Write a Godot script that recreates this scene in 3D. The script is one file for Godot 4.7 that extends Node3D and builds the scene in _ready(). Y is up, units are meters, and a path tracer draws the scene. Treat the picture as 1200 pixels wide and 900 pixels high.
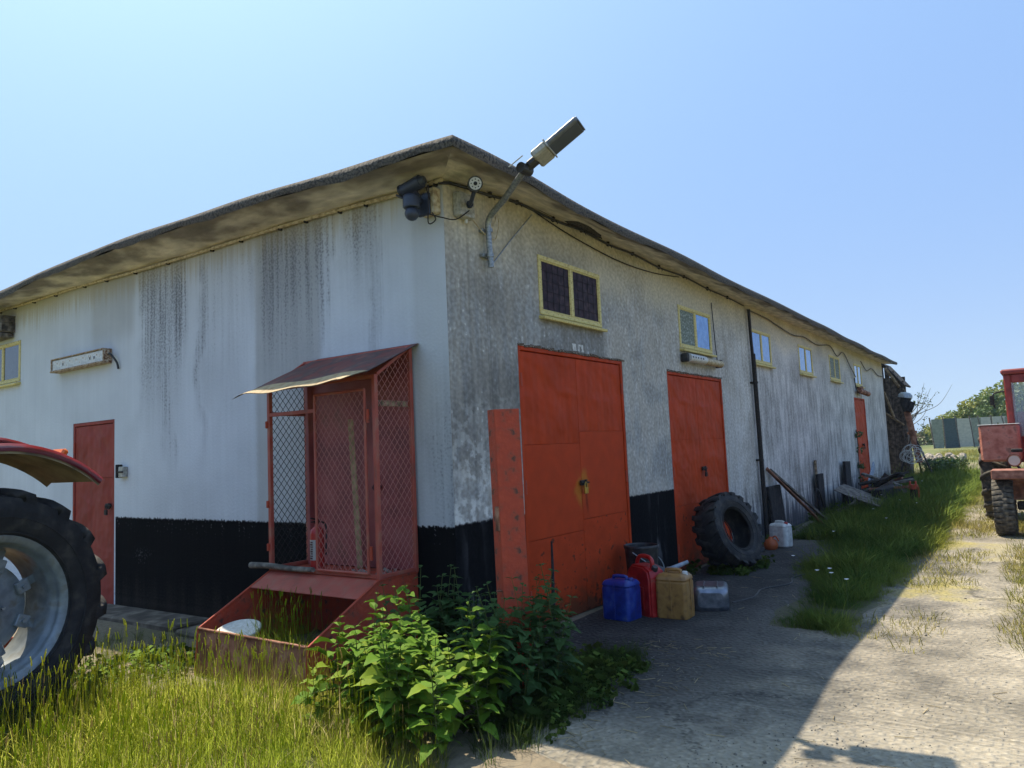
extends Node3D

# ---------------------------------------------------------------- helpers
var taken := {}
var M := {}
var rng := RandomNumberGenerator.new()

class MB:
	var v := PackedVector3Array()
	var n := PackedVector3Array()
	var uv := PackedVector2Array()
	var uv2 := PackedVector2Array()
	var col := PackedColorArray()
	var idx := PackedInt32Array()
	var t := Transform3D()
	var tint := Color(1, 1, 1)
	var use_col := false

	func at(b: Basis, o: Vector3) -> MB:
		t = Transform3D(b, o)
		return self

	func vert(p: Vector3, nn: Vector3, u: Vector2) -> int:
		v.append(t * p)
		n.append((t.basis * nn).normalized())
		uv.append(u)
		uv2.append(u)
		col.append(tint)
		return v.size() - 1

	func tri(a: Vector3, b: Vector3, c: Vector3) -> void:   # corners counterclockwise seen from outside
		var nn := (b - a).cross(c - a).normalized()
		var i := vert(a, nn, Vector2(a.x, a.y))
		vert(b, nn, Vector2(b.x, b.y))
		vert(c, nn, Vector2(c.x, c.y))
		idx.append_array([i, i + 2, i + 1])

	func quad(a: Vector3, b: Vector3, c: Vector3, d: Vector3) -> void:
		var nn := (c - a).cross(d - b).normalized()
		var w := (b - a).length()
		var h := (d - a).length()
		var i := vert(a, nn, Vector2(0, h))
		vert(b, nn, Vector2(w, h))
		vert(c, nn, Vector2(w, 0))
		vert(d, nn, Vector2(0, 0))
		idx.append_array([i, i + 2, i + 1, i, i + 3, i + 2])

	func box(c: Vector3, s: Vector3, bev := 0.004, b := Basis()) -> void:
		var h := s * 0.5
		bev = minf(bev, minf(h.x, minf(h.y, h.z)) * 0.6)
		var P := func(x: float, y: float, z: float) -> Vector3: return c + b * Vector3(x, y, z)
		var hx := h.x
		var hy := h.y
		var hz := h.z
		var ix := hx - bev
		var iy := hy - bev
		var iz := hz - bev
		quad(P.call(hx, -iy, iz), P.call(hx, -iy, -iz), P.call(hx, iy, -iz), P.call(hx, iy, iz))
		quad(P.call(-hx, -iy, -iz), P.call(-hx, -iy, iz), P.call(-hx, iy, iz), P.call(-hx, iy, -iz))
		quad(P.call(-ix, hy, iz), P.call(ix, hy, iz), P.call(ix, hy, -iz), P.call(-ix, hy, -iz))
		quad(P.call(-ix, -hy, -iz), P.call(ix, -hy, -iz), P.call(ix, -hy, iz), P.call(-ix, -hy, iz))
		quad(P.call(-ix, -iy, hz), P.call(ix, -iy, hz), P.call(ix, iy, hz), P.call(-ix, iy, hz))
		quad(P.call(ix, -iy, -hz), P.call(-ix, -iy, -hz), P.call(-ix, iy, -hz), P.call(ix, iy, -hz))
		if bev <= 0.0:
			return
		for sx in [-1.0, 1.0]:
			for sy in [-1.0, 1.0]:
				_q(P.call(sx * hx, sy * iy, -iz), P.call(sx * hx, sy * iy, iz), P.call(sx * ix, sy * hy, iz), P.call(sx * ix, sy * hy, -iz), b * Vector3(sx, sy, 0))
				_q(P.call(sx * hx, -iy, sy * iz), P.call(sx * hx, iy, sy * iz), P.call(sx * ix, iy, sy * hz), P.call(sx * ix, -iy, sy * hz), b * Vector3(sx, 0, sy))
				_q(P.call(-ix, sx * hy, sy * iz), P.call(ix, sx * hy, sy * iz), P.call(ix, sx * iy, sy * hz), P.call(-ix, sx * iy, sy * hz), b * Vector3(0, sx, sy))
				for sz in [-1.0, 1.0]:
					var a: Vector3 = P.call(sx * hx, sy * iy, sz * iz)
					var bb: Vector3 = P.call(sx * ix, sy * hy, sz * iz)
					var cc: Vector3 = P.call(sx * ix, sy * iy, sz * hz)
					if (bb - a).cross(cc - a).dot(b * Vector3(sx, sy, sz)) > 0:
						tri(a, bb, cc)
					else:
						tri(a, cc, bb)

	func _q(a: Vector3, b: Vector3, c: Vector3, d: Vector3, out: Vector3) -> void:
		if (c - a).cross(d - b).dot(out) >= 0:
			quad(a, b, c, d)
		else:
			quad(a, d, c, b)

	func grid(rows: Array, close := false, flip := false, us := 1.0, vs := 1.0) -> void:   # smooth sheet through rows of equal length
		var R := rows.size()
		var C: int = rows[0].size()
		var base := v.size()
		var acc := PackedVector3Array()
		acc.resize(R * C)
		var CC := C if close else C - 1
		for i in R - 1:
			for j in CC:
				var j2 := (j + 1) % C
				var a: Vector3 = rows[i][j]
				var b: Vector3 = rows[i][j2]
				var c: Vector3 = rows[i + 1][j2]
				var d: Vector3 = rows[i + 1][j]
				var nn := (c - a).cross(d - b)
				if nn.length_squared() < 1e-16:
					continue
				if flip:
					nn = -nn
				acc[i * C + j] += nn
				acc[i * C + j2] += nn
				acc[(i + 1) * C + j2] += nn
				acc[(i + 1) * C + j] += nn
				var p := base + i * C + j
				var q := base + i * C + j2
				var r := base + (i + 1) * C + j2
				var s := base + (i + 1) * C + j
				if flip:
					idx.append_array([p, q, r, p, r, s])
				else:
					idx.append_array([p, r, q, p, s, r])
		for i in R:
			for j in C:
				var nn := acc[i * C + j]
				vert(rows[i][j], nn if nn.length_squared() > 0 else Vector3.UP, Vector2(us * j / maxf(1, C - 1), vs * i / maxf(1, R - 1)))

	func cap(ring: Array, out: Vector3) -> void:
		var c := Vector3()
		for p in ring:
			c += p
		c /= ring.size()
		var base := vert(c, out, Vector2(0.5, 0.5))
		for p in ring:
			vert(p, out, Vector2(p.x, p.z))
		var k := ring.size()
		for j in k:
			var a: Vector3 = ring[j]
			var b: Vector3 = ring[(j + 1) % k]
			if (a - c).cross(b - c).dot(out) > 0:
				idx.append_array([base, base + 1 + (j + 1) % k, base + 1 + j])
			else:
				idx.append_array([base, base + 1 + j, base + 1 + (j + 1) % k])

	func tube(pts: Array, r0: float, sides := 8, r1 := -1.0, caps := true) -> void:
		if r1 < 0:
			r1 = r0
		var rows := []
		var side := Vector3()
		var k := pts.size()
		for i in k:
			var d: Vector3 = (pts[mini(i + 1, k - 1)] - pts[maxi(i - 1, 0)]).normalized()
			if i == 0:
				side = d.cross(Vector3.UP if absf(d.y) < 0.9 else Vector3.RIGHT).normalized()
			else:
				side = (side - d * side.dot(d)).normalized()
			var up := side.cross(d)
			var r := lerpf(r0, r1, float(i) / maxf(1, k - 1))
			var ring := []
			for j in sides:
				var an := TAU * (j + 0.5) / sides
				ring.append(pts[i] + (side * cos(an) + up * sin(an)) * r)
			rows.append(ring)
		grid(rows, true, false, TAU * r0, 1.0)
		if caps:
			cap(rows[0], (pts[0] - pts[1]).normalized())
			cap(rows[k - 1], (pts[k - 1] - pts[k - 2]).normalized())

	func lathe(prof: Array, sides := 24, close_caps := true) -> void:   # (radius, y) from bottom to top about y
		var rows := []
		for p in prof:
			var ring := []
			for j in sides:
				var an := TAU * j / sides
				ring.append(Vector3(p.x * cos(an), p.y, -p.x * sin(an)))
			rows.append(ring)
		grid(rows, true)
		if close_caps:
			if prof[0].x > 1e-5:
				cap(rows[0], Vector3.DOWN)
			if prof[-1].x > 1e-5:
				cap(rows[-1], Vector3.UP)

	func prism(poly: PackedVector2Array, z0: float, z1: float) -> void:   # outline in x,y (counterclockwise), from z0 to z1
		if Geometry2D.is_polygon_clockwise(poly):
			poly.reverse()
		var f := Geometry2D.triangulate_polygon(poly)
		for i in range(0, f.size(), 3):
			var a := poly[f[i]]
			var b := poly[f[i + 1]]
			var c := poly[f[i + 2]]
			if (b - a).cross(c - a) < 0:
				var s := b
				b = c
				c = s
			tri(Vector3(a.x, a.y, z1), Vector3(b.x, b.y, z1), Vector3(c.x, c.y, z1))
			tri(Vector3(a.x, a.y, z0), Vector3(c.x, c.y, z0), Vector3(b.x, b.y, z0))
		for i in poly.size():
			var a := poly[i]
			var b := poly[(i + 1) % poly.size()]
			quad(Vector3(a.x, a.y, z0), Vector3(b.x, b.y, z0), Vector3(b.x, b.y, z1), Vector3(a.x, a.y, z1))

	func mesh() -> ArrayMesh:
		var a := []
		a.resize(Mesh.ARRAY_MAX)
		a[Mesh.ARRAY_VERTEX] = v
		a[Mesh.ARRAY_NORMAL] = n
		a[Mesh.ARRAY_TEX_UV] = uv
		a[Mesh.ARRAY_TEX_UV2] = uv2
		if use_col:
			a[Mesh.ARRAY_COLOR] = col
		a[Mesh.ARRAY_INDEX] = idx
		var m := ArrayMesh.new()
		m.add_surface_from_arrays(Mesh.PRIMITIVE_TRIANGLES, a)
		return m

func rect_ring(hx: float, hz: float, r: float, y: float, ox := 0.0, oz := 0.0, per := 4) -> Array:
	var ring := []
	r = minf(r, minf(hx, hz) * 0.98)
	for k in 4:
		var cx: float = (hx - r) * [1, -1, -1, 1][k]
		var cz: float = (hz - r) * [-1, -1, 1, 1][k]
		for j in per + 1:
			var an := PI / 2 * (k + float(j) / per)
			ring.append(Vector3(ox + cx + r * cos(an), y, oz + cz - r * sin(an)))
	return ring

func numbered(called: String) -> String:
	taken[called] = taken.get(called, -1) + 1
	return called if taken[called] == 0 else "%s_%03d" % [called, taken[called]]

func tag(o: Node, label: String, category: String, group := "", kind := "") -> Node:
	if label:
		o.set_meta("label", label)
	if category:
		o.set_meta("category", category)
	if group:
		o.set_meta("group", group)
	if kind:
		o.set_meta("kind", kind)
	return o

func thing(called: String, label: String, category: String, pos := Vector3.ZERO, turn := 0.0, group := "") -> Node3D:
	var o := Node3D.new()
	o.name = numbered(called)
	add_child(o)
	o.position = pos
	o.rotation.y = turn
	tag(o, label, category, group)
	return o

func obj(called: String, m, material: Material, parent: Node = null) -> MeshInstance3D:
	var o := MeshInstance3D.new()
	o.mesh = m.mesh() if m is MB else m
	o.material_override = material
	o.cast_shadow = GeometryInstance3D.SHADOW_CASTING_SETTING_ON
	if parent == null:
		o.name = numbered(called)
		add_child(o)
	else:
		o.name = called
		var k := 0
		while parent.has_node(NodePath(o.name)):
			k += 1
			o.name = "%s_%03d" % [called, k]
		parent.add_child(o, true)
	return o

func dup(root: Node3D, tr: Transform3D, label := "", group := "") -> Node3D:
	var r: Node3D = root.duplicate()
	r.name = numbered(String(root.name).rstrip("0123456789").trim_suffix("_"))
	add_child(r)
	r.transform = tr
	if label:
		r.set_meta("label", label)
	if group:
		r.set_meta("group", group)
	return r

func many(called: String, m: Mesh, material: Material, trs: Array, cols: Array, parent: Node = null) -> MultiMeshInstance3D:
	var mm := MultiMesh.new()
	mm.transform_format = MultiMesh.TRANSFORM_3D
	mm.use_colors = true
	mm.mesh = m
	mm.instance_count = trs.size()
	for i in trs.size():
		mm.set_instance_transform(i, trs[i])
		mm.set_instance_color(i, cols[i])
	var o := MultiMeshInstance3D.new()
	o.multimesh = mm
	o.material_override = material
	o.name = numbered(called) if parent == null else called
	o.set_meta("kind", "stuff")
	(self if parent == null else parent).add_child(o, true)
	return o

# ---------------------------------------------------------------- textures and materials
func nz(sd: int, freq: float, w: int, h: int, typ := FastNoiseLite.TYPE_SIMPLEX_SMOOTH, oct := 4, seamless := false) -> PackedByteArray:
	var f := FastNoiseLite.new()
	f.seed = sd
	f.noise_type = typ
	f.frequency = freq
	f.fractal_octaves = oct
	f.fractal_type = FastNoiseLite.FRACTAL_FBM if oct > 1 else FastNoiseLite.FRACTAL_NONE
	var im := f.get_seamless_image(w, h) if seamless else f.get_image(w, h)
	return im.get_data()

func stretched(sd: int, freq: float, w: int, h: int, kx: int, ky: int, oct := 3) -> PackedByteArray:
	var f := FastNoiseLite.new()
	f.seed = sd
	f.noise_type = FastNoiseLite.TYPE_SIMPLEX_SMOOTH
	f.frequency = freq
	f.fractal_octaves = oct
	var im := f.get_image(w / kx, h / ky)
	im.resize(w, h, Image.INTERPOLATE_CUBIC)
	return im.get_data()

func ramp_tex(sd: int, freq: float, stops: Array, size := 256, typ := FastNoiseLite.TYPE_SIMPLEX_SMOOTH, oct := 5) -> ImageTexture:   # stops: [[at, sRGB colour], ...]
	var g := Gradient.new()
	g.offsets = PackedFloat32Array(stops.map(func(s): return s[0]))
	g.colors = PackedColorArray(stops.map(func(s): return s[1]))
	var lut := PackedByteArray()
	for i in 256:
		var c := g.sample(i / 255.0)
		lut.append_array([c.r8, c.g8, c.b8])
	var d := nz(sd, freq, size, size, typ, oct, true)
	var out := PackedByteArray()
	out.resize(size * size * 3)
	for i in size * size:
		var k := d[i] * 3
		out[i * 3] = lut[k]
		out[i * 3 + 1] = lut[k + 1]
		out[i * 3 + 2] = lut[k + 2]
	var im := Image.create_from_data(size, size, false, Image.FORMAT_RGB8, out)
	im.generate_mipmaps()
	return ImageTexture.create_from_image(im)

func bump_tex(sd: int, freq: float, strength: float, size := 256, oct := 5, typ := FastNoiseLite.TYPE_SIMPLEX_SMOOTH) -> ImageTexture:
	var im := Image.create_from_data(size, size, false, Image.FORMAT_L8, nz(sd, freq, size, size, typ, oct, true))
	im.convert(Image.FORMAT_RGBA8)
	im.bump_map_to_normal_map(strength)
	return ImageTexture.create_from_image(im)

func plain(lin: Color, rough := 0.7, metal := 0.0) -> StandardMaterial3D:
	var m := StandardMaterial3D.new()
	m.albedo_color = lin.linear_to_srgb()
	m.roughness = rough
	m.metallic = metal
	return m

func mottled(tex: Texture2D, scale: float, rough := 0.8, metal := 0.0, bump: Texture2D = null, bs := 1.0, world := false) -> StandardMaterial3D:
	var m := StandardMaterial3D.new()
	m.albedo_texture = tex
	m.roughness = rough
	m.metallic = metal
	m.uv1_triplanar = true
	m.uv1_world_triplanar = world
	m.uv1_scale = Vector3.ONE * scale
	if bump:
		m.normal_enabled = true
		m.normal_texture = bump
		m.normal_scale = bs
	return m

func S(r: int, g: int, b: int) -> Color:
	return Color8(r, g, b)

func leafy(backlit: float, rough := 0.55) -> StandardMaterial3D:
	var m := StandardMaterial3D.new()
	m.albedo_color = Color(1, 1, 1)
	m.vertex_color_use_as_albedo = true
	m.roughness = rough
	m.backlight_enabled = true
	m.backlight = Color(backlit, backlit, backlit)
	m.cull_mode = BaseMaterial3D.CULL_DISABLED
	return m

func sm(a: float, b: float, x: float) -> float:
	return smoothstep(a, b, x)

func gy(x: float, z: float) -> float:   # height of the ground
	var y := 0.2 * sm(5.0, 19.0, x) + 0.28 * sm(19.0, 50.0, x)
	y -= 0.13 * sm(-1.3, -2.2, x) * sm(0.5, -1.5, z)
	y += 1.6 * sm(62.0, 85.0, x) * sm(-1.0, 8.0, z) + 3.0 * sm(70.0, 160.0, x) * sm(0.0, 60.0, z)
	var d := sqrt(x * x + z * z)
	y -= 9.0 * sm(66.0, 260.0, d) * sm(10.0, -2.0, z - 0.02 * x)
	y += sm(450.0, 1300.0, d) * (10.0 + 7.0 * sin(x * 0.0021 + 1.0) + 5.0 * sin(z * 0.0052 + x * 0.0007))
	return y

const SUN := Vector3(0.147, 1.0, -0.54)   # towards the sun

func _ready() -> void:
	rng.seed = 11
	# camera
	var cam := Camera3D.new()
	cam.name = "camera"
	cam.fov = 54.35
	cam.near = 0.05
	cam.far = 6000.0
	cam.position = Vector3(-4.372, 1.55, 3.677)
	var fw := Vector3(0.81291612, 0.08956888, -0.57545182)
	var up := Vector3(-0.04774725, 0.99502617, 0.08742499)
	cam.basis = Basis(fw.cross(up), up, -fw).orthonormalized()
	add_child(cam)
	# sky, air, exposure
	var we := WorldEnvironment.new()
	we.name = "sky"
	var env := Environment.new()
	env.background_mode = Environment.BG_SKY
	env.sky = Sky.new()
	env.sky.sky_material = sky_material()
	env.background_energy_multiplier = 1.0
	env.tonemap_mode = Environment.TONE_MAPPER_LINEAR
	env.tonemap_exposure = 1.55
	env.fog_enabled = true
	env.fog_density = 0.0005
	env.fog_light_color = Color(0.78, 0.87, 0.98)
	env.sdfgi_enabled = true
	env.ssao_enabled = true
	env.ssil_enabled = true
	we.environment = env
	add_child(we)
	# sun
	var sun := DirectionalLight3D.new()
	sun.name = "sun"
	sun.light_energy = 1.6
	sun.light_angular_distance = 0.5
	sun.light_color = Color(1.0, 0.95, 0.86)
	sun.shadow_enabled = true
	add_child(sun)
	sun.look_at_from_position(SUN * 50.0, Vector3.ZERO, Vector3.RIGHT)
	materials()
	ground()
	building()
	far_shed()
	trees_and_fence()
	wall_fittings()
	cage_and_bin()
	yard_things()
	far_wall_things()
	left_tractor()
	right_tractor()
	greenery()

func sky_material() -> PanoramaSkyMaterial:
	var w := 512
	var h := 256
	var im := Image.create(w, h, false, Image.FORMAT_RGBF)
	var s := SUN.normalized()
	for j in h:
		var th := PI * (j + 0.5) / h
		var y := cos(th)
		for i in w:
			var ph := TAU * (i + 0.5) / w
			var d := Vector3(sin(th) * sin(ph), y, -sin(th) * cos(ph))
			var el := rad_to_deg(asin(clampf(y, -1, 1)))
			var ang := rad_to_deg(acos(clampf(d.dot(s), -1, 1)))
			var hz := exp(-maxf(el, 0.0) / 8.0)
			var dk := 1.0 - 0.22 * maxf(y, 0.0)
			var g := 1.15 * exp(-ang / 21.0)
			im.set_pixel(i, j, Color(0.178 * dk + 0.24 * hz + 0.90 * g, 0.315 * dk + 0.21 * hz + 1.17 * g, 0.63 * dk - 0.01 * hz + 0.97 * g))
	var m := PanoramaSkyMaterial.new()
	m.panorama = ImageTexture.create_from_image(im)
	return m

func materials() -> void:
	var grain := ramp_tex(5, 0.03, [[0.0, S(214, 214, 214)], [0.45, S(246, 246, 246)], [0.7, S(255, 255, 255)]], 256, FastNoiseLite.TYPE_SIMPLEX_SMOOTH, 6)
	M.grain = grain
	M.grit = ramp_tex(6, 0.13, [[0.0, S(172, 170, 166)], [0.3, S(218, 217, 215)], [0.5, S(240, 239, 237)], [0.72, S(255, 255, 255)]], 512, FastNoiseLite.TYPE_SIMPLEX_SMOOTH, 5)
	M.rough_bump = bump_tex(7, 0.04, 4.0, 256, 6)
	M.fine_bump = bump_tex(8, 0.09, 2.0, 256, 4)
	M.dark = plain(Color(0.012, 0.012, 0.013), 0.8)
	M.black_plastic = mottled(ramp_tex(21, 0.02, [[0.3, S(30, 31, 34)], [0.6, S(44, 45, 48)], [0.8, S(66, 64, 60)]]), 2.0, 0.45)
	M.black_metal = mottled(ramp_tex(22, 0.03, [[0.3, S(22, 20, 20)], [0.65, S(40, 34, 31)], [0.9, S(78, 54, 40)]]), 3.0, 0.65, 0.2, M.rough_bump, 0.4)
	M.rubber = mottled(ramp_tex(23, 0.015, [[0.25, S(26, 26, 28)], [0.55, S(40, 39, 39)], [0.85, S(68, 63, 58)]]), 1.6, 0.75, 0.0, M.rough_bump, 0.5)
	M.rubber_worn = mottled(ramp_tex(24, 0.02, [[0.2, S(52, 50, 47)], [0.55, S(82, 78, 71)], [0.85, S(120, 112, 98)]]), 2.2, 0.9, 0.0, M.rough_bump, 0.6)
	M.galv = mottled(ramp_tex(25, 0.03, [[0.2, S(118, 124, 128)], [0.6, S(160, 165, 168)], [0.9, S(190, 192, 190)]]), 4.0, 0.45, 0.6)
	M.white_metal = mottled(ramp_tex(26, 0.02, [[0.2, S(190, 190, 186)], [0.7, S(220, 220, 216)], [0.93, S(150, 120, 90)]]), 3.0, 0.5)
	M.red_paint = mottled(ramp_tex(27, 0.012, [[0.0, S(124, 72, 58)], [0.35, S(166, 76, 60)], [0.6, S(172, 82, 66)], [0.85, S(164, 98, 80)]]), 1.2, 0.55, 0.0, M.fine_bump, 0.25)
	M.red_sheet = mottled(ramp_tex(28, 0.008, [[0.1, S(126, 62, 60)], [0.5, S(150, 74, 72)], [0.8, S(160, 88, 84)], [1.0, S(136, 84, 74)]]), 0.9, 0.5, 0.0, M.fine_bump, 0.2)
	M.red_rust = mottled(ramp_tex(29, 0.014, [[0.1, S(184, 74, 44)], [0.5, S(174, 66, 40)], [0.74, S(166, 72, 48)], [0.86, S(130, 66, 48)], [0.95, S(84, 54, 44)]]), 2.6, 0.7, 0.0, M.rough_bump, 0.5)
	M.rust = mottled(ramp_tex(30, 0.012, [[0.1, S(92, 56, 40)], [0.4, S(128, 82, 60)], [0.6, S(158, 108, 84)], [0.8, S(176, 130, 106)], [1.0, S(120, 70, 48)]]), 1.5, 0.85, 0.0, M.rough_bump, 0.6)
	M.wood = mottled(ramp_tex(31, 0.02, [[0.2, S(96, 78, 58)], [0.5, S(142, 120, 92)], [0.8, S(170, 148, 116)]]), 2.0, 0.85, 0.0, M.rough_bump, 0.5)
	M.grey_wood = mottled(ramp_tex(32, 0.02, [[0.15, S(58, 54, 50)], [0.5, S(100, 94, 86)], [0.85, S(142, 134, 122)]]), 1.6, 0.9, 0.0, M.rough_bump, 0.8)
	M.dark_wood = mottled(ramp_tex(33, 0.02, [[0.2, S(24, 22, 24)], [0.6, S(42, 38, 38)], [0.9, S(70, 60, 54)]]), 1.6, 0.9, 0.0, M.rough_bump, 0.8)
	M.yellow = mottled(ramp_tex(34, 0.03, [[0.1, S(164, 138, 84)], [0.35, S(212, 194, 120)], [0.65, S(222, 206, 134)], [0.9, S(184, 156, 96)]]), 2.6, 0.55, 0.0, M.fine_bump, 0.3)
	M.cream = mottled(ramp_tex(35, 0.03, [[0.2, S(150, 128, 96)], [0.6, S(200, 184, 150)], [0.9, S(214, 202, 176)]]), 2.0, 0.7)
	M.grey_box = mottled(ramp_tex(36, 0.03, [[0.2, S(140, 138, 128)], [0.6, S(176, 172, 160)], [0.9, S(190, 188, 178)]]), 3.0, 0.5)
	M.concrete = mottled(ramp_tex(37, 0.03, [[0.1, S(96, 88, 78)], [0.5, S(148, 138, 124)], [0.9, S(180, 170, 154)]], 256, FastNoiseLite.TYPE_SIMPLEX_SMOOTH, 6), 1.5, 0.95, 0.0, M.rough_bump, 0.35)
	M.mesh_red = plain(Color(0.46, 0.17, 0.14), 0.6)
	M.mortar = mottled(ramp_tex(43, 0.06, [[0.2, S(50, 40, 34)], [0.55, S(96, 78, 64)], [0.8, S(190, 180, 164)]]), 4.0, 0.95)
	M.camera_blue = plain(Color(0.035, 0.045, 0.075), 0.4)
	M.glass_dark = plain(Color(0.02, 0.022, 0.026), 0.06)
	M.glass_dark.metallic_specular = 0.8
	var dust_sky_tint := mottled(ramp_tex(38, 0.02, [[0.2, S(96, 126, 164)], [0.6, S(110, 142, 180)], [0.9, S(126, 150, 178)]]), 1.5, 0.12, 0.65)  # blue of the reflected sky is put into the pane colour
	dust_sky_tint.metallic = 0.85
	dust_sky_tint.roughness = 0.1
	M.glass_sky = dust_sky_tint
	M.glass_maroon = mottled(ramp_tex(39, 0.02, [[0.2, S(36, 22, 28)], [0.6, S(56, 38, 44)], [0.9, S(78, 58, 60)]]), 2.0, 0.45)
	M.glass_maroon.metallic_specular = 0.25
	M.curtain = mottled(ramp_tex(40, 0.03, [[0.2, S(96, 106, 96)], [0.6, S(140, 148, 138)], [0.9, S(190, 200, 196)]]), 3.0, 0.9)
	var pane := StandardMaterial3D.new()
	pane.transparency = BaseMaterial3D.TRANSPARENCY_ALPHA
	pane.albedo_color = Color(0.75, 0.85, 0.92, 0.12)
	pane.roughness = 0.03
	M.pane = pane

func ground() -> void:
	# one sheet to the horizon, finest round the corner of the building
	var N := 230
	var k := 8.2
	var xs := PackedFloat32Array()
	var lut := sinh(k)
	for i in 2 * N + 1:
		xs.append(3200.0 * sinh(k * (i - N) / float(N)) / lut)
	var fn := FastNoiseLite.new()
	fn.seed = 3
	fn.frequency = 0.35
	fn.fractal_octaves = 4
	var ff := FastNoiseLite.new()
	ff.seed = 4
	ff.frequency = 0.006
	ff.fractal_octaves = 2
	ff.noise_type = FastNoiseLite.TYPE_CELLULAR
	ff.cellular_return_type = FastNoiseLite.RETURN_CELL_VALUE
	var b := MB.new()
	b.use_col = true
	var W := 2 * N + 1
	var cx := 1.0
	var cz := 1.0
	for j in W:
		for i in W:
			var x := cx + xs[i]
			var z := cz + xs[j]
			var a := fn.get_noise_2d(x, z)
			var far := sm(55.0, 80.0, x) + sm(120.0, 200.0, absf(z))
			var grit := 0.02 * a * (1.0 - clampf(far, 0, 1))
			b.v.append(Vector3(x, gy(x, z) + grit, z))
			var dirt := Color(0.17, 0.135, 0.085).lerp(Color(0.25, 0.205, 0.14), 0.5 + 0.9 * a)
			var turf := Color(0.085, 0.11, 0.028).lerp(Color(0.19, 0.19, 0.055), 0.5 + 0.9 * a)
			var c := turf
			# bare soil near the corner, trodden earth by the tractor, the far track
			var bare := sm(-2.2, -1.0, x) * sm(1.9, 0.4, z) * sm(9.0, 6.0, x)
			bare = maxf(bare, sm(0.9, 0.2, absf(x + 1.2)) * sm(0.8, 0.2, absf(z + 2.6)))
			bare = maxf(bare, sm(-1.5, -0.6, x) * sm(1.0, 1.8, z) * sm(3.6, 2.8, z + 0.6 * a) * 0.9)
			bare = maxf(bare, sm(20.0, 24.0, x) * sm(32.0, 28.0, x) * sm(-1.0, 0.5, z) * 0.8)
			bare = maxf(bare, sm(-1.9, -1.3, x) * sm(0.8, 1.2, z) * sm(4.0, 2.5, x) * 1.4)
			c = c.lerp(dirt, clampf(bare + 0.5 * a, 0, 1))
			c = c.lerp(Color(0.055, 0.06, 0.028), 0.85 * sm(1.6, 2.2, x) * sm(22.0, 20.0, x) * sm(2.5, 2.2, z) * sm(-0.2, 0.2, z))
			if far > 0.0:
				var f := ff.get_noise_2d(x * 0.6 + 0.3 * z, z * 1.5)
				var field := Color(0.10, 0.15, 0.045).lerp(Color(0.22, 0.19, 0.09), clampf(0.5 + 0.8 * f, 0, 1))
				if f > 0.45:
					field = Color(0.05, 0.085, 0.03)
				c = c.lerp(field, clampf(far, 0, 1))
			b.col.append(c)
			b.uv.append(Vector2(x, z))
	b.uv2 = b.uv
	b.n.resize(b.v.size())
	for j in W:
		for i in W:
			var p := j * W + i
			var l := b.v[p - 1 if i > 0 else p]
			var r := b.v[p + 1 if i < W - 1 else p]
			var d := b.v[p - W if j > 0 else p]
			var u := b.v[p + W if j < W - 1 else p]
			b.n[p] = (u - d).cross(r - l).normalized()
			if i < W - 1 and j < W - 1:
				b.idx.append_array([p, p + 1, p + W + 1, p, p + W + 1, p + W])
	var gm := mottled(M.grain, 1.7, 0.95, 0.0, M.rough_bump, 0.8, true)
	gm.vertex_color_use_as_albedo = true
	tag(obj("ground", b, gm), "grassy earth ground sloping gently up past the building to far fields", "", "", "structure")
	# worn concrete and gravel of the yard, its edge sinking into the earth
	var en := FastNoiseLite.new()
	en.seed = 9
	en.frequency = 0.55
	en.fractal_octaves = 4
	var y := MB.new()
	var nx := 330
	var nzz := 84
	for j in nzz + 1:
		for i in nx + 1:
			var s := i / float(nx)
			var x := -2.2 + 26.4 * (0.45 * s + 0.55 * s * s)
			var z := -0.4 + 6.6 * j / float(nzz)
			var e := en.get_noise_2d(x, z)
			var e2 := en.get_noise_2d(x * 0.4 + 50, z)
			var m := 1.0
			m = minf(m, (x + 0.98 + 0.25 * e2) * 2.0)               # near end
			m = minf(m, (z - 0.06 + 0.1 * e) * 6.0)                         # against the wall
			var right := 3.35 + 0.25 * sm(8, 3, x) + 2.4 * sm(2.4, 0.2, x)
			m = minf(m, (right - z + 0.5 * e2 + 0.3 * e) * 2.0)
			# the grass strip takes the middle of it away
			if x > 1.6:
				var near := 1.55 - 0.16 * (x - 1.9) if x < 7.5 else 0.2
				var inside := minf(minf((x - 2.0) * 1.4, z - near), 2.42 + 0.12 * sm(3, 8, x) - z) + 0.25 * e + 0.15 * e2
				m = minf(m, -(inside - 0.22) * 3.0)
			m = minf(m, (21.5 - x) * 0.5)
			var lift := 0.014 * sm(-0.15, 0.5, m) - 0.035 * sm(0.15, -0.7, m)
			y.v.append(Vector3(x, gy(x, z) + lift + 0.006 * e + 0.006, z))
			y.uv.append(Vector2((x + 2.2) / 26.4, (z + 0.4) / 6.6))
			y.uv2.append(Vector2(x, z) * 1.3)
	var YW := nx + 1
	y.n.resize(y.v.size())
	for j in nzz + 1:
		for i in YW:
			var p := j * YW + i
			var l := y.v[p - 1 if i > 0 else p]
			var r := y.v[p + 1 if i < nx else p]
			var d := y.v[p - YW if j > 0 else p]
			var u := y.v[p + YW if j < nzz else p]
			y.n[p] = (u - d).cross(r - l).normalized()
			if i < nx and j < nzz:
				y.idx.append_array([p, p + 1, p + YW + 1, p, p + YW + 1, p + YW])
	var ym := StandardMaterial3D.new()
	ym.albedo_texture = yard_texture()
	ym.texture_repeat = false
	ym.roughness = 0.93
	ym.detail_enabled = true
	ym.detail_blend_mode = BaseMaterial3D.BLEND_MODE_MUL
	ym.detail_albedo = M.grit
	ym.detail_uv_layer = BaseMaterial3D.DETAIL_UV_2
	ym.normal_enabled = true
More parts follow.
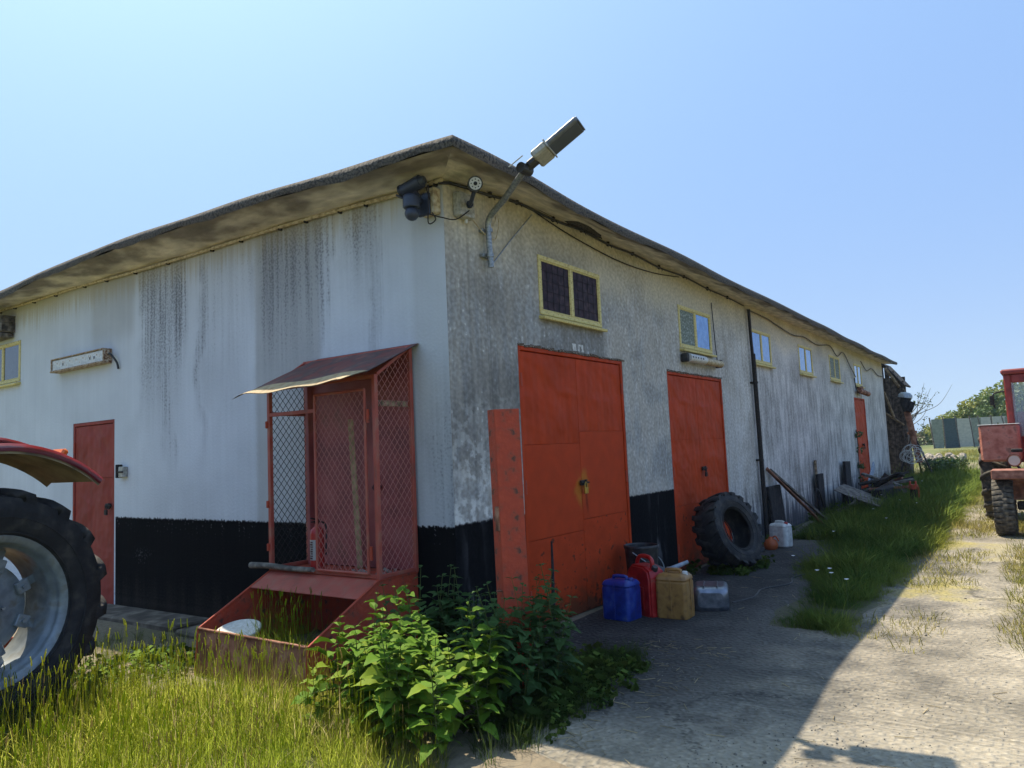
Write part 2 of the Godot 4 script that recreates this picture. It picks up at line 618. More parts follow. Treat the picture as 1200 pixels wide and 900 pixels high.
	ym.normal_texture = yard_normal
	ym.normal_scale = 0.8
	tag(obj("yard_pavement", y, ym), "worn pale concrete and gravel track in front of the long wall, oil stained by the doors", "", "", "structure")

var yard_normal: ImageTexture

func yard_texture() -> ImageTexture:
	var W := 2048
	var H := 512
	var a := nz(41, 0.006, W, H, FastNoiseLite.TYPE_SIMPLEX_SMOOTH, 5)
	var g := nz(42, 0.32, W, H, FastNoiseLite.TYPE_SIMPLEX_SMOOTH, 3)
	var c := nz(43, 0.02, W, H, FastNoiseLite.TYPE_SIMPLEX_SMOOTH, 4)
	var peb := nz(44, 0.2, W, H, FastNoiseLite.TYPE_CELLULAR, 1)
	var cn := FastNoiseLite.new()
	cn.seed = 45
	cn.noise_type = FastNoiseLite.TYPE_CELLULAR
	cn.cellular_return_type = FastNoiseLite.RETURN_DISTANCE2_SUB
	cn.frequency = 0.0085
	cn.fractal_octaves = 1
	cn.domain_warp_enabled = true
	cn.domain_warp_amplitude = 40.0
	cn.domain_warp_frequency = 0.02
	var cr := cn.get_image(W, H).get_data()
	var out := PackedByteArray()
	out.resize(W * H * 3)
	for j in H:
		var z := -0.4 + 6.6 * (j + 0.5) / H
		for i in W:
			var x := -2.2 + 26.4 * (i + 0.5) / W
			var p := j * W + i
			var A := a[p] / 255.0
			var G := g[p] / 255.0
			var C := c[p] / 255.0
			var k := 0.80 + 0.24 * G + 0.34 * (C - 0.5) + 0.3 * (A - 0.5)
			if peb[p] < 46:
				k += 0.12
			var r := 156.0 * k
			var gg := 147.0 * k
			var b := 130.0 * k
			# shade of the building painted in: darker towards the wall, noisy edge
			var wall_shade := smoothstep(3.1, 1.3, z + 1.6 * (C - 0.5)) * smoothstep(-0.9, 0.0, x + 0.8 * (A - 0.5)) * smoothstep(9.0, 6.0, x)
			r *= 1.0 - 0.34 * wall_shade
			gg *= 1.0 - 0.32 * wall_shade
			b *= 1.0 - 0.28 * wall_shade
			if cr[p] < 4 and x < 6.5:
				var ck := 0.68 if A > 0.45 else 0.9
				r *= ck
				gg *= ck
				b *= ck
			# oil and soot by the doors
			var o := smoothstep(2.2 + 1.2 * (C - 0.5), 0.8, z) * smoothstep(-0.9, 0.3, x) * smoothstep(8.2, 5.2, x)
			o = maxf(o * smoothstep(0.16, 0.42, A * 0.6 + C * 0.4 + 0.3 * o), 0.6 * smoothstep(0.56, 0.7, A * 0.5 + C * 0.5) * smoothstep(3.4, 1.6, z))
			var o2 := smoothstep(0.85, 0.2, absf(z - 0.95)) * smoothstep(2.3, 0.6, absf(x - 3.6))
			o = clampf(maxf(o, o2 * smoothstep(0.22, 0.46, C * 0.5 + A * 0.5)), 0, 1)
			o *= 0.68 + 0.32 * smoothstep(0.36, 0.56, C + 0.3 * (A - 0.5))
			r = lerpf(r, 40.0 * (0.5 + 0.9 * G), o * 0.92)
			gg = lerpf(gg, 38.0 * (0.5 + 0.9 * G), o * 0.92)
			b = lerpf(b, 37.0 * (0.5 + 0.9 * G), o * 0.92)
			# patches of thin dry grass
			var t := smoothstep(0.52, 0.7, A * 0.6 + C * 0.4) * smoothstep(2.2, 2.5, z) * smoothstep(3.4, 2.6, z) * smoothstep(1.5, 4.0, x)
			t = maxf(t, smoothstep(0.45, 0.65, C) * smoothstep(3.1, 3.6, z) * smoothstep(2.0, 3.5, x))
			r = lerpf(r, 150.0 * k, t * 0.7)
			gg = lerpf(gg, 138.0 * k, t * 0.7)
			b = lerpf(b, 72.0 * k, t * 0.7)
			p *= 3
			out[p] = int(clampf(r, 0, 255))
			out[p + 1] = int(clampf(gg, 0, 255))
			out[p + 2] = int(clampf(b, 0, 255))
	var nim := Image.create_from_data(W, H, false, Image.FORMAT_L8, g)
	nim.convert(Image.FORMAT_RGBA8)
	nim.bump_map_to_normal_map(3.0)
	yard_normal = ImageTexture.create_from_image(nim)
	return ImageTexture.create_from_image(Image.create_from_data(W, H, false, Image.FORMAT_RGB8, out))

# ---------------------------------------------------------------- the building
const LONG := 19.15
const DEEP := 10.2
var T_LEFT := Transform3D(Basis(Vector3(0, 0, 1), Vector3(0, 1, 0), Vector3(-1, 0, 0)), Vector3.ZERO)   # x along the wall (= world z), z outwards (= world -x)

func roof_top(x: float, z: float) -> float:
	var y := 3.77 - 0.03 * sm(-0.4, 2.0, x) - 0.04 * sm(2.0, 7.0, x) - 0.1 * sm(7.0, 19.0, x)
	var s := clampf(-(z - 0.5) / 5.5, 0.0, 1.9)
	y += 0.18 * sin(minf(s, 1.0) * PI * 0.5) - 0.16 * maxf(s - 1.0, 0.0)
	return y + 0.008 * sin(x * 1.9) + 0.006 * sin(z * 3.1 + 1.0)

func roof_low(x: float, z: float) -> float:
	return roof_top(x, z) - 0.105

func eave_z(x: float) -> float:
	return 0.47 - 0.08 * sm(-0.3, 1.5, x) - 0.04 * sm(1.5, 19.0, x) + 0.006 * sin(x * 2.3)

func junction(x: float) -> float:   # where the long wall meets the soffit
	return 3.70 + 0.075 * sm(0.0, 0.9, x) - 0.035 * sm(1.5, 4.0, x) - 0.06 * sm(4.0, 7.5, x) - 0.08 * sm(7.5, 19.0, x)

func junction_left(z: float) -> float:   # where the end wall meets it
	return 3.70 + 0.055 * sm(0.0, -3.0, z) + 0.05 * sm(-3.0, -5.5, z) + 0.04 * sm(-5.5, -7.5, z)

func wall_sheet(b: MB, tr: Transform3D, a0: float, a1: float, top: Callable, holes: Array, u0: float, ul: float) -> void:
	# a wall in its own axes with openings; each hole is Rect2(x, y, w, h)
	var xs := [a0, a1]
	var ys := [-0.35, 3.45]
	for h in holes:
		xs.append_array([h.position.x, h.end.x])
		ys.append_array([h.position.y, h.end.y])
	var q := a0
	while q < a1:
		xs.append(q)
		q += 0.8
	xs.sort()
	ys.sort()
	b.t = tr
	var put := func(x0: float, y0: float, x1: float, y1: float, y2: float) -> void:
		if x1 - x0 < 1e-4 or maxf(y1, y2) - y0 < 1e-4:
			return
		var i := b.v.size()
		for c in [[x0, y0], [x1, y0], [x1, y2], [x0, y1]]:
			b.vert(Vector3(c[0], c[1], 0), Vector3(0, 0, 1), Vector2((c[0] - u0) / ul, 1.0 - c[1] / 4.0))
			b.uv2[b.uv2.size() - 1] = Vector2(c[0], c[1]) * 1.5
		b.idx.append_array([i, i + 2, i + 1, i, i + 3, i + 2])
	for i in xs.size() - 1:
		if xs[i + 1] - xs[i] < 1e-4:
			continue
		var mx: float = (xs[i] + xs[i + 1]) / 2
		for j in ys.size() - 1:
			var my: float = (ys[j] + ys[j + 1]) / 2
			if holes.any(func(h): return h.has_point(Vector2(mx, my))):
				continue
			put.call(xs[i], ys[j], xs[i + 1], ys[j + 1], ys[j + 1])
		put.call(xs[i], 3.45, xs[i + 1], top.call(xs[i]), top.call(xs[i + 1]))
	for h in holes:   # reveals
		var x0: float = h.position.x
		var x1: float = h.end.x
		var y0: float = h.position.y
		var y1: float = h.end.y
		for e in [[Vector2(x0, y0), Vector2(x0, y1)], [Vector2(x1, y1), Vector2(x1, y0)], [Vector2(x0, y1), Vector2(x1, y1)], [Vector2(x1, y0), Vector2(x0, y0)]]:
			var i := b.v.size()
			var p: Vector2 = e[0]
			var r: Vector2 = e[1]
			var nn := Vector3(r.y - p.y, p.x - r.x, 0).normalized()
			for c in [Vector3(p.x, p.y, 0), Vector3(r.x, r.y, 0), Vector3(r.x, r.y, -0.2), Vector3(p.x, p.y, -0.2)]:
				b.vert(c, nn, Vector2((c.x - u0) / ul, 1.0 - c.y / 4.0))
			b.idx.append_array([i, i + 2, i + 1, i, i + 3, i + 2])

func wall_material(tex: ImageTexture, nrm: ImageTexture) -> StandardMaterial3D:
	var m := StandardMaterial3D.new()
	m.albedo_texture = tex
	m.texture_repeat = false
	m.roughness = 0.9
	m.metallic_specular = 0.15
	m.normal_enabled = true
	m.normal_texture = nrm
	m.normal_scale = 0.4
	m.detail_enabled = true
	m.detail_blend_mode = BaseMaterial3D.BLEND_MODE_MUL
	m.detail_albedo = M.grain
	m.detail_uv_layer = BaseMaterial3D.DETAIL_UV_2
	return m

func normal_from(h: PackedByteArray, W: int, H: int, k: float) -> ImageTexture:
	var im := Image.create_from_data(W, H, false, Image.FORMAT_L8, h)
	im.convert(Image.FORMAT_RGBA8)
	im.bump_map_to_normal_map(k)
	return ImageTexture.create_from_image(im)

func long_wall_material() -> StandardMaterial3D:
	var W := 2048
	var H := 512
	var blot := nz(51, 0.009, W, H, FastNoiseLite.TYPE_SIMPLEX_SMOOTH, 5)
	var st := stretched(52, 0.06, W, H, 1, 8, 4)
	var st2 := stretched(53, 0.2, W, H, 1, 6, 3)
	var sp := nz(54, 0.16, W, H, FastNoiseLite.TYPE_SIMPLEX_SMOOTH, 3)
	var cn := FastNoiseLite.new()
	cn.seed = 55
	cn.noise_type = FastNoiseLite.TYPE_CELLULAR
	cn.cellular_return_type = FastNoiseLite.RETURN_DISTANCE2_SUB
	cn.frequency = 0.045
	cn.domain_warp_enabled = true
	cn.domain_warp_amplitude = 14.0
	cn.domain_warp_frequency = 0.04
	var cr := cn.get_image(128, H).get_data()
	var out := PackedByteArray()
	out.resize(W * H * 3)
	var hgt := PackedByteArray()
	hgt.resize(W * H)
	for j in H:
		var y := 4.0 * (1.0 - (j + 0.5) / H)
		for i in W:
			var x := LONG * (i + 0.5) / W
			var p := j * W + i
			var B := blot[p] / 255.0
			var T := st[p] / 255.0
			var U := st2[p] / 255.0
			var P := sp[p] / 255.0
			# how much white paint is left: little by the corner, nearly all beyond the downpipe
			var keep := 0.40 + 0.14 * smoothstep(3.2, 6.5, x) + 0.22 * smoothstep(7.1, 7.5, x)
			keep -= 0.30 * smoothstep(0.9, 0.2, y) * smoothstep(7.0, 9.0, x)
			keep += 0.20 * smoothstep(3.05, 3.5, y)
			# rain streaks below the windows
			var v := 0.55 * T + 0.35 * U + 0.40 * (B - 0.5) + 0.34 * (P - 0.5)
			var w := smoothstep(0.94 - keep - 0.27, 0.94 - keep + 0.27, v)
			var k := 0.86 + 0.20 * B + 0.2 * (P - 0.5)
			if x > 7.2:
				var sk := smoothstep(0.62, 0.36, T * 0.6 + U * 0.4 + 0.12 * (B - 0.5)) * smoothstep(3.3, 2.4, y)
				k *= 1.0 - 0.13 * sk
				w = maxf(w, 0.55)
			var r := lerpf(200.0, 222.0, w) * k
			var g := lerpf(193.0, 219.0, w) * k
			var b := lerpf(181.0, 212.0, w) * k
			# grime: below the windows, over the doors and in broad patches; pale scratches and flecks
			var gr := 0.30 * smoothstep(0.40, 0.85, B + 0.2 * (T - 0.5)) * smoothstep(7.2, 5.0, x)
			gr = maxf(gr, 0.34 * smoothstep(0.75, 0.55, absf(x - 1.9)) * smoothstep(2.35, 2.5, y) * smoothstep(2.95, 2.7, y))
			gr = maxf(gr, 0.30 * smoothstep(1.0, 0.5, absf(x - 0.55)) * smoothstep(1.0, 1.6, y) * smoothstep(3.3, 2.7, y) * (0.4 + T))
			gr = maxf(gr, 0.30 * smoothstep(0.8, 0.5, absf(x - 1.9)) * smoothstep(3.3, 3.4, y) * smoothstep(3.65, 3.45, y) * (0.3 + 1.2 * U))
			gr *= 0.8
			r *= 1.0 - gr
			g *= 1.0 - gr * 0.97
			b *= 1.0 - gr * 0.92
			var fk := smoothstep(0.79, 0.83, U * 0.62 + P * 0.42 + 0.1 * (B - 0.5)) * smoothstep(7.0, 5.5, x) * 0.8
			if absf(x - 1.97) < 0.12 and absf(y - 2.535) < 0.035 and U > 0.42:
				fk = 0.9
			r = lerpf(r, 232.0, fk)
			g = lerpf(g, 230.0, fk)
			b = lerpf(b, 224.0, fk)
			# cream lime wash under the eave
			var cre := smoothstep(3.0, 3.45, y + 0.25 * (B - 0.5)) * 0.75
			r = lerpf(r, 220.0 * k, cre)
			g = lerpf(g, 206.0 * k, cre)
			b = lerpf(b, 176.0 * k, cre)
			# fine pale cracks near the corner
			if i < 128:
				var c := smoothstep(92, 50, cr[j * 128 + i]) * smoothstep(1.05, 0.7, x) * smoothstep(2.3, 1.4, y + 0.8 * B) 
				r = lerpf(r, 232.0, c)
				g = lerpf(g, 230.0, c)
				b = lerpf(b, 222.0, c)
				P = maxf(0.0, P - 0.4 * c)
			# black tar band between the corner and the second door
			if x < 4.12:
				var edge := 1.015 + 0.02 * (U - 0.5) + 0.012 * (P - 0.5)
				var tar := smoothstep(edge + 0.008, edge - 0.008, y)
				if tar > 0.0:
					var fade := smoothstep(0.55, 0.75, T + 0.25 * (B - 0.5)) * smoothstep(0.1, 0.35, y) * (smoothstep(0.28, 0.05, absf(x - 3.55)) + smoothstep(0.2, 0.0, absf(x - 0.22)))
					r = lerpf(r, 21.0 + 60.0 * fade + 9.0 * P, tar)
					g = lerpf(g, 21.0 + 60.0 * fade + 9.0 * P, tar)
					b = lerpf(b, 23.0 + 60.0 * fade + 9.0 * P, tar)
			else:
				# splashed dirt at the foot
				var f := smoothstep(0.75, 0.1, y + 0.9 * (T - 0.5)) * 0.8
				r = lerpf(r, 74.0, f)
				g = lerpf(g, 76.0, f)
				b = lerpf(b, 84.0, f)
			hgt[p] = int(clampf(110.0 + 70.0 * (P - 0.5) + 70.0 * (1.0 - w) * (U - 0.3) + 26.0 * w, 0, 255))
			p *= 3
			out[p] = int(clampf(r, 0, 255))
			out[p + 1] = int(clampf(g, 0, 255))
			out[p + 2] = int(clampf(b, 0, 255))
	return wall_material(ImageTexture.create_from_image(Image.create_from_data(W, H, false, Image.FORMAT_RGB8, out)), normal_from(hgt, W, H, 5.0))

func left_wall_material() -> StandardMaterial3D:
	var W := 1280
	var H := 512
	var blot := nz(61, 0.008, W, H, FastNoiseLite.TYPE_SIMPLEX_SMOOTH, 5)
	var st := stretched(62, 0.05, W, H, 1, 64, 4)
	var st2 := stretched(63, 0.14, W, H, 1, 32, 3)
	var sp := nz(64, 0.26, W, H, FastNoiseLite.TYPE_SIMPLEX_SMOOTH, 4)
	var out := PackedByteArray()
	out.resize(W * H * 3)
	var hgt := PackedByteArray()
	hgt.resize(W * H)
	for j in H:
		var y := 4.0 * (1.0 - (j + 0.5) / H)
		for i in W:
			var z := DEEP * (1.0 - (i + 0.5) / W)   # metres from the corner
			var p := j * W + i
			var B := blot[p] / 255.0
			var T := st[p] / 255.0
			var U := st2[p] / 255.0
			var P := sp[p] / 255.0
			var k := 0.95 + 0.07 * (B - 0.5) + 0.05 * (T - 0.5)
			var r := 236.0 * k
			var g := 240.0 * k
			var b := 245.0 * k
			# washed-out beige column, with hard left and right edges
			var beige := smoothstep(2.44, 2.36, z + 0.05 * (P - 0.5)) * smoothstep(1.42, 1.52, z) * 0.42
			beige = maxf(beige, 0.35 * smoothstep(5.7, 5.5, z) * smoothstep(4.55, 4.7, z) * smoothstep(2.9, 3.2, y))
			beige = maxf(beige, 0.2 * smoothstep(0.42, 0.3, z))
			r = lerpf(r, 176.0 * k, beige)
			g = lerpf(g, 172.0 * k, beige)
			b = lerpf(b, 164.0 * k, beige)
			var z0 := z
			z = z + 0.30 * (B - 0.5) + 0.10 * (st2[(j / 24 * 24) * W + (i * 3) % W] / 255.0 - 0.5) + 0.06 * sin(y * 2.3)
			# running dirt: (centre, half width, strength, how far down)
			var dirt := 0.0
			dirt = maxf(dirt, 1.00 * smoothstep(0.66, 0.3, absf(z - 4.08)) * smoothstep(0.6 + 1.2 * U, 3.3, y))
			dirt = maxf(dirt, 0.75 * smoothstep(0.22, 0.02, absf(z - 3.86)) * smoothstep(0.9, 2.2, y))
			dirt = maxf(dirt, 0.70 * smoothstep(0.16, 0.02, absf(z - 3.28)) * smoothstep(0.9, 2.6, y))
			dirt = maxf(dirt, 0.55 * smoothstep(0.30, 0.05, absf(z - 2.62)) * smoothstep(2.0, 3.6, y))
			dirt = maxf(dirt, 0.85 * smoothstep(0.62, 0.4, absf(z - 1.9)) * smoothstep(1.2, 3.7, y))
			dirt = maxf(dirt, 0.80 * smoothstep(0.55, 0.1, absf(z - 0.95)) * smoothstep(2.3, 3.75, y))
			dirt = maxf(dirt, 0.45 * smoothstep(3.6, 3.1, z) * smoothstep(2.3, 2.7, z) * smoothstep(0.9, 3.0, y))
			dirt = maxf(dirt, 0.30 * smoothstep(2.0, 0.9, y) * smoothstep(5.0, 4.0, z))
			dirt = maxf(dirt, 0.55 * smoothstep(0.14, 0.02, absf(z - 0.72)) * smoothstep(1.2, 3.0, y))
			dirt = maxf(dirt, 0.60 * smoothstep(0.40, 0.02, z) * smoothstep(2.9, 1.6, y))
			dirt = maxf(dirt, 0.18)
			z = z0
			var s := pow(dirt, 1.3) * (0.22 + 0.78 * smoothstep(0.28, 0.78, 0.45 * T + 0.3 * U + 0.25 * P)) * 0.95
			var fl := smoothstep(1.0 - 0.5 * dirt, 1.06 - 0.5 * dirt, P * 0.75 + 0.35 * U) * smoothstep(0.3, 0.6, dirt)
			s = clampf(s * 0.66 + fl * 0.22 * (0.4 + U), 0, 1)
			r = lerpf(r, 108.0, s)
			g = lerpf(g, 108.0, s)
			b = lerpf(b, 112.0, s)
			# yellowish bloom just under the eave
			var e := smoothstep(3.45, 3.75, y + 0.3 * (U - 0.5)) * 0.45
			r = lerpf(r, 186.0, e)
			g = lerpf(g, 170.0, e)
			b = lerpf(b, 140.0, e)
			# black tar band up to the door
			if z < 5.02:
				var edge := 1.0 + 0.018 * (U - 0.5) + 0.03 * (P - 0.5)
				var tar := smoothstep(edge + 0.006, edge - 0.006, y)
				if tar > 0.0:
					var mud := smoothstep(0.42, 0.0, y + 0.3 * (P - 0.5) + 0.3 * (T - 0.5)) * 0.5 + 0.10 * U
					var chip := smoothstep(0.80, 0.86, P * 0.7 + U * 0.4) * smoothstep(0.75, 0.98, y) + 0.6 * smoothstep(0.72, 0.8, B * 0.5 + P * 0.5) * smoothstep(0.18, 0.05, absf(y - 0.55))
					r = lerpf(r, lerpf(17.0 + 7.0 * P + 110.0 * chip, 74.0, mud), tar)
					g = lerpf(g, lerpf(17.0 + 7.0 * P + 110.0 * chip, 66.0, mud), tar)
					b = lerpf(b, lerpf(19.0 + 7.0 * P + 110.0 * chip, 58.0, mud), tar)
			hgt[p] = int(clampf(150.0 - 60.0 * s + 46.0 * (P - 0.5) + 8.0 * (U - 0.5), 0, 255))
			p *= 3
			out[p] = int(clampf(r, 0, 255))
			out[p + 1] = int(clampf(g, 0, 255))
			out[p + 2] = int(clampf(b, 0, 255))
	return wall_material(ImageTexture.create_from_image(Image.create_from_data(W, H, false, Image.FORMAT_RGB8, out)), normal_from(hgt, W, H, 4.0))

func soffit_material() -> StandardMaterial3D:   # u along the eave, v from the wall outwards
	var W := 2048
	var H := 128
	var a := nz(71, 0.03, W, H, FastNoiseLite.TYPE_SIMPLEX_SMOOTH, 5)
	var b := nz(72, 0.012, W, H, FastNoiseLite.TYPE_SIMPLEX_SMOOTH, 4)
	var out := PackedByteArray()
	out.resize(W * H * 3)
	for j in H:
		var v := (j + 0.5) / H
		for i in W:
			var p := j * W + i
			var A := a[p] / 255.0
			var B := b[p] / 255.0
			var d := clampf(smoothstep(0.5, 1.02, v + 0.7 * (B - 0.5) + 0.3 * (A - 0.5)), 0, 1)
			var k := 0.84 + 0.3 * A
			p *= 3
			out[p] = int(clampf(lerpf(220.0, 126.0, d) * k, 0, 255))
			out[p + 1] = int(clampf(lerpf(209.0, 117.0, d) * k, 0, 255))
			out[p + 2] = int(clampf(lerpf(191.0, 107.0, d) * k, 0, 255))
	var m := StandardMaterial3D.new()
	m.albedo_texture = ImageTexture.create_from_image(Image.create_from_data(W, H, false, Image.FORMAT_RGB8, out))
	m.roughness = 0.95
	m.normal_enabled = true
	m.normal_texture = normal_from(a, W, H, 3.0)
	return m

func door_texture(red: Color, sd: int) -> StandardMaterial3D:
	var a := nz(sd, 0.008, 256, 256, FastNoiseLite.TYPE_SIMPLEX_SMOOTH, 5, true)
	var c := nz(sd + 50, 0.05, 256, 256, FastNoiseLite.TYPE_SIMPLEX_SMOOTH, 4, true)
	var out := PackedByteArray()
	out.resize(256 * 256 * 3)
	for j in 256:
		for i in 256:
			var p := j * 256 + i
			var k := 0.91 + 0.14 * a[p] / 255.0 + 0.10 * (c[100 * 256 + i] / 255.0 - 0.5) + 0.05 * (c[p] / 255.0 - 0.5)
			var fade := smoothstep(0.55, 0.9, a[(p + 9000) % 65536] / 255.0) * 0.04
			out[p * 3] = int(clampf(lerpf(red.r8, 190.0, fade) * k, 0, 255))
			out[p * 3 + 1] = int(clampf(lerpf(red.g8, 120.0, fade) * k, 0, 255))
			out[p * 3 + 2] = int(clampf(lerpf(red.b8, 90.0, fade) * k, 0, 255))
	var m := mottled(ImageTexture.create_from_image(Image.create_from_data(256, 256, false, Image.FORMAT_RGB8, out)), 0.7, 0.55, 0.0, bump_tex(sd + 7, 0.012, 10.0, 256, 3), 0.5)
	m.metallic_specular = 0.2
	return m

func dirty_sheet(w: float, h: float, sd: int) -> StandardMaterial3D:   # lower door sheet: splashed earth and rust along the bottom edge
	var a := nz(sd, 0.03, 128, 128, FastNoiseLite.TYPE_SIMPLEX_SMOOTH, 4)
	var c := nz(sd + 1, 0.09, 128, 128, FastNoiseLite.TYPE_SIMPLEX_SMOOTH, 3)
	var out := PackedByteArray()
	out.resize(128 * 128 * 3)
	for j in 128:
		for i in 128:
			var A := a[j * 128 + i] / 255.0
			var C := c[j * 128 + i] / 255.0
			var up := (1.0 - j / 128.0) * h
			var mud := smoothstep(0.30, 0.0, up + 0.35 * (A - 0.5)) * 0.75
			var rust := smoothstep(0.66, 0.8, C * 0.6 + A * 0.4 + 1.6 * maxf(0.0, 0.14 - up)) * 0.8
			var f := 0.92 + 0.14 * A
			var r := lerpf(lerpf(184.0 * f, 100.0, mud), 78.0, rust)
			var g := lerpf(lerpf(67.0 * f, 64.0, mud), 46.0, rust)
			var b := lerpf(lerpf(33.0 * f, 46.0, mud), 34.0, rust)
			var p := (j * 128 + i) * 3
			out[p] = int(r)
			out[p + 1] = int(g)
			out[p + 2] = int(b)
	var m := StandardMaterial3D.new()
	m.albedo_texture = ImageTexture.create_from_image(Image.create_from_data(128, 128, false, Image.FORMAT_RGB8, out))
	m.uv1_scale = Vector3(1.0 / w, 1.0 / h, 1.0)
	m.roughness = 0.7
	m.metallic_specular = 0.2
	return m

func stained_sheet(w: float, h: float, cu: float, cv: float) -> StandardMaterial3D:   # a door sheet with ochre primer rubbed bare round the lock
	var a := nz(78, 0.03, 128, 128, FastNoiseLite.TYPE_SIMPLEX_SMOOTH, 4)
	var out := PackedByteArray()
	out.resize(128 * 128 * 3)
	for j in 128:
		for i in 128:
			var A := a[j * 128 + i] / 255.0
			var du := (i / 128.0 - cu) * w
			var dv := (j / 128.0 - cv) * h
			var d := sqrt(du * du * 1.6 + dv * dv * 0.8)
			var k := smoothstep(0.17, 0.05, d + 0.12 * (A - 0.5)) * 0.85
			var drip := smoothstep(0.03, 0.01, absf(du - 0.03 - 0.1 * maxf(dv, 0.0))) * smoothstep(0.02, 0.1, dv) * smoothstep(0.34, 0.2, dv) * 0.6
			var r := lerpf(lerpf(184.0, 194.0, k), 112.0, drip)
			var g := lerpf(lerpf(67.0, 120.0, k), 40.0, drip)
			var b := lerpf(lerpf(33.0, 44.0, k), 22.0, drip)
			var f := 0.94 + 0.1 * A
			var p := (j * 128 + i) * 3
			out[p] = int(r * f)
			out[p + 1] = int(g * f)
			out[p + 2] = int(b * f)
	var m := StandardMaterial3D.new()
	m.albedo_texture = ImageTexture.create_from_image(Image.create_from_data(128, 128, false, Image.FORMAT_RGB8, out))
	m.uv1_scale = Vector3(1.0 / w, 1.0 / h, 1.0)
	m.roughness = 0.55
	m.metallic_specular = 0.2
	return m

func window(bld: Node3D, tr: Transform3D, x0: float, x1: float, y0: float, y1: float, panes: Array, bars := 0) -> void:
	var f := MB.new()
	f.t = tr
	var w := 0.042
	var mid := (x0 + x1) / 2
	var zc := -0.023
	var dz := 0.07
	f.box(Vector3(mid, y1 - w / 2, zc), Vector3(x1 - x0, w, dz), 0.005)
	f.box(Vector3(mid, y0 + w / 2, zc), Vector3(x1 - x0, w, dz), 0.005)
	for x in [x0 + w / 2, x1 - w / 2]:
		f.box(Vector3(x, (y0 + y1) / 2, zc), Vector3(w, y1 - y0 - 2 * w, dz - 0.002), 0.005)
	f.box(Vector3(mid, (y0 + y1) / 2, zc), Vector3(w * 1.1, y1 - y0 - 2 * w, dz - 0.004), 0.005)
	var fr := obj("window", f, M.yellow, bld)
	var s := MB.new()
	s.t = tr
	s.box(Vector3(mid, y0 - 0.028, 0.012), Vector3(x1 - x0 + 0.03, 0.03, 0.11), 0.006, Basis(Vector3.RIGHT, 0.2))
	obj("sill", s, M.yellow, fr)
	for k in 2:
		var a := x0 + w + 0.004 if k == 0 else mid + w * 0.55 + 0.004
		var b := mid - w * 0.55 - 0.004 if k == 0 else x1 - w - 0.004
		var sash := MB.new()
		sash.t = tr
		var sw := 0.012
		for y in [y0 + w + sw / 2, y1 - w - sw / 2]:
			sash.box(Vector3((a + b) / 2, y, -0.004), Vector3(b - a, sw, 0.02), 0.003)
		for x in [a + sw / 2, b - sw / 2]:
			sash.box(Vector3(x, (y0 + y1) / 2, -0.004), Vector3(sw, y1 - y0 - 2 * w - 2 * sw, 0.02), 0.003)
		obj("sash", sash, M.yellow, fr)
		var pn := MB.new()
		pn.t = tr
		pn.box(Vector3((a + b) / 2, (y0 + y1) / 2, -0.005), Vector3(b - a - 0.01, y1 - y0 - 2 * w - 0.01, 0.006), 0.0)
		obj("pane", pn, M[panes[k]], fr)
		if bars:
			var br := MB.new()
			br.t = tr
			for i in range(1, 5):
				var x := lerpf(a, b, i / 5.0)
				br.tube([Vector3(x, y0 + w, 0.002), Vector3(x, y1 - w, 0.002)], 0.0017, 5)
			for i in range(1, 5):
				var y := lerpf(y0 + w, y1 - w, i / 5.0)
				br.tube([Vector3(a, y, 0.007), Vector3(b, y, 0.004)], 0.0017, 5)
			obj("bar_grille", br, M.black_metal, fr)

func steel_door(bld: Node3D, tr: Transform3D, x0: float, x1: float, y0: float, y1: float, leaves: Array, m: Material, special := {}) -> MeshInstance3D:
	# leaves: [[x from, x to, [heights of the seams]], ...]
	var f := MB.new()
	f.t = tr
	f.box(Vector3(x0 + 0.02, (y0 + y1) / 2, -0.05), Vector3(0.04, y1 - y0, 0.1), 0.006)
	f.box(Vector3(x1 - 0.02, (y0 + y1) / 2, -0.05), Vector3(0.04, y1 - y0, 0.1), 0.006)
	f.box(Vector3((x0 + x1) / 2, y1 - 0.02, -0.05), Vector3(x1 - x0 - 0.08, 0.04, 0.1), 0.006)
	f.box(Vector3((x0 + x1) / 2, (y0 + y1) / 2, -0.09), Vector3(x1 - x0 - 0.08, y1 - y0 - 0.05, 0.02), 0.0)
	var d := obj("door", f, m, bld)
	var n := 0
	for l in leaves:
		var ys: Array = [y0 + 0.015] + l[2] + [y1 - 0.045]
		for i in ys.size() - 1:
			var s := MB.new()
			s.t = tr
			n += 1
			var z := -0.03 + 0.001 * ((n * 7) % 3)
			s.box(Vector3((l[0] + l[1]) / 2, (ys[i] + ys[i + 1]) / 2, z), Vector3(l[1] - l[0] - 0.0025, ys[i + 1] - ys[i] - 0.0025, 0.03), 0.002)
			obj("steel_sheet", s, special.get(n, m), d)
		for y in [y0 + 0.3, (y0 + y1) / 2, y1 - 0.3]:
			var h := MB.new()
			h.t = tr
			var hx: float = l[0] - 0.012 if l == leaves[0] else l[1] + 0.012
			h.tube([Vector3(hx, y - 0.06, -0.004), Vector3(hx, y + 0.06, -0.004)], 0.014, 8)
			obj("hinge", h, M.red_rust, d)
	return d

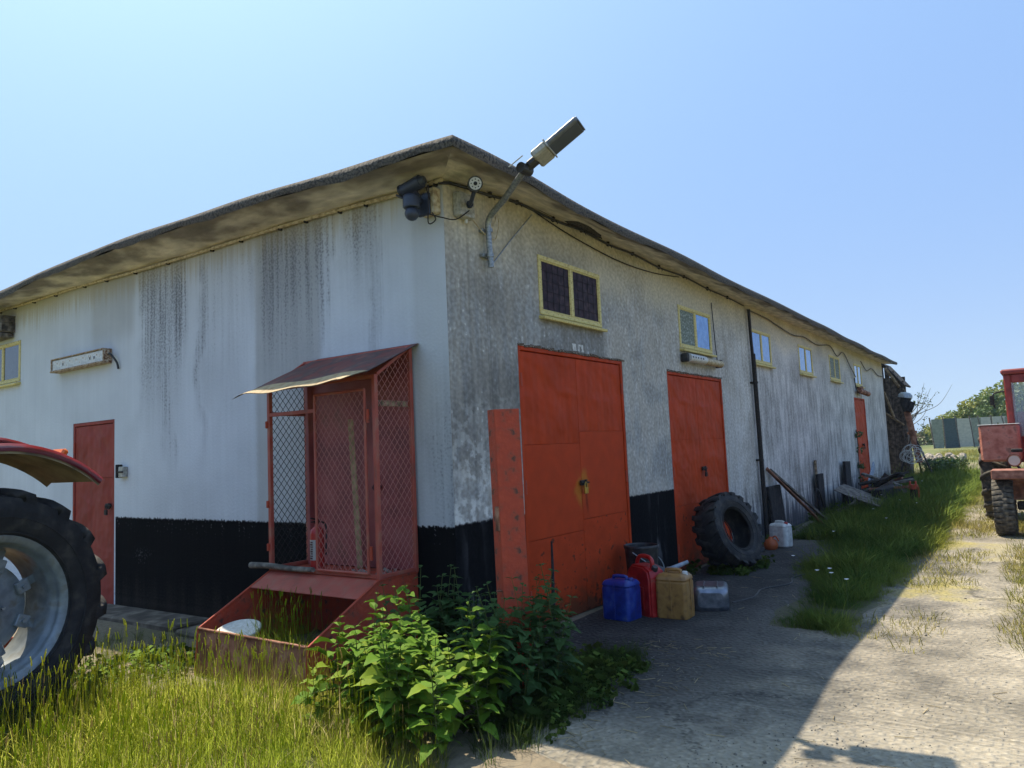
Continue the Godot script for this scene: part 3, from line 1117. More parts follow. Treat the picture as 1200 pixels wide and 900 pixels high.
func building() -> void:
	var bld := thing("farm_building", "long low white farm building with flat felt roof, red steel doors and yellow windows", "building")
	var I := Transform3D.IDENTITY
	var d1 := Rect2(0.93, -0.02, 1.97, 2.49)
	var d2 := Rect2(4.07, -0.02, 1.88, 2.46)
	var d3 := Rect2(14.93, 0.28, 1.3, 2.2)
	var wins := [Rect2(1.31, 2.79, 1.17, 0.56), Rect2(4.53, 2.77, 1.12, 0.55), Rect2(7.42, 2.79, 1.02, 0.54), Rect2(10.2, 2.79, 1.0, 0.54), Rect2(12.66, 2.79, 0.98, 0.54), Rect2(15.2, 2.79, 0.87, 0.53)]
	var b := MB.new()
	wall_sheet(b, I, 0.0, LONG, func(x): return junction(x) + 0.02, [d1, d2, d3] + wins, 0.0, LONG)
	obj("wall", b, long_wall_material(), bld).set_meta("label", "long grey weathered wall with flaking white paint and three red doors")
	var ld := Rect2(-6.05, -0.02, 1.0, 2.14)
	var lw := Rect2(-8.7, 2.79, 1.13, 0.56)
	b = MB.new()
	wall_sheet(b, T_LEFT, -DEEP, 0.0, func(x): return junction_left(x) + 0.02, [ld, lw], -DEEP, DEEP)
	obj("wall", b, left_wall_material(), bld).set_meta("label", "white painted end wall with dark rain streaks and a black base band")
	# the two walls one does not see, the inner faces and the floor close the building
	b = MB.new()
	var wm := plain(Color(0.35, 0.34, 0.32), 0.95)
	wall_sheet(b, Transform3D(Basis(Vector3(0, 0, -1), Vector3.UP, Vector3(1, 0, 0)), Vector3(LONG, 0, 0)), 0.0, DEEP, func(x): return roof_low(LONG, -x) + 0.03, [], 0.0, DEEP)
	wall_sheet(b, Transform3D(Basis(Vector3(-1, 0, 0), Vector3.UP, Vector3(0, 0, -1)), Vector3(0, 0, -DEEP)), -LONG, 0.0, func(x): return roof_low(-x, -DEEP) + 0.03, [], -LONG, LONG)
	obj("rear_wall", b, wm, bld)
	b = MB.new()
	wall_sheet(b, Transform3D(Basis(), Vector3(0, 0, -0.2)), 0.2, LONG - 0.2, func(x): return roof_low(x, -0.2) - 0.02, [d1, d2, d3] + wins, 0.0, LONG)
	wall_sheet(b, T_LEFT.translated(Vector3(0.2, 0, 0)), -DEEP + 0.2, -0.2, func(x): return roof_low(0.2, x), [ld, lw], -DEEP, DEEP)
	b.t = Transform3D.IDENTITY
	b.box(Vector3(LONG / 2, -0.03, -DEEP / 2), Vector3(LONG - 0.1, 0.05, DEEP - 0.1), 0.0)
	obj("inner_wall", b, wm, bld)
	# roof slab: top, felt edge, soffit
	var top := []
	var nxr := 60
	var nzr := 30
	for i in nxr + 1:
		var x := lerpf(-0.43, LONG + 0.3, i / float(nxr))
		var row := []
		for j in nzr + 1:
			var z := lerpf(eave_z(x), -DEEP - 0.4, j / float(nzr))
			row.append(Vector3(x, roof_top(x, z), z))
		top.append(row)
	b = MB.new()
	b.grid(top)
	var felt := mottled(ramp_tex(74, 0.05, [[0.15, S(34, 33, 33)], [0.42, S(66, 62, 58)], [0.62, S(106, 99, 90)], [0.8, S(84, 76, 68)], [0.95, S(40, 38, 37)]], 256, FastNoiseLite.TYPE_SIMPLEX_SMOOTH, 5), 2.6, 0.9, 0.0, M.rough_bump, 1.0)
	var roof := obj("roof", b, felt, bld)
	var ring := []
	for i in 121:
		var x := lerpf(-0.43, LONG + 0.3, i / 120.0)
		ring.append([x, eave_z(x)])
	var side := []
	for j in 81:
		side.append([-0.43, lerpf(eave_z(-0.43), -DEEP - 0.4, j / 80.0)])
	rng.seed = 77
	for run in [ring, side]:
		var is_side: bool = run == side
		var fb := MB.new()
		var out := Vector3(-1, 0, 0) if is_side else Vector3(0, 0, 1)
		var rows := [[], [], [], []]
		for p in run:
			var first: bool = p == run[0]
			var corner := Vector3(0, 0, 1) if is_side else Vector3(-1, 0, 0)
			var t := roof_top(p[0], p[1])
			var lo := t - 0.07 - 0.02 * rng.randf() - 0.012 * sin(p[0] * 5.0 + p[1] * 4.0)
			var q := Vector3(p[0], 0, p[1])
			if first:
				lo = t - 0.07
			rows[0].append(q - out * 0.05 - (corner * 0.05 if first else Vector3.ZERO) + Vector3(0, t + 0.012, 0))
			rows[1].append(q + out * 0.012 + (corner * 0.012 if first else Vector3.ZERO) + Vector3(0, t + 0.004, 0))
			rows[2].append(q + out * (0.018 + (0.0 if first else 0.006 * rng.randf())) + (corner * 0.018 if first else Vector3.ZERO) + Vector3(0, (t + lo) / 2, 0))
			rows[3].append(q + out * 0.006 + (corner * 0.006 if first else Vector3.ZERO) + Vector3(0, lo, 0))
		fb.grid(rows, false, not is_side)
		obj("felt_edge", fb, felt, roof)
		var s := MB.new()
		var srow := []
		for k in 7:
			var r := []
			for p in run:
				var along: float = p[1] if is_side else p[0]
				var reach: float = 0.43 if is_side else p[1]
				var edge := (roof_low(-0.43, along) if is_side else roof_low(along, p[1])) + 0.032
				var root := junction_left(along) if is_side else junction(along)
				var f := k / 6.0
				var yy := lerpf(root, edge, f * f * (1.6 - 0.6 * f)) + 0.006 * sin(along * 6.0 + k) * (sm(0.5, -0.3, along) if is_side else sm(-0.5, 0.5, along))
				var d := reach * k / 6.0
				# mitre at the corner
				if is_side:
					r.append(Vector3(-d, yy, minf(along, d * eave_z(-0.43) / 0.43)))
				else:
					r.append(Vector3(maxf(along, -d * 0.43 / eave_z(-0.43)), yy, d))
			srow.append(r)
		s.grid(srow, false, not is_side, 0.5 if is_side else 1.0, 1.0)
		if is_side:
			for i in s.uv.size():
				s.uv[i].y = 0.36 + 0.64 * s.uv[i].y
		obj("soffit", s, M.soffit if M.has("soffit") else soffit_store(), roof)
	# windows
	window(bld, I, 1.31, 2.48, 2.79, 3.35, ["glass_maroon", "glass_maroon"], 1)
	window(bld, I, 4.53, 5.65, 2.77, 3.32, ["curtain", "glass_sky"])
	window(bld, I, 7.42, 8.44, 2.79, 3.33, ["glass_sky", "glass_sky"])
	window(bld, I, 10.2, 11.2, 2.79, 3.33, ["glass_sky", "glass_sky"])
	window(bld, I, 12.66, 13.64, 2.79, 3.33, ["curtain", "curtain"])
	window(bld, I, 15.2, 16.07, 2.79, 3.32, ["glass_sky", "glass_sky"])
	window(bld, T_LEFT, -8.7, -7.57, 2.79, 3.35, ["glass_dark", "glass_dark"])
	# doors
	var dm := door_texture(S(184, 67, 33), 75)
	var dr := steel_door(bld, I, 0.93, 2.90, 0.0, 2.47, [[0.975, 1.930, [0.77, 1.6]], [1.932, 2.855, [0.87, 1.715]]], dm, {1: dirty_sheet(0.946, 0.752, 301), 4: dirty_sheet(0.916, 0.852, 303), 5: stained_sheet(0.914, 0.841, 0.03, 0.585), 2: stained_sheet(0.944, 0.826, 0.97, 0.55)})
	dr.set_meta("label", "wide red double steel door nearest the corner with a brass padlock")
	lock(dr, I, 1.93, 1.22, true)
	dr = steel_door(bld, I, 4.07, 5.95, 0.0, 2.44, [[4.115, 5.009, [0.8, 1.6]], [5.011, 5.905, [0.8, 1.6]]], dm, {1: dirty_sheet(0.886, 0.782, 305), 4: dirty_sheet(0.886, 0.782, 307)})
	dr.set_meta("label", "red double steel door behind the leaning tyre")
	lock(dr, I, 5.05, 1.22, false)
	dr = steel_door(bld, I, 14.93, 16.23, 0.28, 2.48, [[14.975, 15.58, [1.0]], [15.59, 16.185, [1.0]]], dm)
	dr.set_meta("label", "narrow red double door at the far end of the long wall")
	lock(dr, I, 15.58, 1.34, false)
	dr = steel_door(bld, T_LEFT, -6.05, -5.05, 0.0, 2.12, [[-6.01, -5.09, [1.45]]], door_texture(S(150, 68, 58), 76))
	dr.set_meta("label", "single dark red steel door in the white end wall")
	lock(dr, T_LEFT, -5.17, 1.13, false)
	# crumbling mortar over the two wide doors
	rng.seed = 5
	for dd in [d1, d2]:
		var c := MB.new()
		var x: float = dd.position.x
		while x < dd.end.x:
			var w := rng.randf_range(0.04, 0.13)
			c.box(Vector3(x + w / 2, dd.end.y + 0.006 + rng.randf_range(-0.006, 0.008), 0.0), Vector3(w, rng.randf_range(0.012, 0.028), rng.randf_range(0.01, 0.022)), 0.004, Basis(Vector3(0, 0, 1), rng.randf_range(-0.08, 0.08)))
			x += w * rng.randf_range(0.8, 1.2)
		obj("broken_mortar_edge", c, M.mortar, bld)
	# step along the foot of the white wall
	b = MB.new()
	b.box(Vector3(-0.22, 0.0, -4.1), Vector3(0.4, 0.1, 1.9), 0.02, Basis(Vector3.UP, 0.03))
	b.box(Vector3(-0.3, 0.0, -2.4), Vector3(0.36, 0.08, 1.3), 0.02, Basis(Vector3.UP, -0.05))
	obj("base_slab", b, mottled(ramp_tex(79, 0.02, [[0.2, S(74, 66, 58)], [0.6, S(104, 95, 84)], [0.9, S(136, 126, 112)]]), 0.8, 0.95), bld)

func soffit_store() -> Material:
	M.soffit = soffit_material()
	return M.soffit

func lock(door: Node3D, tr: Transform3D, x: float, y: float, brass: bool) -> void:
	var p := MB.new()
	p.t = tr
	p.box(Vector3(x, y, 0.008), Vector3(0.11, 0.05, 0.02), 0.004)
	p.box(Vector3(x + 0.03, y - 0.005, 0.02), Vector3(0.035, 0.07, 0.016), 0.004)
	p.tube([Vector3(x - 0.05, y, 0.02), Vector3(x + 0.09, y, 0.02)], 0.008, 6)
	obj("hasp", p, M.black_metal, door)
	var l := MB.new()
	l.t = tr
	l.tube([Vector3(x - 0.018, y - 0.045, 0.035), Vector3(x - 0.018, y - 0.01, 0.035), Vector3(x, y + 0.008, 0.035), Vector3(x + 0.018, y - 0.01, 0.035), Vector3(x + 0.018, y - 0.045, 0.035)], 0.005, 6)
	l.box(Vector3(x, y - 0.075, 0.035), Vector3(0.058, 0.06, 0.022), 0.006)
	obj("padlock", l, plain(Color(0.5, 0.33, 0.06), 0.35, 0.7) if brass else M.black_metal, door)

# ---------------------------------------------------------------- builders shared by several things
func tyre_mesh(R: float, rb: float, w: float, lugs: int, lug_h := 0.035, skew := 0.7) -> MB:   # axis along y
	var b := MB.new()
	var H := R - rb
	b.lathe([Vector2(rb, -0.40 * w), Vector2(rb + 0.025, -0.46 * w), Vector2(rb + 0.3 * H, -0.53 * w), Vector2(rb + 0.55 * H, -0.54 * w), Vector2(R - 0.2 * H, -0.50 * w), Vector2(R - 0.05 - lug_h * 0.3, -0.44 * w), Vector2(R - lug_h, -0.2 * w), Vector2(R - lug_h, 0.2 * w), Vector2(R - 0.05 - lug_h * 0.3, 0.44 * w), Vector2(R - 0.2 * H, 0.50 * w), Vector2(rb + 0.55 * H, 0.54 * w), Vector2(rb + 0.3 * H, 0.53 * w), Vector2(rb + 0.025, 0.46 * w), Vector2(rb, 0.40 * w), Vector2(rb + 0.03, 0.34 * w), Vector2(R - 0.14 * R, 0.36 * w), Vector2(R - 0.11 * R, 0.0), Vector2(R - 0.14 * R, -0.36 * w), Vector2(rb + 0.03, -0.34 * w), Vector2(rb, -0.40 * w)], 56, false)
	for r in [rb + 0.12 * H, rb + 0.42 * H]:   # moulded rings on the side walls
		for s in [-1.0, 1.0]:
			var ring := []
			for k in 49:
				ring.append(Vector3(r * cos(TAU * k / 48.0), s * w * (0.505 if r < rb + 0.2 * H else 0.537), r * sin(TAU * k / 48.0)))
			b.tube(ring, 0.006, 4, -1.0, false)
	if lugs == 0:
		return b
	for k in lugs:
		var s := 1.0 if k % 2 == 0 else -1.0
		var an := TAU * k / lugs
		var rows := []
		# each bar runs from just past the middle over the shoulder and down the side wall
		for i in 7:
			var f := i / 6.0
			var y: float = s * w * [-0.03, 0.12, 0.26, 0.38, 0.465, 0.505, 0.515][i]
			var r0: float = R - [lug_h, lug_h, lug_h, lug_h * 1.3, 0.055 + lug_h * 0.4, 0.15 * H, 0.24 * H][i] - 0.012
			var r1: float = [R, R, R, R - 0.004, R - 0.018, R - 0.08 * H, R - 0.2 * H][i]
			var a2 := an + skew * f * w * 0.5 / R * s * -s + 0.0
			var hw := 0.028 + 0.012 * f
			var out: float = 0.0 if i < 4 else s * [0.0, 0.0, 0.0, 0.0, 0.012, 0.022, 0.008][i]
			var ring := []
			for c in [[r0, -1.3], [r1, -0.9], [r1, 0.9], [r0, 1.3]]:
				var aa: float = a2 + c[1] * hw / R
				ring.append(Vector3(c[0] * cos(aa), y + (out if c[0] == r1 else 0.0), -c[0] * sin(aa)))
			rows.append(ring)
		b.grid(rows, true, s > 0)
		b.cap(rows[0], Vector3(0, -s, 0))
		b.cap(rows[6], Vector3(0, s, 0))
	return b

func can_shape(w: float, d: float, h: float, r := 0.035) -> MB:
	var b := MB.new()
	var rows := [rect_ring(w / 2 - 0.02, d / 2 - 0.02, r, 0.0), rect_ring(w / 2 - 0.004, d / 2 - 0.004, r, 0.012), rect_ring(w / 2, d / 2, r, 0.03)]
	for k in 1:   # shallow band round the body
		var y: float = h * 0.78
		rows.append_array([rect_ring(w / 2, d / 2, r, y - 0.012), rect_ring(w / 2 - 0.005, d / 2 - 0.005, r, y - 0.006), rect_ring(w / 2 - 0.005, d / 2 - 0.005, r, y + 0.006), rect_ring(w / 2, d / 2, r, y + 0.012)])
	rows.append_array([rect_ring(w / 2, d / 2, r, h * 0.82), rect_ring(w / 2 - 0.006, d / 2 - 0.006, r, h * 0.87), rect_ring(w / 2 - 0.022, d / 2 - 0.02, r, h * 0.915), rect_ring(w / 2 - 0.05, d / 2 - 0.045, r * 0.8, h * 0.935)])
	b.grid(rows, true)
	b.cap(rows[0], Vector3.DOWN)
	b.cap(rows[-1], Vector3.UP)
	return b

func jerrycan(label: String, pos: Vector3, turn: float, w: float, d: float, h: float, m: Material, capm: Material) -> Node3D:
	var t := thing("jerry_can", label, "jerry can", pos, turn, "plastic fuel cans along the wall")
	obj("body", can_shape(w, d, h), m, t)
	var g := MB.new()
	var top := h * 0.925
	g.tube([Vector3(-w * 0.24, top - 0.01, 0), Vector3(-w * 0.22, h * 0.985, 0), Vector3(-w * 0.12, h, 0), Vector3(w * 0.12, h, 0), Vector3(w * 0.24, h * 0.99, 0), Vector3(w * 0.27, top - 0.01, 0)], 0.016, 8)
	obj("handle", g, m, t)
	var c := MB.new()
	c.at(Basis(), Vector3(-w * 0.36, top - 0.015, 0))
	c.lathe([Vector2(0.024, 0), Vector2(0.026, 0.004), Vector2(0.026, 0.03), Vector2(0.02, 0.036)], 18)
	obj("cap", c, capm, t)
	var s := MB.new()
	for z in [-1.0, 1.0]:
		s.box(Vector3(0, h * 0.44, z * (d / 2 + 0.001)), Vector3(0.012, h * 0.78, 0.008), 0.003)
	for x in [-1.0, 1.0]:
		s.box(Vector3(x * (w / 2 + 0.001), h * 0.44, 0), Vector3(0.008, h * 0.78, 0.012), 0.003)
	obj("mould_seam", s, m, t)
	return t

func mesh_panel(b: MB, origin: Vector3, ux: Vector3, uy: Vector3, poly: PackedVector2Array, step: float, r := 0.0017) -> void:
	var nn := ux.cross(uy).normalized()
	var lo := Vector2(1e9, 1e9)
	var hi := -lo
	for p in poly:
		lo = lo.min(p)
		hi = hi.max(p)
	var k := 0
	for s in [-1.0, 1.0]:
		var c := -4.0
		while c < 6.0:
			c += step
			var a := Vector2(lo.x - 0.1, 0)
			a.y = c + s * a.x * 1.25
			var e := Vector2(hi.x + 0.1, 0)
			e.y = c + s * e.x * 1.25
			for pl in Geometry2D.intersect_polyline_with_polygon(PackedVector2Array([a, e]), poly):
				if pl.size() < 2:
					continue
				k += 1
				b.tube([origin + ux * pl[0].x + uy * pl[0].y + nn * r * s, origin + ux * pl[1].x + uy * pl[1].y + nn * r * s], r, 4, -1.0, false)

func sag(a: Vector3, e: Vector3, drop: float, n := 8) -> Array:
	var out := []
	for i in n + 1:
		var f := i / float(n)
		out.append(a.lerp(e, f) - Vector3(0, drop * 4.0 * f * (1.0 - f), 0))
	return out

func smooth_path(p: Array, n := 6) -> Array:
	var c := Curve3D.new()
	for i in p.size():
		var d: Vector3 = (p[mini(i + 1, p.size() - 1)] - p[maxi(i - 1, 0)]) / 6.0
		c.add_point(p[i], -d, d)
	var out := []
	var L := c.get_baked_length()
	var k := (p.size() - 1) * n
	for i in k + 1:
		out.append(c.sample_baked(L * i / k, true))
	return out

# ---------------------------------------------------------------- things fixed to the walls
func wall_fittings() -> void:
	rng.seed = 21
	# street lamp on its bent pole
	var t := thing("street_lamp", "grey street lamp on a bent pipe arm reaching out past the roof corner", "lamp", Vector3(0.5, 3.07, 0.0))
	var o := Vector3(0.5, 3.07, 0.0)
	var b := MB.new()
	b.at(Basis(), -o)
	b.tube(smooth_path([Vector3(0.505, 3.07, 0.065), Vector3(0.49, 3.3, 0.065), Vector3(0.482, 3.44, 0.07), Vector3(0.468, 3.50, 0.12), Vector3(0.38, 3.545, 0.30), Vector3(0.14, 3.62, 0.67)]), 0.025, 12)
	obj("pole", b, M.galv, t)
	b = MB.new()
	b.at(Basis(), -o)
	for y in [3.17, 3.38]:
		b.box(Vector3(0.497, y, 0.02), Vector3(0.12, 0.03, 0.04), 0.004)
		b.tube([Vector3(0.497, y - 0.014, 0.065), Vector3(0.497, y + 0.014, 0.065)], 0.031, 12)
	obj("pole_clamp", b, M.galv, t)
	b = MB.new()
	b.at(Basis(), -o)
	b.tube([Vector3(0.515, 3.08, 0.05), Vector3(0.85, 3.38, 0.035), Vector3(1.21, 3.69, 0.03)], 0.007, 6)
	obj("brace_rod", b, M.galv, t)
	var dir := Vector3(0.24, 0.52, 0.80).normalized()
	var side := Vector3(0.97, 0.0, -0.25).normalized()
	var bb := Basis(side, dir.cross(side).normalized() * -1.0, dir).orthonormalized()
	if bb.determinant() < 0:
		bb = Basis(-side, bb.y, bb.z)
	var p0 := Vector3(0.135, 3.635, 0.69)
	b = MB.new()
	b.at(Basis(), -o)
	b.tube([p0 - Vector3(0.06, 0, 0), p0 + Vector3(0.06, 0, 0)], 0.04, 12)
	b.tube([p0, p0 + dir * 0.12], 0.032, 10)
	b.box(p0 + dir * 0.08, Vector3(0.09, 0.05, 0.09), 0.012, bb)
	obj("joint", b, plain(Color(0.05, 0.05, 0.055), 0.5, 0.3), t)
	b = MB.new()
	b.at(Basis(), -o)
	b.box(p0 + dir * 0.17, Vector3(0.22, 0.065, 0.13), 0.014, bb)
	b.box(p0 + dir * 0.237, Vector3(0.234, 0.075, 0.012), 0.004, bb)
	obj("gear_housing", b, M.grey_box, t)
	b = MB.new()
	b.at(Basis(), -o)
	b.box(p0 + dir * 0.36, Vector3(0.22, 0.042, 0.31), 0.022, bb)
	b.box(p0 + dir * 0.515, Vector3(0.17, 0.05, 0.012), 0.004, bb)
	var head := obj("lamp_head", b, mottled(ramp_tex(91, 0.03, [[0.2, S(92, 96, 104)], [0.8, S(124, 128, 134)]]), 3.0, 0.45, 0.3), t)
	b = MB.new()
	b.at(Basis(), -o)
	var dn := bb.y if bb.y.y < 0 else -bb.y
	b.box(p0 + dir * 0.37 + dn * 0.022, Vector3(0.165, 0.006, 0.26), 0.003, bb)
	obj("lamp_glass", b, plain(Color(0.10, 0.11, 0.13), 0.25), head)
	b = MB.new()
	b.at(Basis(), -o)
	var vw := Vector3(0.76, 0.34, -0.5).normalized()
	var pn := vw.cross(dir).normalized()
	var plate := Basis(dir.cross(pn), pn, dir).orthonormalized()
	b.box(p0 + Vector3(-0.07, 0.05, -0.03), Vector3(0.15, 0.006, 0.13), 0.002, plate)
	obj("light_sensor_plate", b, M.white_metal, t)
	# junction boxes
	t = thing("junction_box", "grey plastic junction box on the long wall, under the round camera", "junction box", Vector3(0.205, 3.42, 0.0), 0.0, "junction boxes at the corner")
	b = MB.new()
	b.box(Vector3(0, 0.1, 0.035), Vector3(0.19, 0.2, 0.07), 0.012)
	obj("case", b, M.grey_box, t)
	b = MB.new()
	b.box(Vector3(0, 0.1, 0.075), Vector3(0.18, 0.19, 0.012), 0.006)
	obj("lid", b, M.grey_box, t)
	b = MB.new()
	b.tube([Vector3(0.03, 0.005, 0.035), Vector3(0.03, -0.03, 0.035)], 0.014, 8)
	obj("cable_gland", b, M.white_metal, t)
	t = thing("junction_box", "cream junction box on the white end wall behind the two dark cameras", "junction box", Vector3(0, 3.41, -0.1), 0.0, "junction boxes at the corner")
	b = MB.new()
	b.box(Vector3(-0.035, 0.11, 0), Vector3(0.07, 0.21, 0.16), 0.012)
	obj("case", b, M.cream, t)
	b = MB.new()
	b.box(Vector3(-0.075, 0.11, 0), Vector3(0.012, 0.2, 0.15), 0.005)
	obj("lid", b, M.cream, t)
	# bullet cameras
	bullet("dark bullet security camera on the end wall, pointing left along it", Vector3(-0.09, 3.56, -0.13), Vector3(-0.17, 3.635, -0.16), Vector3(-0.06, -0.22, -0.97), false)
	bullet("round security camera with a pale ring of lights, facing the yard", Vector3(0.22, 3.52, 0.085), Vector3(0.07, 3.605, 0.26), Vector3(-0.72, -0.26, 0.64), true)
	# turning dome camera
	t = thing("dome_camera", "dark blue turning dome camera hanging under the bullet camera at the corner", "camera", Vector3(-0.09, 3.42, -0.13))
	b = MB.new()
	b.box(Vector3(-0.01, 0.07, 0.02), Vector3(0.03, 0.18, 0.12), 0.01)
	b.box(Vector3(-0.055, 0.1, 0.0), Vector3(0.08, 0.04, 0.05), 0.01)
	obj("bracket", b, M.camera_blue, t)
	b = MB.new()
	b.at(Basis(), Vector3(-0.12, 0.0, -0.01))
	b.lathe([Vector2(0.03, 0.135), Vector2(0.064, 0.12), Vector2(0.068, 0.1), Vector2(0.068, 0.03), Vector2(0.06, 0.022)].map(func(p): return p), 24)
	obj("body", b, M.camera_blue, t)
	b = MB.new()
	b.at(Basis(), Vector3(-0.12, -0.02, -0.01))
	var prof := []
	for k in 9:
		var an := -PI / 2 + PI * k / 10.0
		prof.append(Vector2(0.056 * cos(an) + 1e-4, 0.056 * sin(an)))
	b.lathe(prof, 24)
	obj("dome", b, M.camera_blue, t)
	b = MB.new()
	b.tube([Vector3(-0.15, 0.1, -0.06), Vector3(-0.17, 0.14, -0.12)], 0.008, 6)
	b.tube([Vector3(-0.1, 0.13, -0.06), Vector3(-0.12, 0.18, -0.12)], 0.006, 6)
	obj("aerial", b, M.black_plastic, t)
	# cables
	var path := []
	for z in [-9.6, -8.21, -7.14, -5.75, -4.56, -3.07, -1.98, -1.16, -0.44, -0.12]:
		path.append(Vector3(-0.03, junction_left(z) - 0.02 + 0.012 * sin(z * 3.0), z))
	path.append(Vector3(-0.03, junction_left(0.0) - 0.02, 0.02))
	b = MB.new()
	b.tube(smooth_path(path, 8), 0.017, 7)
	var con := thing("cable_conduit", "cream cable conduit sagging along the top of the white end wall", "cable")
	obj("pipe", b, M.cream, con)
	b = MB.new()
	for i in range(1, path.size() - 1):
		for s in [0.0, 0.45]:
			var p: Vector3 = path[i].lerp(path[i + 1], s)
			b.box(p + Vector3(0.012, -0.004, 0), Vector3(0.045, 0.045, 0.022), 0.005)
	obj("clip", b, M.dark_wood, con)
	var cp := [Vector3(-0.03, 3.665, -0.02), Vector3(0.03, 3.668, 0.03)]
	var xs := [0.25, 0.6, 1.0, 1.6, 2.14, 2.7, 3.29, 4.0, 4.77, 5.6, 6.4, 7.1]
	for i in xs.size():
		cp.append(Vector3(xs[i], junction(xs[i]) - 0.03 - 0.018 * (i % 2) + 0.006 * rng.randf(), 0.03))
	b = MB.new()
	b.tube(smooth_path(cp, 6), 0.014, 7, 0.009)
	var bc := thing("black_cable", "thick black cable clipped along the eave from the corner to the downpipe", "cable")
	obj("cable", b, M.black_plastic, bc)
	b = MB.new()
	for i in range(3, cp.size() - 1):
		var q: Vector3 = cp[i]
		b.box(q + Vector3(0, 0.012, -0.014), Vector3(0.03, 0.05, 0.03), 0.005, Basis(Vector3(0, 0, 1), rng.randf_range(-0.4, 0.4)))
		b.tube([q + Vector3(0.01, 0, 0.01), q + Vector3(0.03, -0.035, 0.015)], 0.004, 5)
	obj("clip", b, M.black_metal, bc)
	b = MB.new()
	b.tube(smooth_path([Vector3(1.25, 3.74, 0.02), Vector3(1.9, 3.65, 0.02), Vector3(2.9, 3.58, 0.02), Vector3(3.8, 3.60, 0.02), Vector3(4.6, 3.68, 0.02)]), 0.006, 5)
	tag(obj("loose_wire", b, M.dark_wood), "thin loose wire sagging below the black cable above the first window", "cable")
	b = MB.new()
	b.tube(smooth_path([Vector3(7.25, 3.6, 0.03), Vector3(8.2, 3.58, 0.03), Vector3(8.8, 3.53, 0.03), Vector3(9.8, 3.46, 0.03), Vector3(10.6, 3.5, 0.03), Vector3(11.6, 3.44, 0.03), Vector3(12.7, 3.52, 0.03), Vector3(13.3, 3.34, 0.04), Vector3(14.0, 3.48, 0.03), Vector3(14.6, 3.2, 0.04), Vector3(15.15, 2.98, 0.04)], 7), 0.011, 6)
	b.tube(smooth_path([Vector3(16.0, 3.42, 0.03), Vector3(16.6, 3.22, 0.04), Vector3(17.4, 3.33, 0.03), Vector3(18.2, 3.2, 0.03), Vector3(18.95, 3.2, 0.03)], 7), 0.011, 6)
	tag(obj("eave_wire", b, M.grey_wood), "thin grey wire drooping along the eave beyond the downpipe", "cable")
	b = MB.new()
	b.tube(smooth_path([Vector3(0.28, 3.44, 0.05), Vector3(0.42, 3.36, 0.05), Vector3(0.62, 3.34, 0.04), Vector3(0.66, 3.5, 0.05), Vector3(0.62, 3.64, 0.04)]), 0.005, 5)
	b.tube(smooth_path([Vector3(0.52, 3.42, 0.09), Vector3(0.58, 3.5, 0.08), Vector3(0.6, 3.62, 0.06), Vector3(0.56, 3.6, 0.2), Vector3(0.3, 3.62, 0.5)]), 0.005, 5)
	tag(obj("lamp_wire", b, M.cream), "pale thin wires looping from the junction box to the street lamp pole", "cable")
	b = MB.new()
	b.tube(smooth_path([Vector3(-0.1, 3.41, -0.07), Vector3(-0.05, 3.37, 0.03), Vector3(0.08, 3.38, 0.06), Vector3(0.2, 3.47, 0.1)]), 0.005, 5)
	b.tube(smooth_path([Vector3(-0.14, 3.5, -0.02), Vector3(-0.12, 3.6, -0.06), Vector3(-0.19, 3.58, 0.02), Vector3(-0.2, 3.42, 0.02), Vector3(-0.18, 3.3, 0.0), Vector3(-0.12, 3.34, 0.02), Vector3(-0.1, 3.41, -0.03)]), 0.005, 5)
	tag(obj("camera_wire", b, M.dark_wood), "dark loops of wire hanging below the cameras at the corner", "cable")
	# downpipe
	t = thing("downpipe", "black rain pipe running down the long wall past the second red door", "drainpipe", Vector3(7.24, 0.05, 0.0))
	b = MB.new()
	b.tube([Vector3(0, 3.55, 0.05), Vector3(0.02, 3.0, 0.05), Vector3(0.04, 2.7, 0.055)], 0.024, 10)
	obj("upper_pipe", b, M.black_metal, t)
	b = MB.new()
	b.tube([Vector3(0.035, 2.85, 0.06), Vector3(0.06, 1.4, 0.06), Vector3(0.06, 0.0, 0.065)], 0.034, 10)
	obj("lower_pipe", b, M.black_metal, t)
	for y in [2.4, 1.2]:
		b = MB.new()
		b.tube([Vector3(0.05, y - 0.015, 0.06), Vector3(0.05, y + 0.015, 0.06)], 0.041, 10)
		b.box(Vector3(0.05, y, 0.01), Vector3(0.14, 0.03, 0.03), 0.004)
		obj("pipe_bracket", b, M.black_metal, t)
	# strip light on the end wall
	t = thing("strip_light", "long rusty white strip light case fixed on the white end wall", "lamp", Vector3(0, 2.79, -5.77))
	b = MB.new()
	b.box(Vector3(-0.05, 0.075, 0), Vector3(0.09, 0.135, 1.28), 0.01)
	obj("case", b, M.white_metal, t)
	b = MB.new()
	b.box(Vector3(-0.06, -0.002, 0), Vector3(0.12, 0.022, 1.31), 0.006)
	b.box(Vector3(-0.055, 0.152, 0), Vector3(0.11, 0.014, 1.31), 0.004)
	for z in [-0.655, 0.655]:
		b.box(Vector3(-0.055, 0.075, z), Vector3(0.105, 0.14, 0.016), 0.004)
	obj("rusty_rim", b, mottled(ramp_tex(92, 0.04, [[0.2, S(200, 194, 180)], [0.5, S(170, 142, 112)], [0.8, S(96, 62, 42)]]), 3.0, 0.8), t)
	b = MB.new()
	for z in [-0.35, 0.33, 0.43]:
		b.box(Vector3(-0.097, 0.07, z), Vector3(0.006, 0.03, 0.02), 0.002)
	b.tube(smooth_path([Vector3(-0.04, 0.09, 0.66), Vector3(-0.06, 0.08, 0.74), Vector3(-0.03, -0.02, 0.82), Vector3(-0.02, -0.1, 0.84)]), 0.012, 6)
	obj("cable_end", b, M.black_plastic, t)
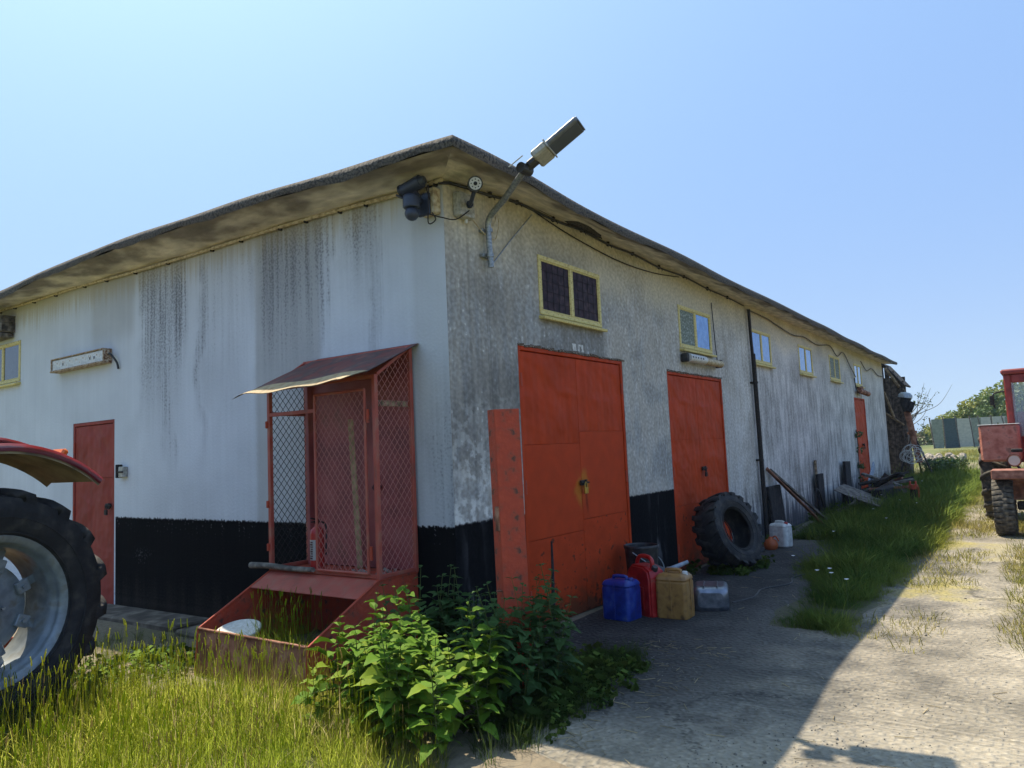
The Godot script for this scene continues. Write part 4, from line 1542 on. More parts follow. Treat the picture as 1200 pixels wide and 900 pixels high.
	# switch by the door
	t = thing("switch_box", "small grey switch box on the white wall right of the single red door", "switch", Vector3(0, 1.44, -4.82))
	b = MB.new()
	b.box(Vector3(-0.03, 0.07, 0.02), Vector3(0.06, 0.12, 0.1), 0.008)
	obj("case", b, M.grey_box, t)
	b = MB.new()
	b.box(Vector3(-0.035, 0.08, -0.06), Vector3(0.07, 0.15, 0.03), 0.006)
	b.box(Vector3(-0.06, 0.07, 0.02), Vector3(0.02, 0.02, 0.1), 0.004)
	obj("lever", b, M.black_metal, t)
	# old block high up at the left
	t = thing("vent_block", "old grey concrete vent block under the eave above the left window", "vent", Vector3(0, 3.4, -8.15))
	b = MB.new()
	b.box(Vector3(-0.09, 0.14, 0), Vector3(0.18, 0.13, 0.8), 0.012)
	b.box(Vector3(-0.09, 0.035, 0), Vector3(0.16, 0.07, 0.74), 0.012)
	for z in [-0.36, -0.12, 0.12, 0.36]:
		b.box(Vector3(-0.09, 0.245, z), Vector3(0.16, 0.08, 0.06), 0.01)
	b.box(Vector3(-0.09, 0.295, 0), Vector3(0.18, 0.02, 0.8), 0.006)
	obj("block", b, M.grey_wood, t)
	# lamps over the doors
	t = thing("tube_lamp", "tube lamp half white half yellowed over the second red door", "lamp", Vector3(5.1, 2.6, 0))
	b = MB.new()
	b.tube([Vector3(-0.55, 0.03, 0.09), Vector3(0.0, 0.03, 0.09)], 0.055, 12)
	obj("white_cover", b, M.white_metal, t)
	b = MB.new()
	b.tube([Vector3(0.0, 0.025, 0.09), Vector3(0.62, 0.025, 0.09)], 0.048, 12)
	obj("yellowed_cover", b, M.cream, t)
	b = MB.new()
	for x in [-0.57, 0.63]:
		b = MB.new()
		b.box(Vector3(x, 0.03, 0.06), Vector3(0.05, 0.11, 0.1), 0.012)
		obj("holder", b, M.black_plastic, t)
	for i in 5:
		b = MB.new()
		b.box(Vector3(-0.5 + 0.085 * i, 0.035, 0.143), Vector3(0.03, 0.022, 0.008), 0.002)
		obj("dark_mark", b, M.black_plastic, t)
	b = MB.new()
	b.tube([Vector3(0.6, 0.06, 0.05), Vector3(0.62, 0.3, 0.03), Vector3(0.6, 0.9, 0.02)], 0.007, 5)
	obj("cable", b, M.black_plastic, t)
	t = thing("broken_lamp", "broken rusty lamp over the narrow far red door", "lamp", Vector3(15.55, 2.58, 0))
	b = MB.new()
	b.tube([Vector3(-0.42, 0.05, 0.1), Vector3(0.1, 0.03, 0.12), Vector3(0.4, 0.0, 0.15)], 0.06, 8)
	b.box(Vector3(-0.1, 0.1, 0.06), Vector3(0.24, 0.14, 0.12), 0.02, Basis(Vector3(0, 0, 1), 0.2))
	obj("case", b, M.rust, t)
	b = MB.new()
	b.tube(smooth_path([Vector3(-0.5, 0.36, 0.03), Vector3(-0.55, 0.1, 0.06), Vector3(-0.3, 0.0, 0.1), Vector3(0.1, 0.12, 0.1)]), 0.015, 6)
	obj("cable_end", b, M.black_plastic, t)

func bullet(label: String, foot: Vector3, c: Vector3, dir: Vector3, ring: bool) -> void:
	var t := thing("bullet_camera", label, "camera", foot, 0.0, "security cameras at the corner")
	c -= foot
	dir = dir.normalized()
	var b := MB.new()
	b.tube([c - dir * 0.085, c + dir * 0.1], 0.053, 16)
	b.tube([c - dir * 0.12, c - dir * 0.085], 0.03, 12, 0.044)
	obj("body", b, M.camera_blue if not ring else M.black_plastic, t)
	b = MB.new()
	b.tube([c + dir * 0.098, c + dir * 0.115], 0.057, 16)
	var q := obj("hood", b, M.black_plastic, t)
	if ring:
		b = MB.new()
		b.tube([c + dir * 0.112, c + dir * 0.119], 0.047, 16)
		obj("light_ring", b, M.white_metal, t)
		b = MB.new()
		b.tube([c + dir * 0.117, c + dir * 0.124], 0.015, 12)
		var sx := dir.cross(Vector3.UP).normalized()
		var sy := sx.cross(dir)
		for k in 8:
			var an := TAU * k / 8
			var e := c + dir * 0.116 + (sx * cos(an) + sy * sin(an)) * 0.032
			b.tube([e, e + dir * 0.006], 0.005, 6)
		obj("lens", b, M.dark, t)
	b = MB.new()
	b.tube(smooth_path([Vector3(0, 0, 0), (c * 0.45 + Vector3(0, -0.03, 0)), c - dir * 0.02 - Vector3(0, 0.04, 0)], 4), 0.017, 8)
	b.tube([Vector3(0, 0, 0), c.normalized() * 0.02], 0.03, 10)
	obj("arm", b, M.camera_blue, t)

# ---------------------------------------------------------------- the wire cage on its steel bin
func cage_and_bin() -> void:
	rng.seed = 31
	var zl := -1.62
	var zr := -0.37
	var t := thing("steel_bin", "low rusty red steel bin with sloping sides holding weeds, under the wire cage", "bin", Vector3(-0.55, 0.0, -1.0))
	var o := Vector3(-0.55, 0, -1.0)
	var out := PackedVector2Array([Vector2(-0.03, 0.655), Vector2(-0.45, 0.655), Vector2(-1.09, 0.33), Vector2(-1.13, -0.1), Vector2(-0.03, -0.1)])
	for k in 2:
		var b := MB.new()
		b.at(Basis(), -o)
		var z := zr if k == 0 else zl
		b.prism(out, z - 0.004, z + 0.004)
		for e in [[out[0], out[1]], [out[1], out[2]], [out[2], out[3]]]:   # folded rim
			b.tube([Vector3(e[0].x, e[0].y, z), Vector3(e[1].x, e[1].y, z)], 0.011, 6)
		obj("side_panel", b, M.red_rust, t)
	var b := MB.new()
	b.at(Basis(), -o)
	b.box(Vector3(-1.11, 0.115, (zl + zr) / 2), Vector3(0.008, 0.43, zr - zl - 0.01), 0.002, Basis(Vector3(0, 0, 1), -0.09))
	b.tube([Vector3(-1.09, 0.33, zl), Vector3(-1.09, 0.33, zr)], 0.012, 6)
	obj("front_panel", b, M.rust, t).set_meta("label", "rust brown front panel with worn red paint")
	b = MB.new()
	b.at(Basis(), -o)
	b.box(Vector3(-0.24, 0.655, (zl + zr) / 2), Vector3(0.42, 0.012, zr - zl), 0.003)
	obj("deck", b, M.red_rust, t)
	b = MB.new()
	b.at(Basis(), -o)
	b.box(Vector3(-0.545, 0.605, (zl + zr) / 2), Vector3(0.22, 0.01, zr - zl - 0.02), 0.003, Basis(Vector3(0, 0, 1), 0.47))
	obj("hood", b, M.red_paint, t)
	b = MB.new()
	b.at(Basis(), -o)
	b.box(Vector3(-0.04, 0.28, (zl + zr) / 2), Vector3(0.01, 0.74, zr - zl - 0.02), 0.002)
	obj("back_panel", b, M.red_rust, t)
	# earth in it
	var rows := []
	for i in 13:
		var r := []
		for j in 15:
			var x := lerpf(-0.06, -1.09, i / 12.0)
			var z := lerpf(zl + 0.02, zr - 0.02, j / 14.0)
			r.append(Vector3(x, 0.13 + 0.05 * rng.randf() + 0.06 * sin(z * 5.0), z))
		rows.append(r)
	b = MB.new()
	b.grid(rows)
	tag(obj("soil", b, mottled(ramp_tex(93, 0.05, [[0.2, S(62, 50, 38)], [0.8, S(112, 92, 68)]]), 3.0, 0.95, 0.0, M.rough_bump, 1.0)), "dark earth filling the rusty steel bin", "soil", "", "stuff")
	t = thing("enamel_dish", "round white dish lying tilted on the earth in the steel bin", "dish", Vector3(-0.93, 0.30, -1.36))
	t.basis = Basis(Vector3(0, 0, 1), 0.22) * Basis(Vector3(1, 0, 0), 0.12)
	b = MB.new()
	b.lathe([Vector2(0.155, -0.02), Vector2(0.165, 0.0), Vector2(0.168, 0.016), Vector2(0.155, 0.022), Vector2(0.148, 0.012), Vector2(0.09, 0.008), Vector2(0.001, 0.012)], 32)
	obj("dish", b, mottled(ramp_tex(94, 0.03, [[0.2, S(206, 200, 186)], [0.8, S(232, 230, 222)]]), 3.0, 0.6), t)
	# cage
	var c := thing("wire_cage", "tall red wire mesh cage with tin roof standing against the white wall", "cage", Vector3(-0.25, 0.66, -1.0))
	o = c.position
	var f := MB.new()
	f.at(Basis(), -o)
	var xb := -0.045
	var xf := -0.43
	for p in [[xf, zl, 2.17], [xf, zr, 2.17], [xb, zl, 2.42], [xb, zr, 2.42]]:
		f.box(Vector3(p[0], (0.66 + p[2]) / 2, p[1]), Vector3(0.035, p[2] - 0.66, 0.035), 0.004)
	f.box(Vector3(xf, 2.155, (zl + zr) / 2), Vector3(0.03, 0.03, zr - zl - 0.036), 0.003)
	f.box(Vector3(xb, 2.405, (zl + zr) / 2), Vector3(0.03, 0.03, zr - zl - 0.036), 0.003)
	f.box(Vector3(xf, 0.68, (zl + zr) / 2), Vector3(0.03, 0.03, zr - zl - 0.036), 0.003)
	for z in [zl, zr]:
		f.box(Vector3((xf + xb) / 2, 2.285, z), Vector3(0.42, 0.026, 0.026), 0.003, Basis(Vector3(0, 0, 1), 0.575))
		f.box(Vector3((xf + xb) / 2, 0.68, z), Vector3(0.35, 0.028, 0.028), 0.003)
	obj("frame", f, M.red_paint, c)
	b = MB.new()
	b.at(Basis(), -o)
	b.box(Vector3(xf, 1.94, -1.33), Vector3(0.03, 0.03, 0.56), 0.003)
	b.box(Vector3((xf + xb) / 2, 1.95, zl + 0.01), Vector3(0.38, 0.03, 0.02), 0.003)
	obj("cross_rail", b, M.red_paint, c)
	b = MB.new()
	b.at(Basis(), -o)
	b.box(Vector3((xf + xb) / 2, 1.955, zr - 0.02), Vector3(0.35, 0.045, 0.016), 0.003)
	obj("wooden_rail", b, M.wood, c)
	b = MB.new()
	b.at(Basis(), -o)
	b.box(Vector3(xb - 0.015, 1.53, -0.955), Vector3(0.006, 1.72, 1.15), 0.001)
	b.box(Vector3(xb - 0.04, 1.53, -1.535), Vector3(0.06, 1.72, 0.035), 0.004)
	obj("back_panel", b, M.red_sheet, c)
	b = MB.new()
	b.at(Basis(), -o)
	mesh_panel(b, Vector3(0, 0, zr), Vector3(1, 0, 0), Vector3(0, 1, 0), PackedVector2Array([Vector2(xf, 0.69), Vector2(xb, 0.69), Vector2(xb, 2.4), Vector2(xf, 2.15)]), 0.074, 0.0024)
	obj("wire_mesh", b, M.mesh_red, c)
	b = MB.new()
	b.at(Basis(), -o)
	mesh_panel(b, Vector3(0, 0, zl), Vector3(1, 0, 0), Vector3(0, 1, 0), PackedVector2Array([Vector2(xf, 0.69), Vector2(xb, 0.69), Vector2(xb, 2.4), Vector2(xf, 2.15)]), 0.074, 0.0024)
	obj("wire_mesh", b, M.black_metal, c)
	# its door, of round bar and mesh
	b = MB.new()
	b.at(Basis(), -o)
	var dz0 := -1.02
	var dz1 := -0.455
	var dx := xf - 0.025
	for e in [[Vector3(dx, 0.7, dz0), Vector3(dx, 2.06, dz0)], [Vector3(dx, 2.06, dz0), Vector3(dx, 2.06, dz1)], [Vector3(dx, 2.06, dz1), Vector3(dx, 0.7, dz1)], [Vector3(dx, 0.7, dz1), Vector3(dx, 0.7, dz0)]]:
		b.tube([e[0], e[1]], 0.012, 8)
	var d := obj("door", b, M.red_paint, c)
	b = MB.new()
	b.at(Basis(), -o)
	mesh_panel(b, Vector3(dx, 0, 0), Vector3(0, 0, 1), Vector3(0, 1, 0), PackedVector2Array([Vector2(dz0, 0.7), Vector2(dz1, 0.7), Vector2(dz1, 2.06), Vector2(dz0, 2.06)]), 0.074, 0.0024)
	obj("wire_mesh", b, M.mesh_red, d)
	for y in [0.85, 1.86]:
		b = MB.new()
		b.at(Basis(), -o)
		b.tube([Vector3(dx, y - 0.05, dz1 + 0.03), Vector3(dx, y + 0.05, dz1 + 0.03)], 0.013, 8)
		obj("hinge", b, M.red_rust, d)
	for y in [0.85, 1.2, 1.86]:
		b = MB.new()
		b.at(Basis(), -o)
		b.box(Vector3(xf - 0.02, y, zl - 0.012), Vector3(0.03, 0.06, 0.02), 0.005)
		obj("hinge_stub", b, M.red_rust, c)
	b = MB.new()
	b.at(Basis(), -o)
	b.box(Vector3(xb - 0.03, 1.31, -0.74), Vector3(0.02, 0.08, 0.08), 0.012, Basis(Vector3.RIGHT, 0.7))
	b.tube([Vector3(xb - 0.035, 1.36, -0.74), Vector3(xb - 0.05, 1.42, -0.735)], 0.008, 6)
	obj("hook", b, plain(Color(0.08, 0.015, 0.018), 0.6), c)
	# tin roof, its front lip bent, with sunlight painted into its pale colour
	b = MB.new()
	b.at(Basis(), -o)
	rows = []
	for i in 11:
		var s := i / 10.0
		var r := []
		for j in 25:
			var w := j / 24.0
			var x := lerpf(-0.005, -0.60, s)
			var y := lerpf(2.435, 2.165, s) + 0.012 * sin(w * 9.0) * s * s - 0.03 * s * s * (1.0 - w) + 0.02 * s * s * sin(w * PI)
			var z := lerpf(lerpf(-1.5, -1.66, s), lerpf(-0.3, -0.27, s), w)
			r.append(Vector3(x, y, z))
		rows.append(r)
	b.grid(rows, false, true)
	var low := []
	for r in rows:
		low.append(r.map(func(p): return p - Vector3(0, 0.006, 0)))
	b.grid(low, false, false)
	var rm := mottled(ramp_tex(95, 0.012, [[0.1, S(128, 60, 50)], [0.4, S(116, 50, 46)], [0.6, S(74, 58, 58)], [0.9, S(150, 88, 72)]]), 1.2, 0.6, 0.0, M.fine_bump, 0.3)
	obj("roof", b, rm, c)
	b = MB.new()
	b.at(Basis(), -o)
	rows = []
	for i in 5:
		var r := []
		for j in 25:
			var w := j / 24.0
			var p: Vector3 = Vector3(-0.59, lerpf(2.165, 2.165, w) + 0.012 * sin(w * 9.0) - 0.03 * (1.0 - w) + 0.02 * sin(w * PI) + 0.008, lerpf(-1.66, -0.27, w))
			var ext := 0.14 + 0.02 * sin(w * 7.0) + 0.02 * w
			r.append(p + Vector3(-ext * i / 4.0, -0.062 * i / 4.0 - 0.012 * pow(i / 4.0, 2.0) + 0.012 * sin(w * 14.0) * i / 4.0, -0.05 * (1.0 - w) * i / 4.0 - 0.1 * w * i / 4.0))
		rows.append(r)
	b.grid(rows, false, true)
	low = []
	for r in rows:
		low.append(r.map(func(p): return p - Vector3(0, 0.005, 0)))
	b.grid(low, false, false)
	obj("sunlit_roof_lip", b, mottled(ramp_tex(96, 0.02, [[0.15, S(150, 126, 92)], [0.5, S(186, 166, 128)], [0.8, S(166, 134, 96)]]), 1.6, 0.8), c).set_meta("label", "bent front edge of the tin roof, coloured pale as sunlit")
	# things inside
	t = thing("fire_extinguisher", "red fire extinguisher with a white label standing inside the wire cage", "fire extinguisher", Vector3(-0.33, 0.665, -1.17))
	b = MB.new()
	b.lathe([Vector2(0.05, 0), Vector2(0.056, 0.012), Vector2(0.056, 0.29), Vector2(0.05, 0.325), Vector2(0.03, 0.345), Vector2(0.018, 0.35), Vector2(0.018, 0.37)], 24)
	obj("cylinder", b, plain(Color(0.42, 0.025, 0.02), 0.3), t)
	b = MB.new()
	var ring := []
	for y in [0.09, 0.25]:
		var r := []
		for k in 13:
			var an := 1.9 + 1.9 * k / 12.0
			r.append(Vector3(0.0572 * cos(an), y, -0.0572 * sin(an)))
		ring.append(r)
	b.grid(ring)
	b.grid(ring, false, true)
	var lb := obj("label_band", b, plain(Color(0.7, 0.68, 0.64), 0.5), t)
	b = MB.new()
	for i in 8:
		for s in 2:
			var an := 2.45 + 0.62 * s + 0.1 * rng.randf()
			b.box(Vector3(0.0578 * cos(an), 0.105 + 0.018 * i, -0.0578 * sin(an)), Vector3(0.002, 0.009 if i % 3 else 0.013, rng.randf_range(0.018, 0.03)), 0.0, Basis(Vector3.UP, an))
	obj("print", b, plain(Color(0.08, 0.02, 0.02), 0.6), lb)
	b = MB.new()
	b.box(Vector3(0, 0.385, 0), Vector3(0.03, 0.03, 0.03), 0.005)
	b.box(Vector3(-0.02, 0.41, 0.01), Vector3(0.1, 0.012, 0.02), 0.003, Basis(Vector3(0, 0, 1), -0.25))
	b.box(Vector3(-0.02, 0.392, 0.01), Vector3(0.09, 0.01, 0.018), 0.003)
	obj("valve", b, M.black_metal, t)
	b = MB.new()
	b.tube(smooth_path([Vector3(0.02, 0.385, 0), Vector3(0.07, 0.37, 0.01), Vector3(0.08, 0.3, 0.02), Vector3(0.068, 0.12, 0.02)]), 0.008, 6)
	obj("hose", b, M.black_plastic, t)
	t = thing("wooden_lath", "pale wooden lath leaning upright inside the wire cage", "lath", Vector3(-0.17, 0.67, -0.86))
	b = MB.new()
	b.box(Vector3(0.02, 0.6, -0.05), Vector3(0.014, 1.2, 0.06), 0.003, Basis(Vector3.RIGHT, -0.06))
	obj("strip", b, mottled(ramp_tex(97, 0.02, [[0.2, S(140, 120, 86)], [0.8, S(176, 154, 114)]]), 2.0, 0.9), t)
	t = thing("weathered_pole", "grey weathered pole lying along the front of the cage floor", "pole", Vector3(-0.44, 0.69, -1.2))
	b = MB.new()
	b.tube(smooth_path([Vector3(-0.05, 0.01, -0.62), Vector3(-0.04, 0.015, -0.4), Vector3(-0.03, 0.005, -0.1), Vector3(-0.035, 0.012, 0.15)], 5), 0.026, 9, 0.02)
	obj("stick", b, M.grey_wood, t)
	t = thing("rubble_bits", "crumbs of pale rubble scattered on the cage floor", "rubble", Vector3(-0.25, 0.665, -0.5))
	t.set_meta("kind", "stuff")
	b = MB.new()
	for i in 16:
		b.box(Vector3(rng.randf_range(-0.15, 0.15), 0.012, rng.randf_range(-0.3, 0.1)), Vector3.ONE * rng.randf_range(0.014, 0.04), 0.006, Basis.from_euler(Vector3(rng.randf(), rng.randf() * 3, rng.randf())))
	obj("bits", b, M.concrete, t)

# ---------------------------------------------------------------- things in the yard by the doors
func yard_things() -> void:
	rng.seed = 41
	# red corner guard post: a steel channel set in the ground
	var t := thing("steel_post", "chipped red steel channel post standing upright at the building corner", "post", Vector3(-0.33, gy(0, 0.8), 0.76))
	t.basis = Basis(Vector3(0, 0, 1), 0.018) * Basis(Vector3.UP, -0.5)
	var b := MB.new()
	b.box(Vector3(0, 0.86, 0.045), Vector3(0.18, 1.94, 0.012), 0.003)
	for x in [-1.0, 1.0]:
		b.box(Vector3(x * 0.084, 0.86, -0.012), Vector3(0.012, 1.94, 0.10), 0.003)
	obj("channel", b, M.red_rust, t)
	b = MB.new()
	b.box(Vector3(-0.09, 1.12, 0.02), Vector3(0.02, 0.16, 0.05), 0.006)
	obj("hinge_stub", b, M.rust, t)
	b = MB.new()
	b.tube([Vector3(-0.09, 0.66, 0.03), Vector3(-0.13, 0.665, 0.03)], 0.006, 6)
	obj("bolt", b, M.rust, t)
	b = MB.new()
	b.tube([Vector3(0, 0, 0), Vector3(0.13, 0.26, -0.07), Vector3(0.27, 0.52, -0.15), Vector3(0.38, 0.74, -0.22)], 0.021, 7, 0.009)
	t = thing("dark_stick", "thin dark stick leaning on the first red door", "stick", Vector3(0.76, 0.02, 0.34))
	obj("stick", b, M.dark_wood, t)
	# cans
	var blue := mottled(ramp_tex(101, 0.012, [[0.2, S(18, 40, 108)], [0.55, S(24, 52, 136)], [0.75, S(40, 70, 148)], [0.95, S(70, 92, 146)]]), 2.0, 0.35)
	var red := mottled(ramp_tex(102, 0.012, [[0.2, S(142, 20, 24)], [0.55, S(166, 28, 30)], [0.75, S(178, 50, 46)], [0.95, S(150, 66, 58)]]), 2.0, 0.35)
	var yel := mottled(ramp_tex(103, 0.012, [[0.1, S(92, 66, 38)], [0.3, S(142, 104, 54)], [0.6, S(162, 122, 66)], [0.95, S(116, 84, 48)]]), 2.2, 0.4)
	var white := mottled(ramp_tex(104, 0.015, [[0.2, S(176, 176, 172)], [0.7, S(212, 212, 206)]]), 2.0, 0.45)
	jerrycan("blue plastic jerry can in front of the first red door", Vector3(1.76, 0.005, 0.44), PI / 2 - 0.12, 0.29, 0.23, 0.385, blue, blue)
	jerrycan("dirty yellow jerry can with a pale cap, right of the red fuel can", Vector3(2.0, 0.005, 0.85), PI / 2 + 0.05, 0.285, 0.23, 0.43, yel, white)
	jerrycan("white jerry can standing beyond the leaning tyre at the grass edge", Vector3(6.62, 0.03, 0.47), PI / 2 - 0.35, 0.27, 0.2, 0.36, white, red)
	# red fuel can: slim with a big handle
	t = thing("fuel_can", "tall red fuel can with a carrying handle, between the blue and yellow cans", "fuel can", Vector3(2.02, 0.005, 0.56), PI / 2 - 0.55)
	b = MB.new()
	var prof := PackedVector2Array([Vector2(-0.17, 0.0), Vector2(0.17, 0.0), Vector2(0.19, 0.02), Vector2(0.19, 0.34), Vector2(0.17, 0.4), Vector2(0.1, 0.455), Vector2(-0.09, 0.455), Vector2(-0.17, 0.42), Vector2(-0.19, 0.36), Vector2(-0.19, 0.02)])
	b.prism(prof, -0.07, 0.07)
	for z in [-1.0, 1.0]:
		var inner := PackedVector2Array()
		for p in prof:
			inner.append((p - Vector2(0, 0.22)) * 0.93 + Vector2(0, 0.22))
		b.prism(inner, z * 0.07, z * 0.088)
	obj("body", b, red, t)
	b = MB.new()
	b.tube(smooth_path([Vector3(-0.12, 0.43, 0), Vector3(-0.12, 0.5, 0), Vector3(-0.06, 0.53, 0), Vector3(0.06, 0.525, 0), Vector3(0.12, 0.48, 0), Vector3(0.13, 0.42, 0)]), 0.02, 8)
	obj("handle", b, red, t)
	b = MB.new()
	b.box(Vector3(0, 0.17, 0.092), Vector3(0.2, 0.2, 0.012), 0.006)
	b.box(Vector3(0, 0.17, -0.092), Vector3(0.2, 0.2, 0.012), 0.006)
	obj("raised_panel", b, red, t)
	b = MB.new()
	b.at(Basis(Vector3(0, 0, 1), 0.5), Vector3(-0.15, 0.42, 0))
	b.lathe([Vector2(0.03, 0), Vector2(0.03, 0.035), Vector2(0.024, 0.042)], 16)
	obj("cap", b, M.black_plastic, t)
	# pail behind
	t = thing("black_pail", "tall black plastic pail with a torn sticker, behind the fuel cans", "pail", Vector3(2.62, 0.0, 0.24))
	b = MB.new()
	b.lathe([Vector2(0.135, 0.0), Vector2(0.14, 0.01), Vector2(0.168, 0.52), Vector2(0.178, 0.525), Vector2(0.178, 0.55), Vector2(0.165, 0.555), Vector2(0.16, 0.54), Vector2(0.13, 0.02)], 32, false)
	obj("body", b, M.black_plastic, t)
	b = MB.new()
	b.box(Vector3(-0.135, 0.36, 0.135), Vector3(0.09, 0.06, 0.004), 0.001, Basis(Vector3.UP, -PI / 4))
	obj("sticker", b, M.cream, t)
	b = MB.new()
	b.tube(smooth_path([Vector3(0.2, 0.5, 0.0), Vector3(0.14, 0.36, 0.16), Vector3(0.0, 0.3, 0.225), Vector3(-0.14, 0.38, 0.16), Vector3(-0.2, 0.5, 0.0)]), 0.005, 6)
	obj("wire_handle", b, M.galv, t)
	# funnel
	t = thing("funnel", "grey blue funnel lying against the fuel cans with its spout raised", "funnel", Vector3(2.32, 0.3, 0.5))
	var ax := Vector3(0.5, 0.34, 0.75).normalized()
	var sx := ax.cross(Vector3.UP).normalized()
	t.basis = Basis(sx, ax, sx.cross(ax))
	b = MB.new()
	b.lathe([Vector2(0.15, -0.02), Vector2(0.15, 0.02), Vector2(0.14, 0.03), Vector2(0.035, 0.13), Vector2(0.025, 0.15)], 28, false)
	b.lathe([Vector2(0.02, 0.15), Vector2(0.03, 0.13), Vector2(0.134, 0.03), Vector2(0.145, -0.02)], 28, false)
	obj("cone", b, M.black_plastic, t)
	b = MB.new()
	b.lathe([Vector2(0.026, 0.145), Vector2(0.017, 0.36), Vector2(0.013, 0.36), Vector2(0.02, 0.145)], 16, false)
	obj("spout", b, mottled(ramp_tex(105, 0.02, [[0.2, S(130, 146, 160)], [0.8, S(166, 180, 190)]]), 2.0, 0.4), t)
	t = thing("grey_jug", "pale grey plastic jug behind the yellow can under the funnel", "jug", Vector3(2.42, 0.0, 0.62))
	b = MB.new()
	b.lathe([Vector2(0.075, 0), Vector2(0.085, 0.01), Vector2(0.085, 0.27), Vector2(0.07, 0.32), Vector2(0.03, 0.35), Vector2(0.026, 0.38)], 20)
	obj("body", b, mottled(ramp_tex(106, 0.02, [[0.2, S(120, 118, 112)], [0.8, S(160, 158, 150)]]), 2.0, 0.5), t)
	b = MB.new()
	b.tube(smooth_path([Vector3(0.02, 0.35, 0), Vector3(0.09, 0.35, 0), Vector3(0.1, 0.26, 0), Vector3(0.08, 0.2, 0)]), 0.012, 7)
	obj("handle", b, M.grey_box, t)
	# metal can lying on its side
	t = thing("metal_can", "grey metal can lying on its side right of the yellow can", "metal can", Vector3(2.62, 0.125, 1.0))
	t.basis = Basis(Vector3.UP, 0.35) * Basis(Vector3(0, 0, 1), PI / 2)
	b = can_shape(0.23, 0.32, 0.40, 0.05)
	b.t = Transform3D.IDENTITY
	for z in [-0.06, 0.06]:
		b.tube([Vector3(0.12, 0.08, z), Vector3(0.12, 0.36, z)], 0.008, 6)
		b.tube([Vector3(-0.12, 0.08, z), Vector3(-0.12, 0.36, z)], 0.008, 6)
	obj("body", b, mottled(ramp_tex(107, 0.02, [[0.2, S(108, 114, 124)], [0.8, S(150, 154, 162)]]), 2.0, 0.3, 0.75), t)
	t.position = Vector3(2.66, 0.12, 0.93)
	# little orange jug by the white can
	t = thing("orange_jug", "small round orange jug beside the white jerry can", "jug", Vector3(6.36, 0.02, 0.40))
	b = MB.new()
	b.lathe([Vector2(0.06, 0), Vector2(0.085, 0.02), Vector2(0.1, 0.07), Vector2(0.08, 0.13), Vector2(0.03, 0.16), Vector2(0.025, 0.18)], 20)
	obj("body", b, plain(Color(0.38, 0.08, 0.015), 0.5), t)
	b = MB.new()
	b.tube(smooth_path([Vector3(0, 0.16, 0.02), Vector3(0, 0.19, 0.07), Vector3(0, 0.12, 0.11)]), 0.01, 6)
	obj("handle", b, plain(Color(0.45, 0.09, 0.02), 0.5), t)
	# tyre leaning on the second door
	t = thing("tractor_tyre", "big worn black tractor tyre leaning on the second red door", "tyre", Vector3(4.6, 0.47, 0.44))
	ax = Vector3(-0.24, 0.34, 0.9).normalized()
	sx = Vector3.RIGHT
	sx = (sx - ax * sx.dot(ax)).normalized()
	t.basis = Basis(sx, ax, sx.cross(ax))
	obj("casing", tyre_mesh(0.465, 0.24, 0.31, 36, 0.014), M.rubber, t)
	# dark hose on the ground
	b = MB.new()
	var hp := []
	for p in [[2.75, 1.1], [3.1, 1.2], [3.5, 1.15], [3.9, 1.32], [4.3, 1.25], [4.7, 1.4]]:
		hp.append(Vector3(p[0], gy(p[0], p[1]) + 0.022, p[1]))
	b.tube(smooth_path(hp), 0.009, 6)
	tag(obj("black_hose", b, M.black_plastic), "thin black hose lying on the dark ground in front of the tyre", "hose")
	# crumbs of stone and mortar
	var pm := MB.new()
	pm.box(Vector3.ZERO, Vector3(1.0, 0.6, 0.8), 0.2)
	var trs := []
	var cols := []
	for i in 6500:
		var x := -0.9 + 15.0 * pow(rng.randf(), 1.6)
		var z := 0.1 + 4.0 * pow(rng.randf(), 1.1)
		if in_strip(x, z) > 0.1:
			continue
		var s := rng.randf_range(0.004, 0.011) * (2.2 if rng.randf() < 0.03 else 1.0)
		trs.append(Transform3D(Basis.from_euler(Vector3(rng.randf() * 3, rng.randf() * 6, rng.randf() * 3)).scaled(Vector3.ONE * s), Vector3(x, gy(x, z) + 0.018, z)))
		var k := rng.randf_range(0.35, 1.1)
		cols.append(Color(0.24, 0.22, 0.18) * k)
	var stm := plain(Color(1, 1, 1), 0.95)
	stm.vertex_color_use_as_albedo = true
	var sb := MB.new()
	sb.box(Vector3.ZERO, Vector3(1.0, 0.03, 0.04), 0.0)
	var st := []
	var sc := []
	for i in 380:
		var x := -1.0 + 11.0 * pow(rng.randf(), 1.5)
		var z := rng.randf_range(0.3, 4.2)
		if rng.randf() < 0.45:
			x = rng.randf_range(-1.0, 1.2)
			z = rng.randf_range(0.9, 1.7)
		st.append(Transform3D(Basis.from_euler(Vector3(0, rng.randf() * TAU, rng.randfn(0, 0.06))).scaled(Vector3.ONE * rng.randf_range(0.03, 0.10)), Vector3(x, gy(x, z) + 0.024, z)))
		sc.append(Color(0.34, 0.27, 0.15) * rng.randf_range(0.4, 1.2))
	tag(many("straw_litter", sb.mesh(), stm, st, sc), "dry straw and twigs scattered over the yard", "litter")
	tag(many("loose_gravel", pm.mesh(), stm, trs, cols), "loose gravel and crumbs of mortar scattered over the yard", "gravel")

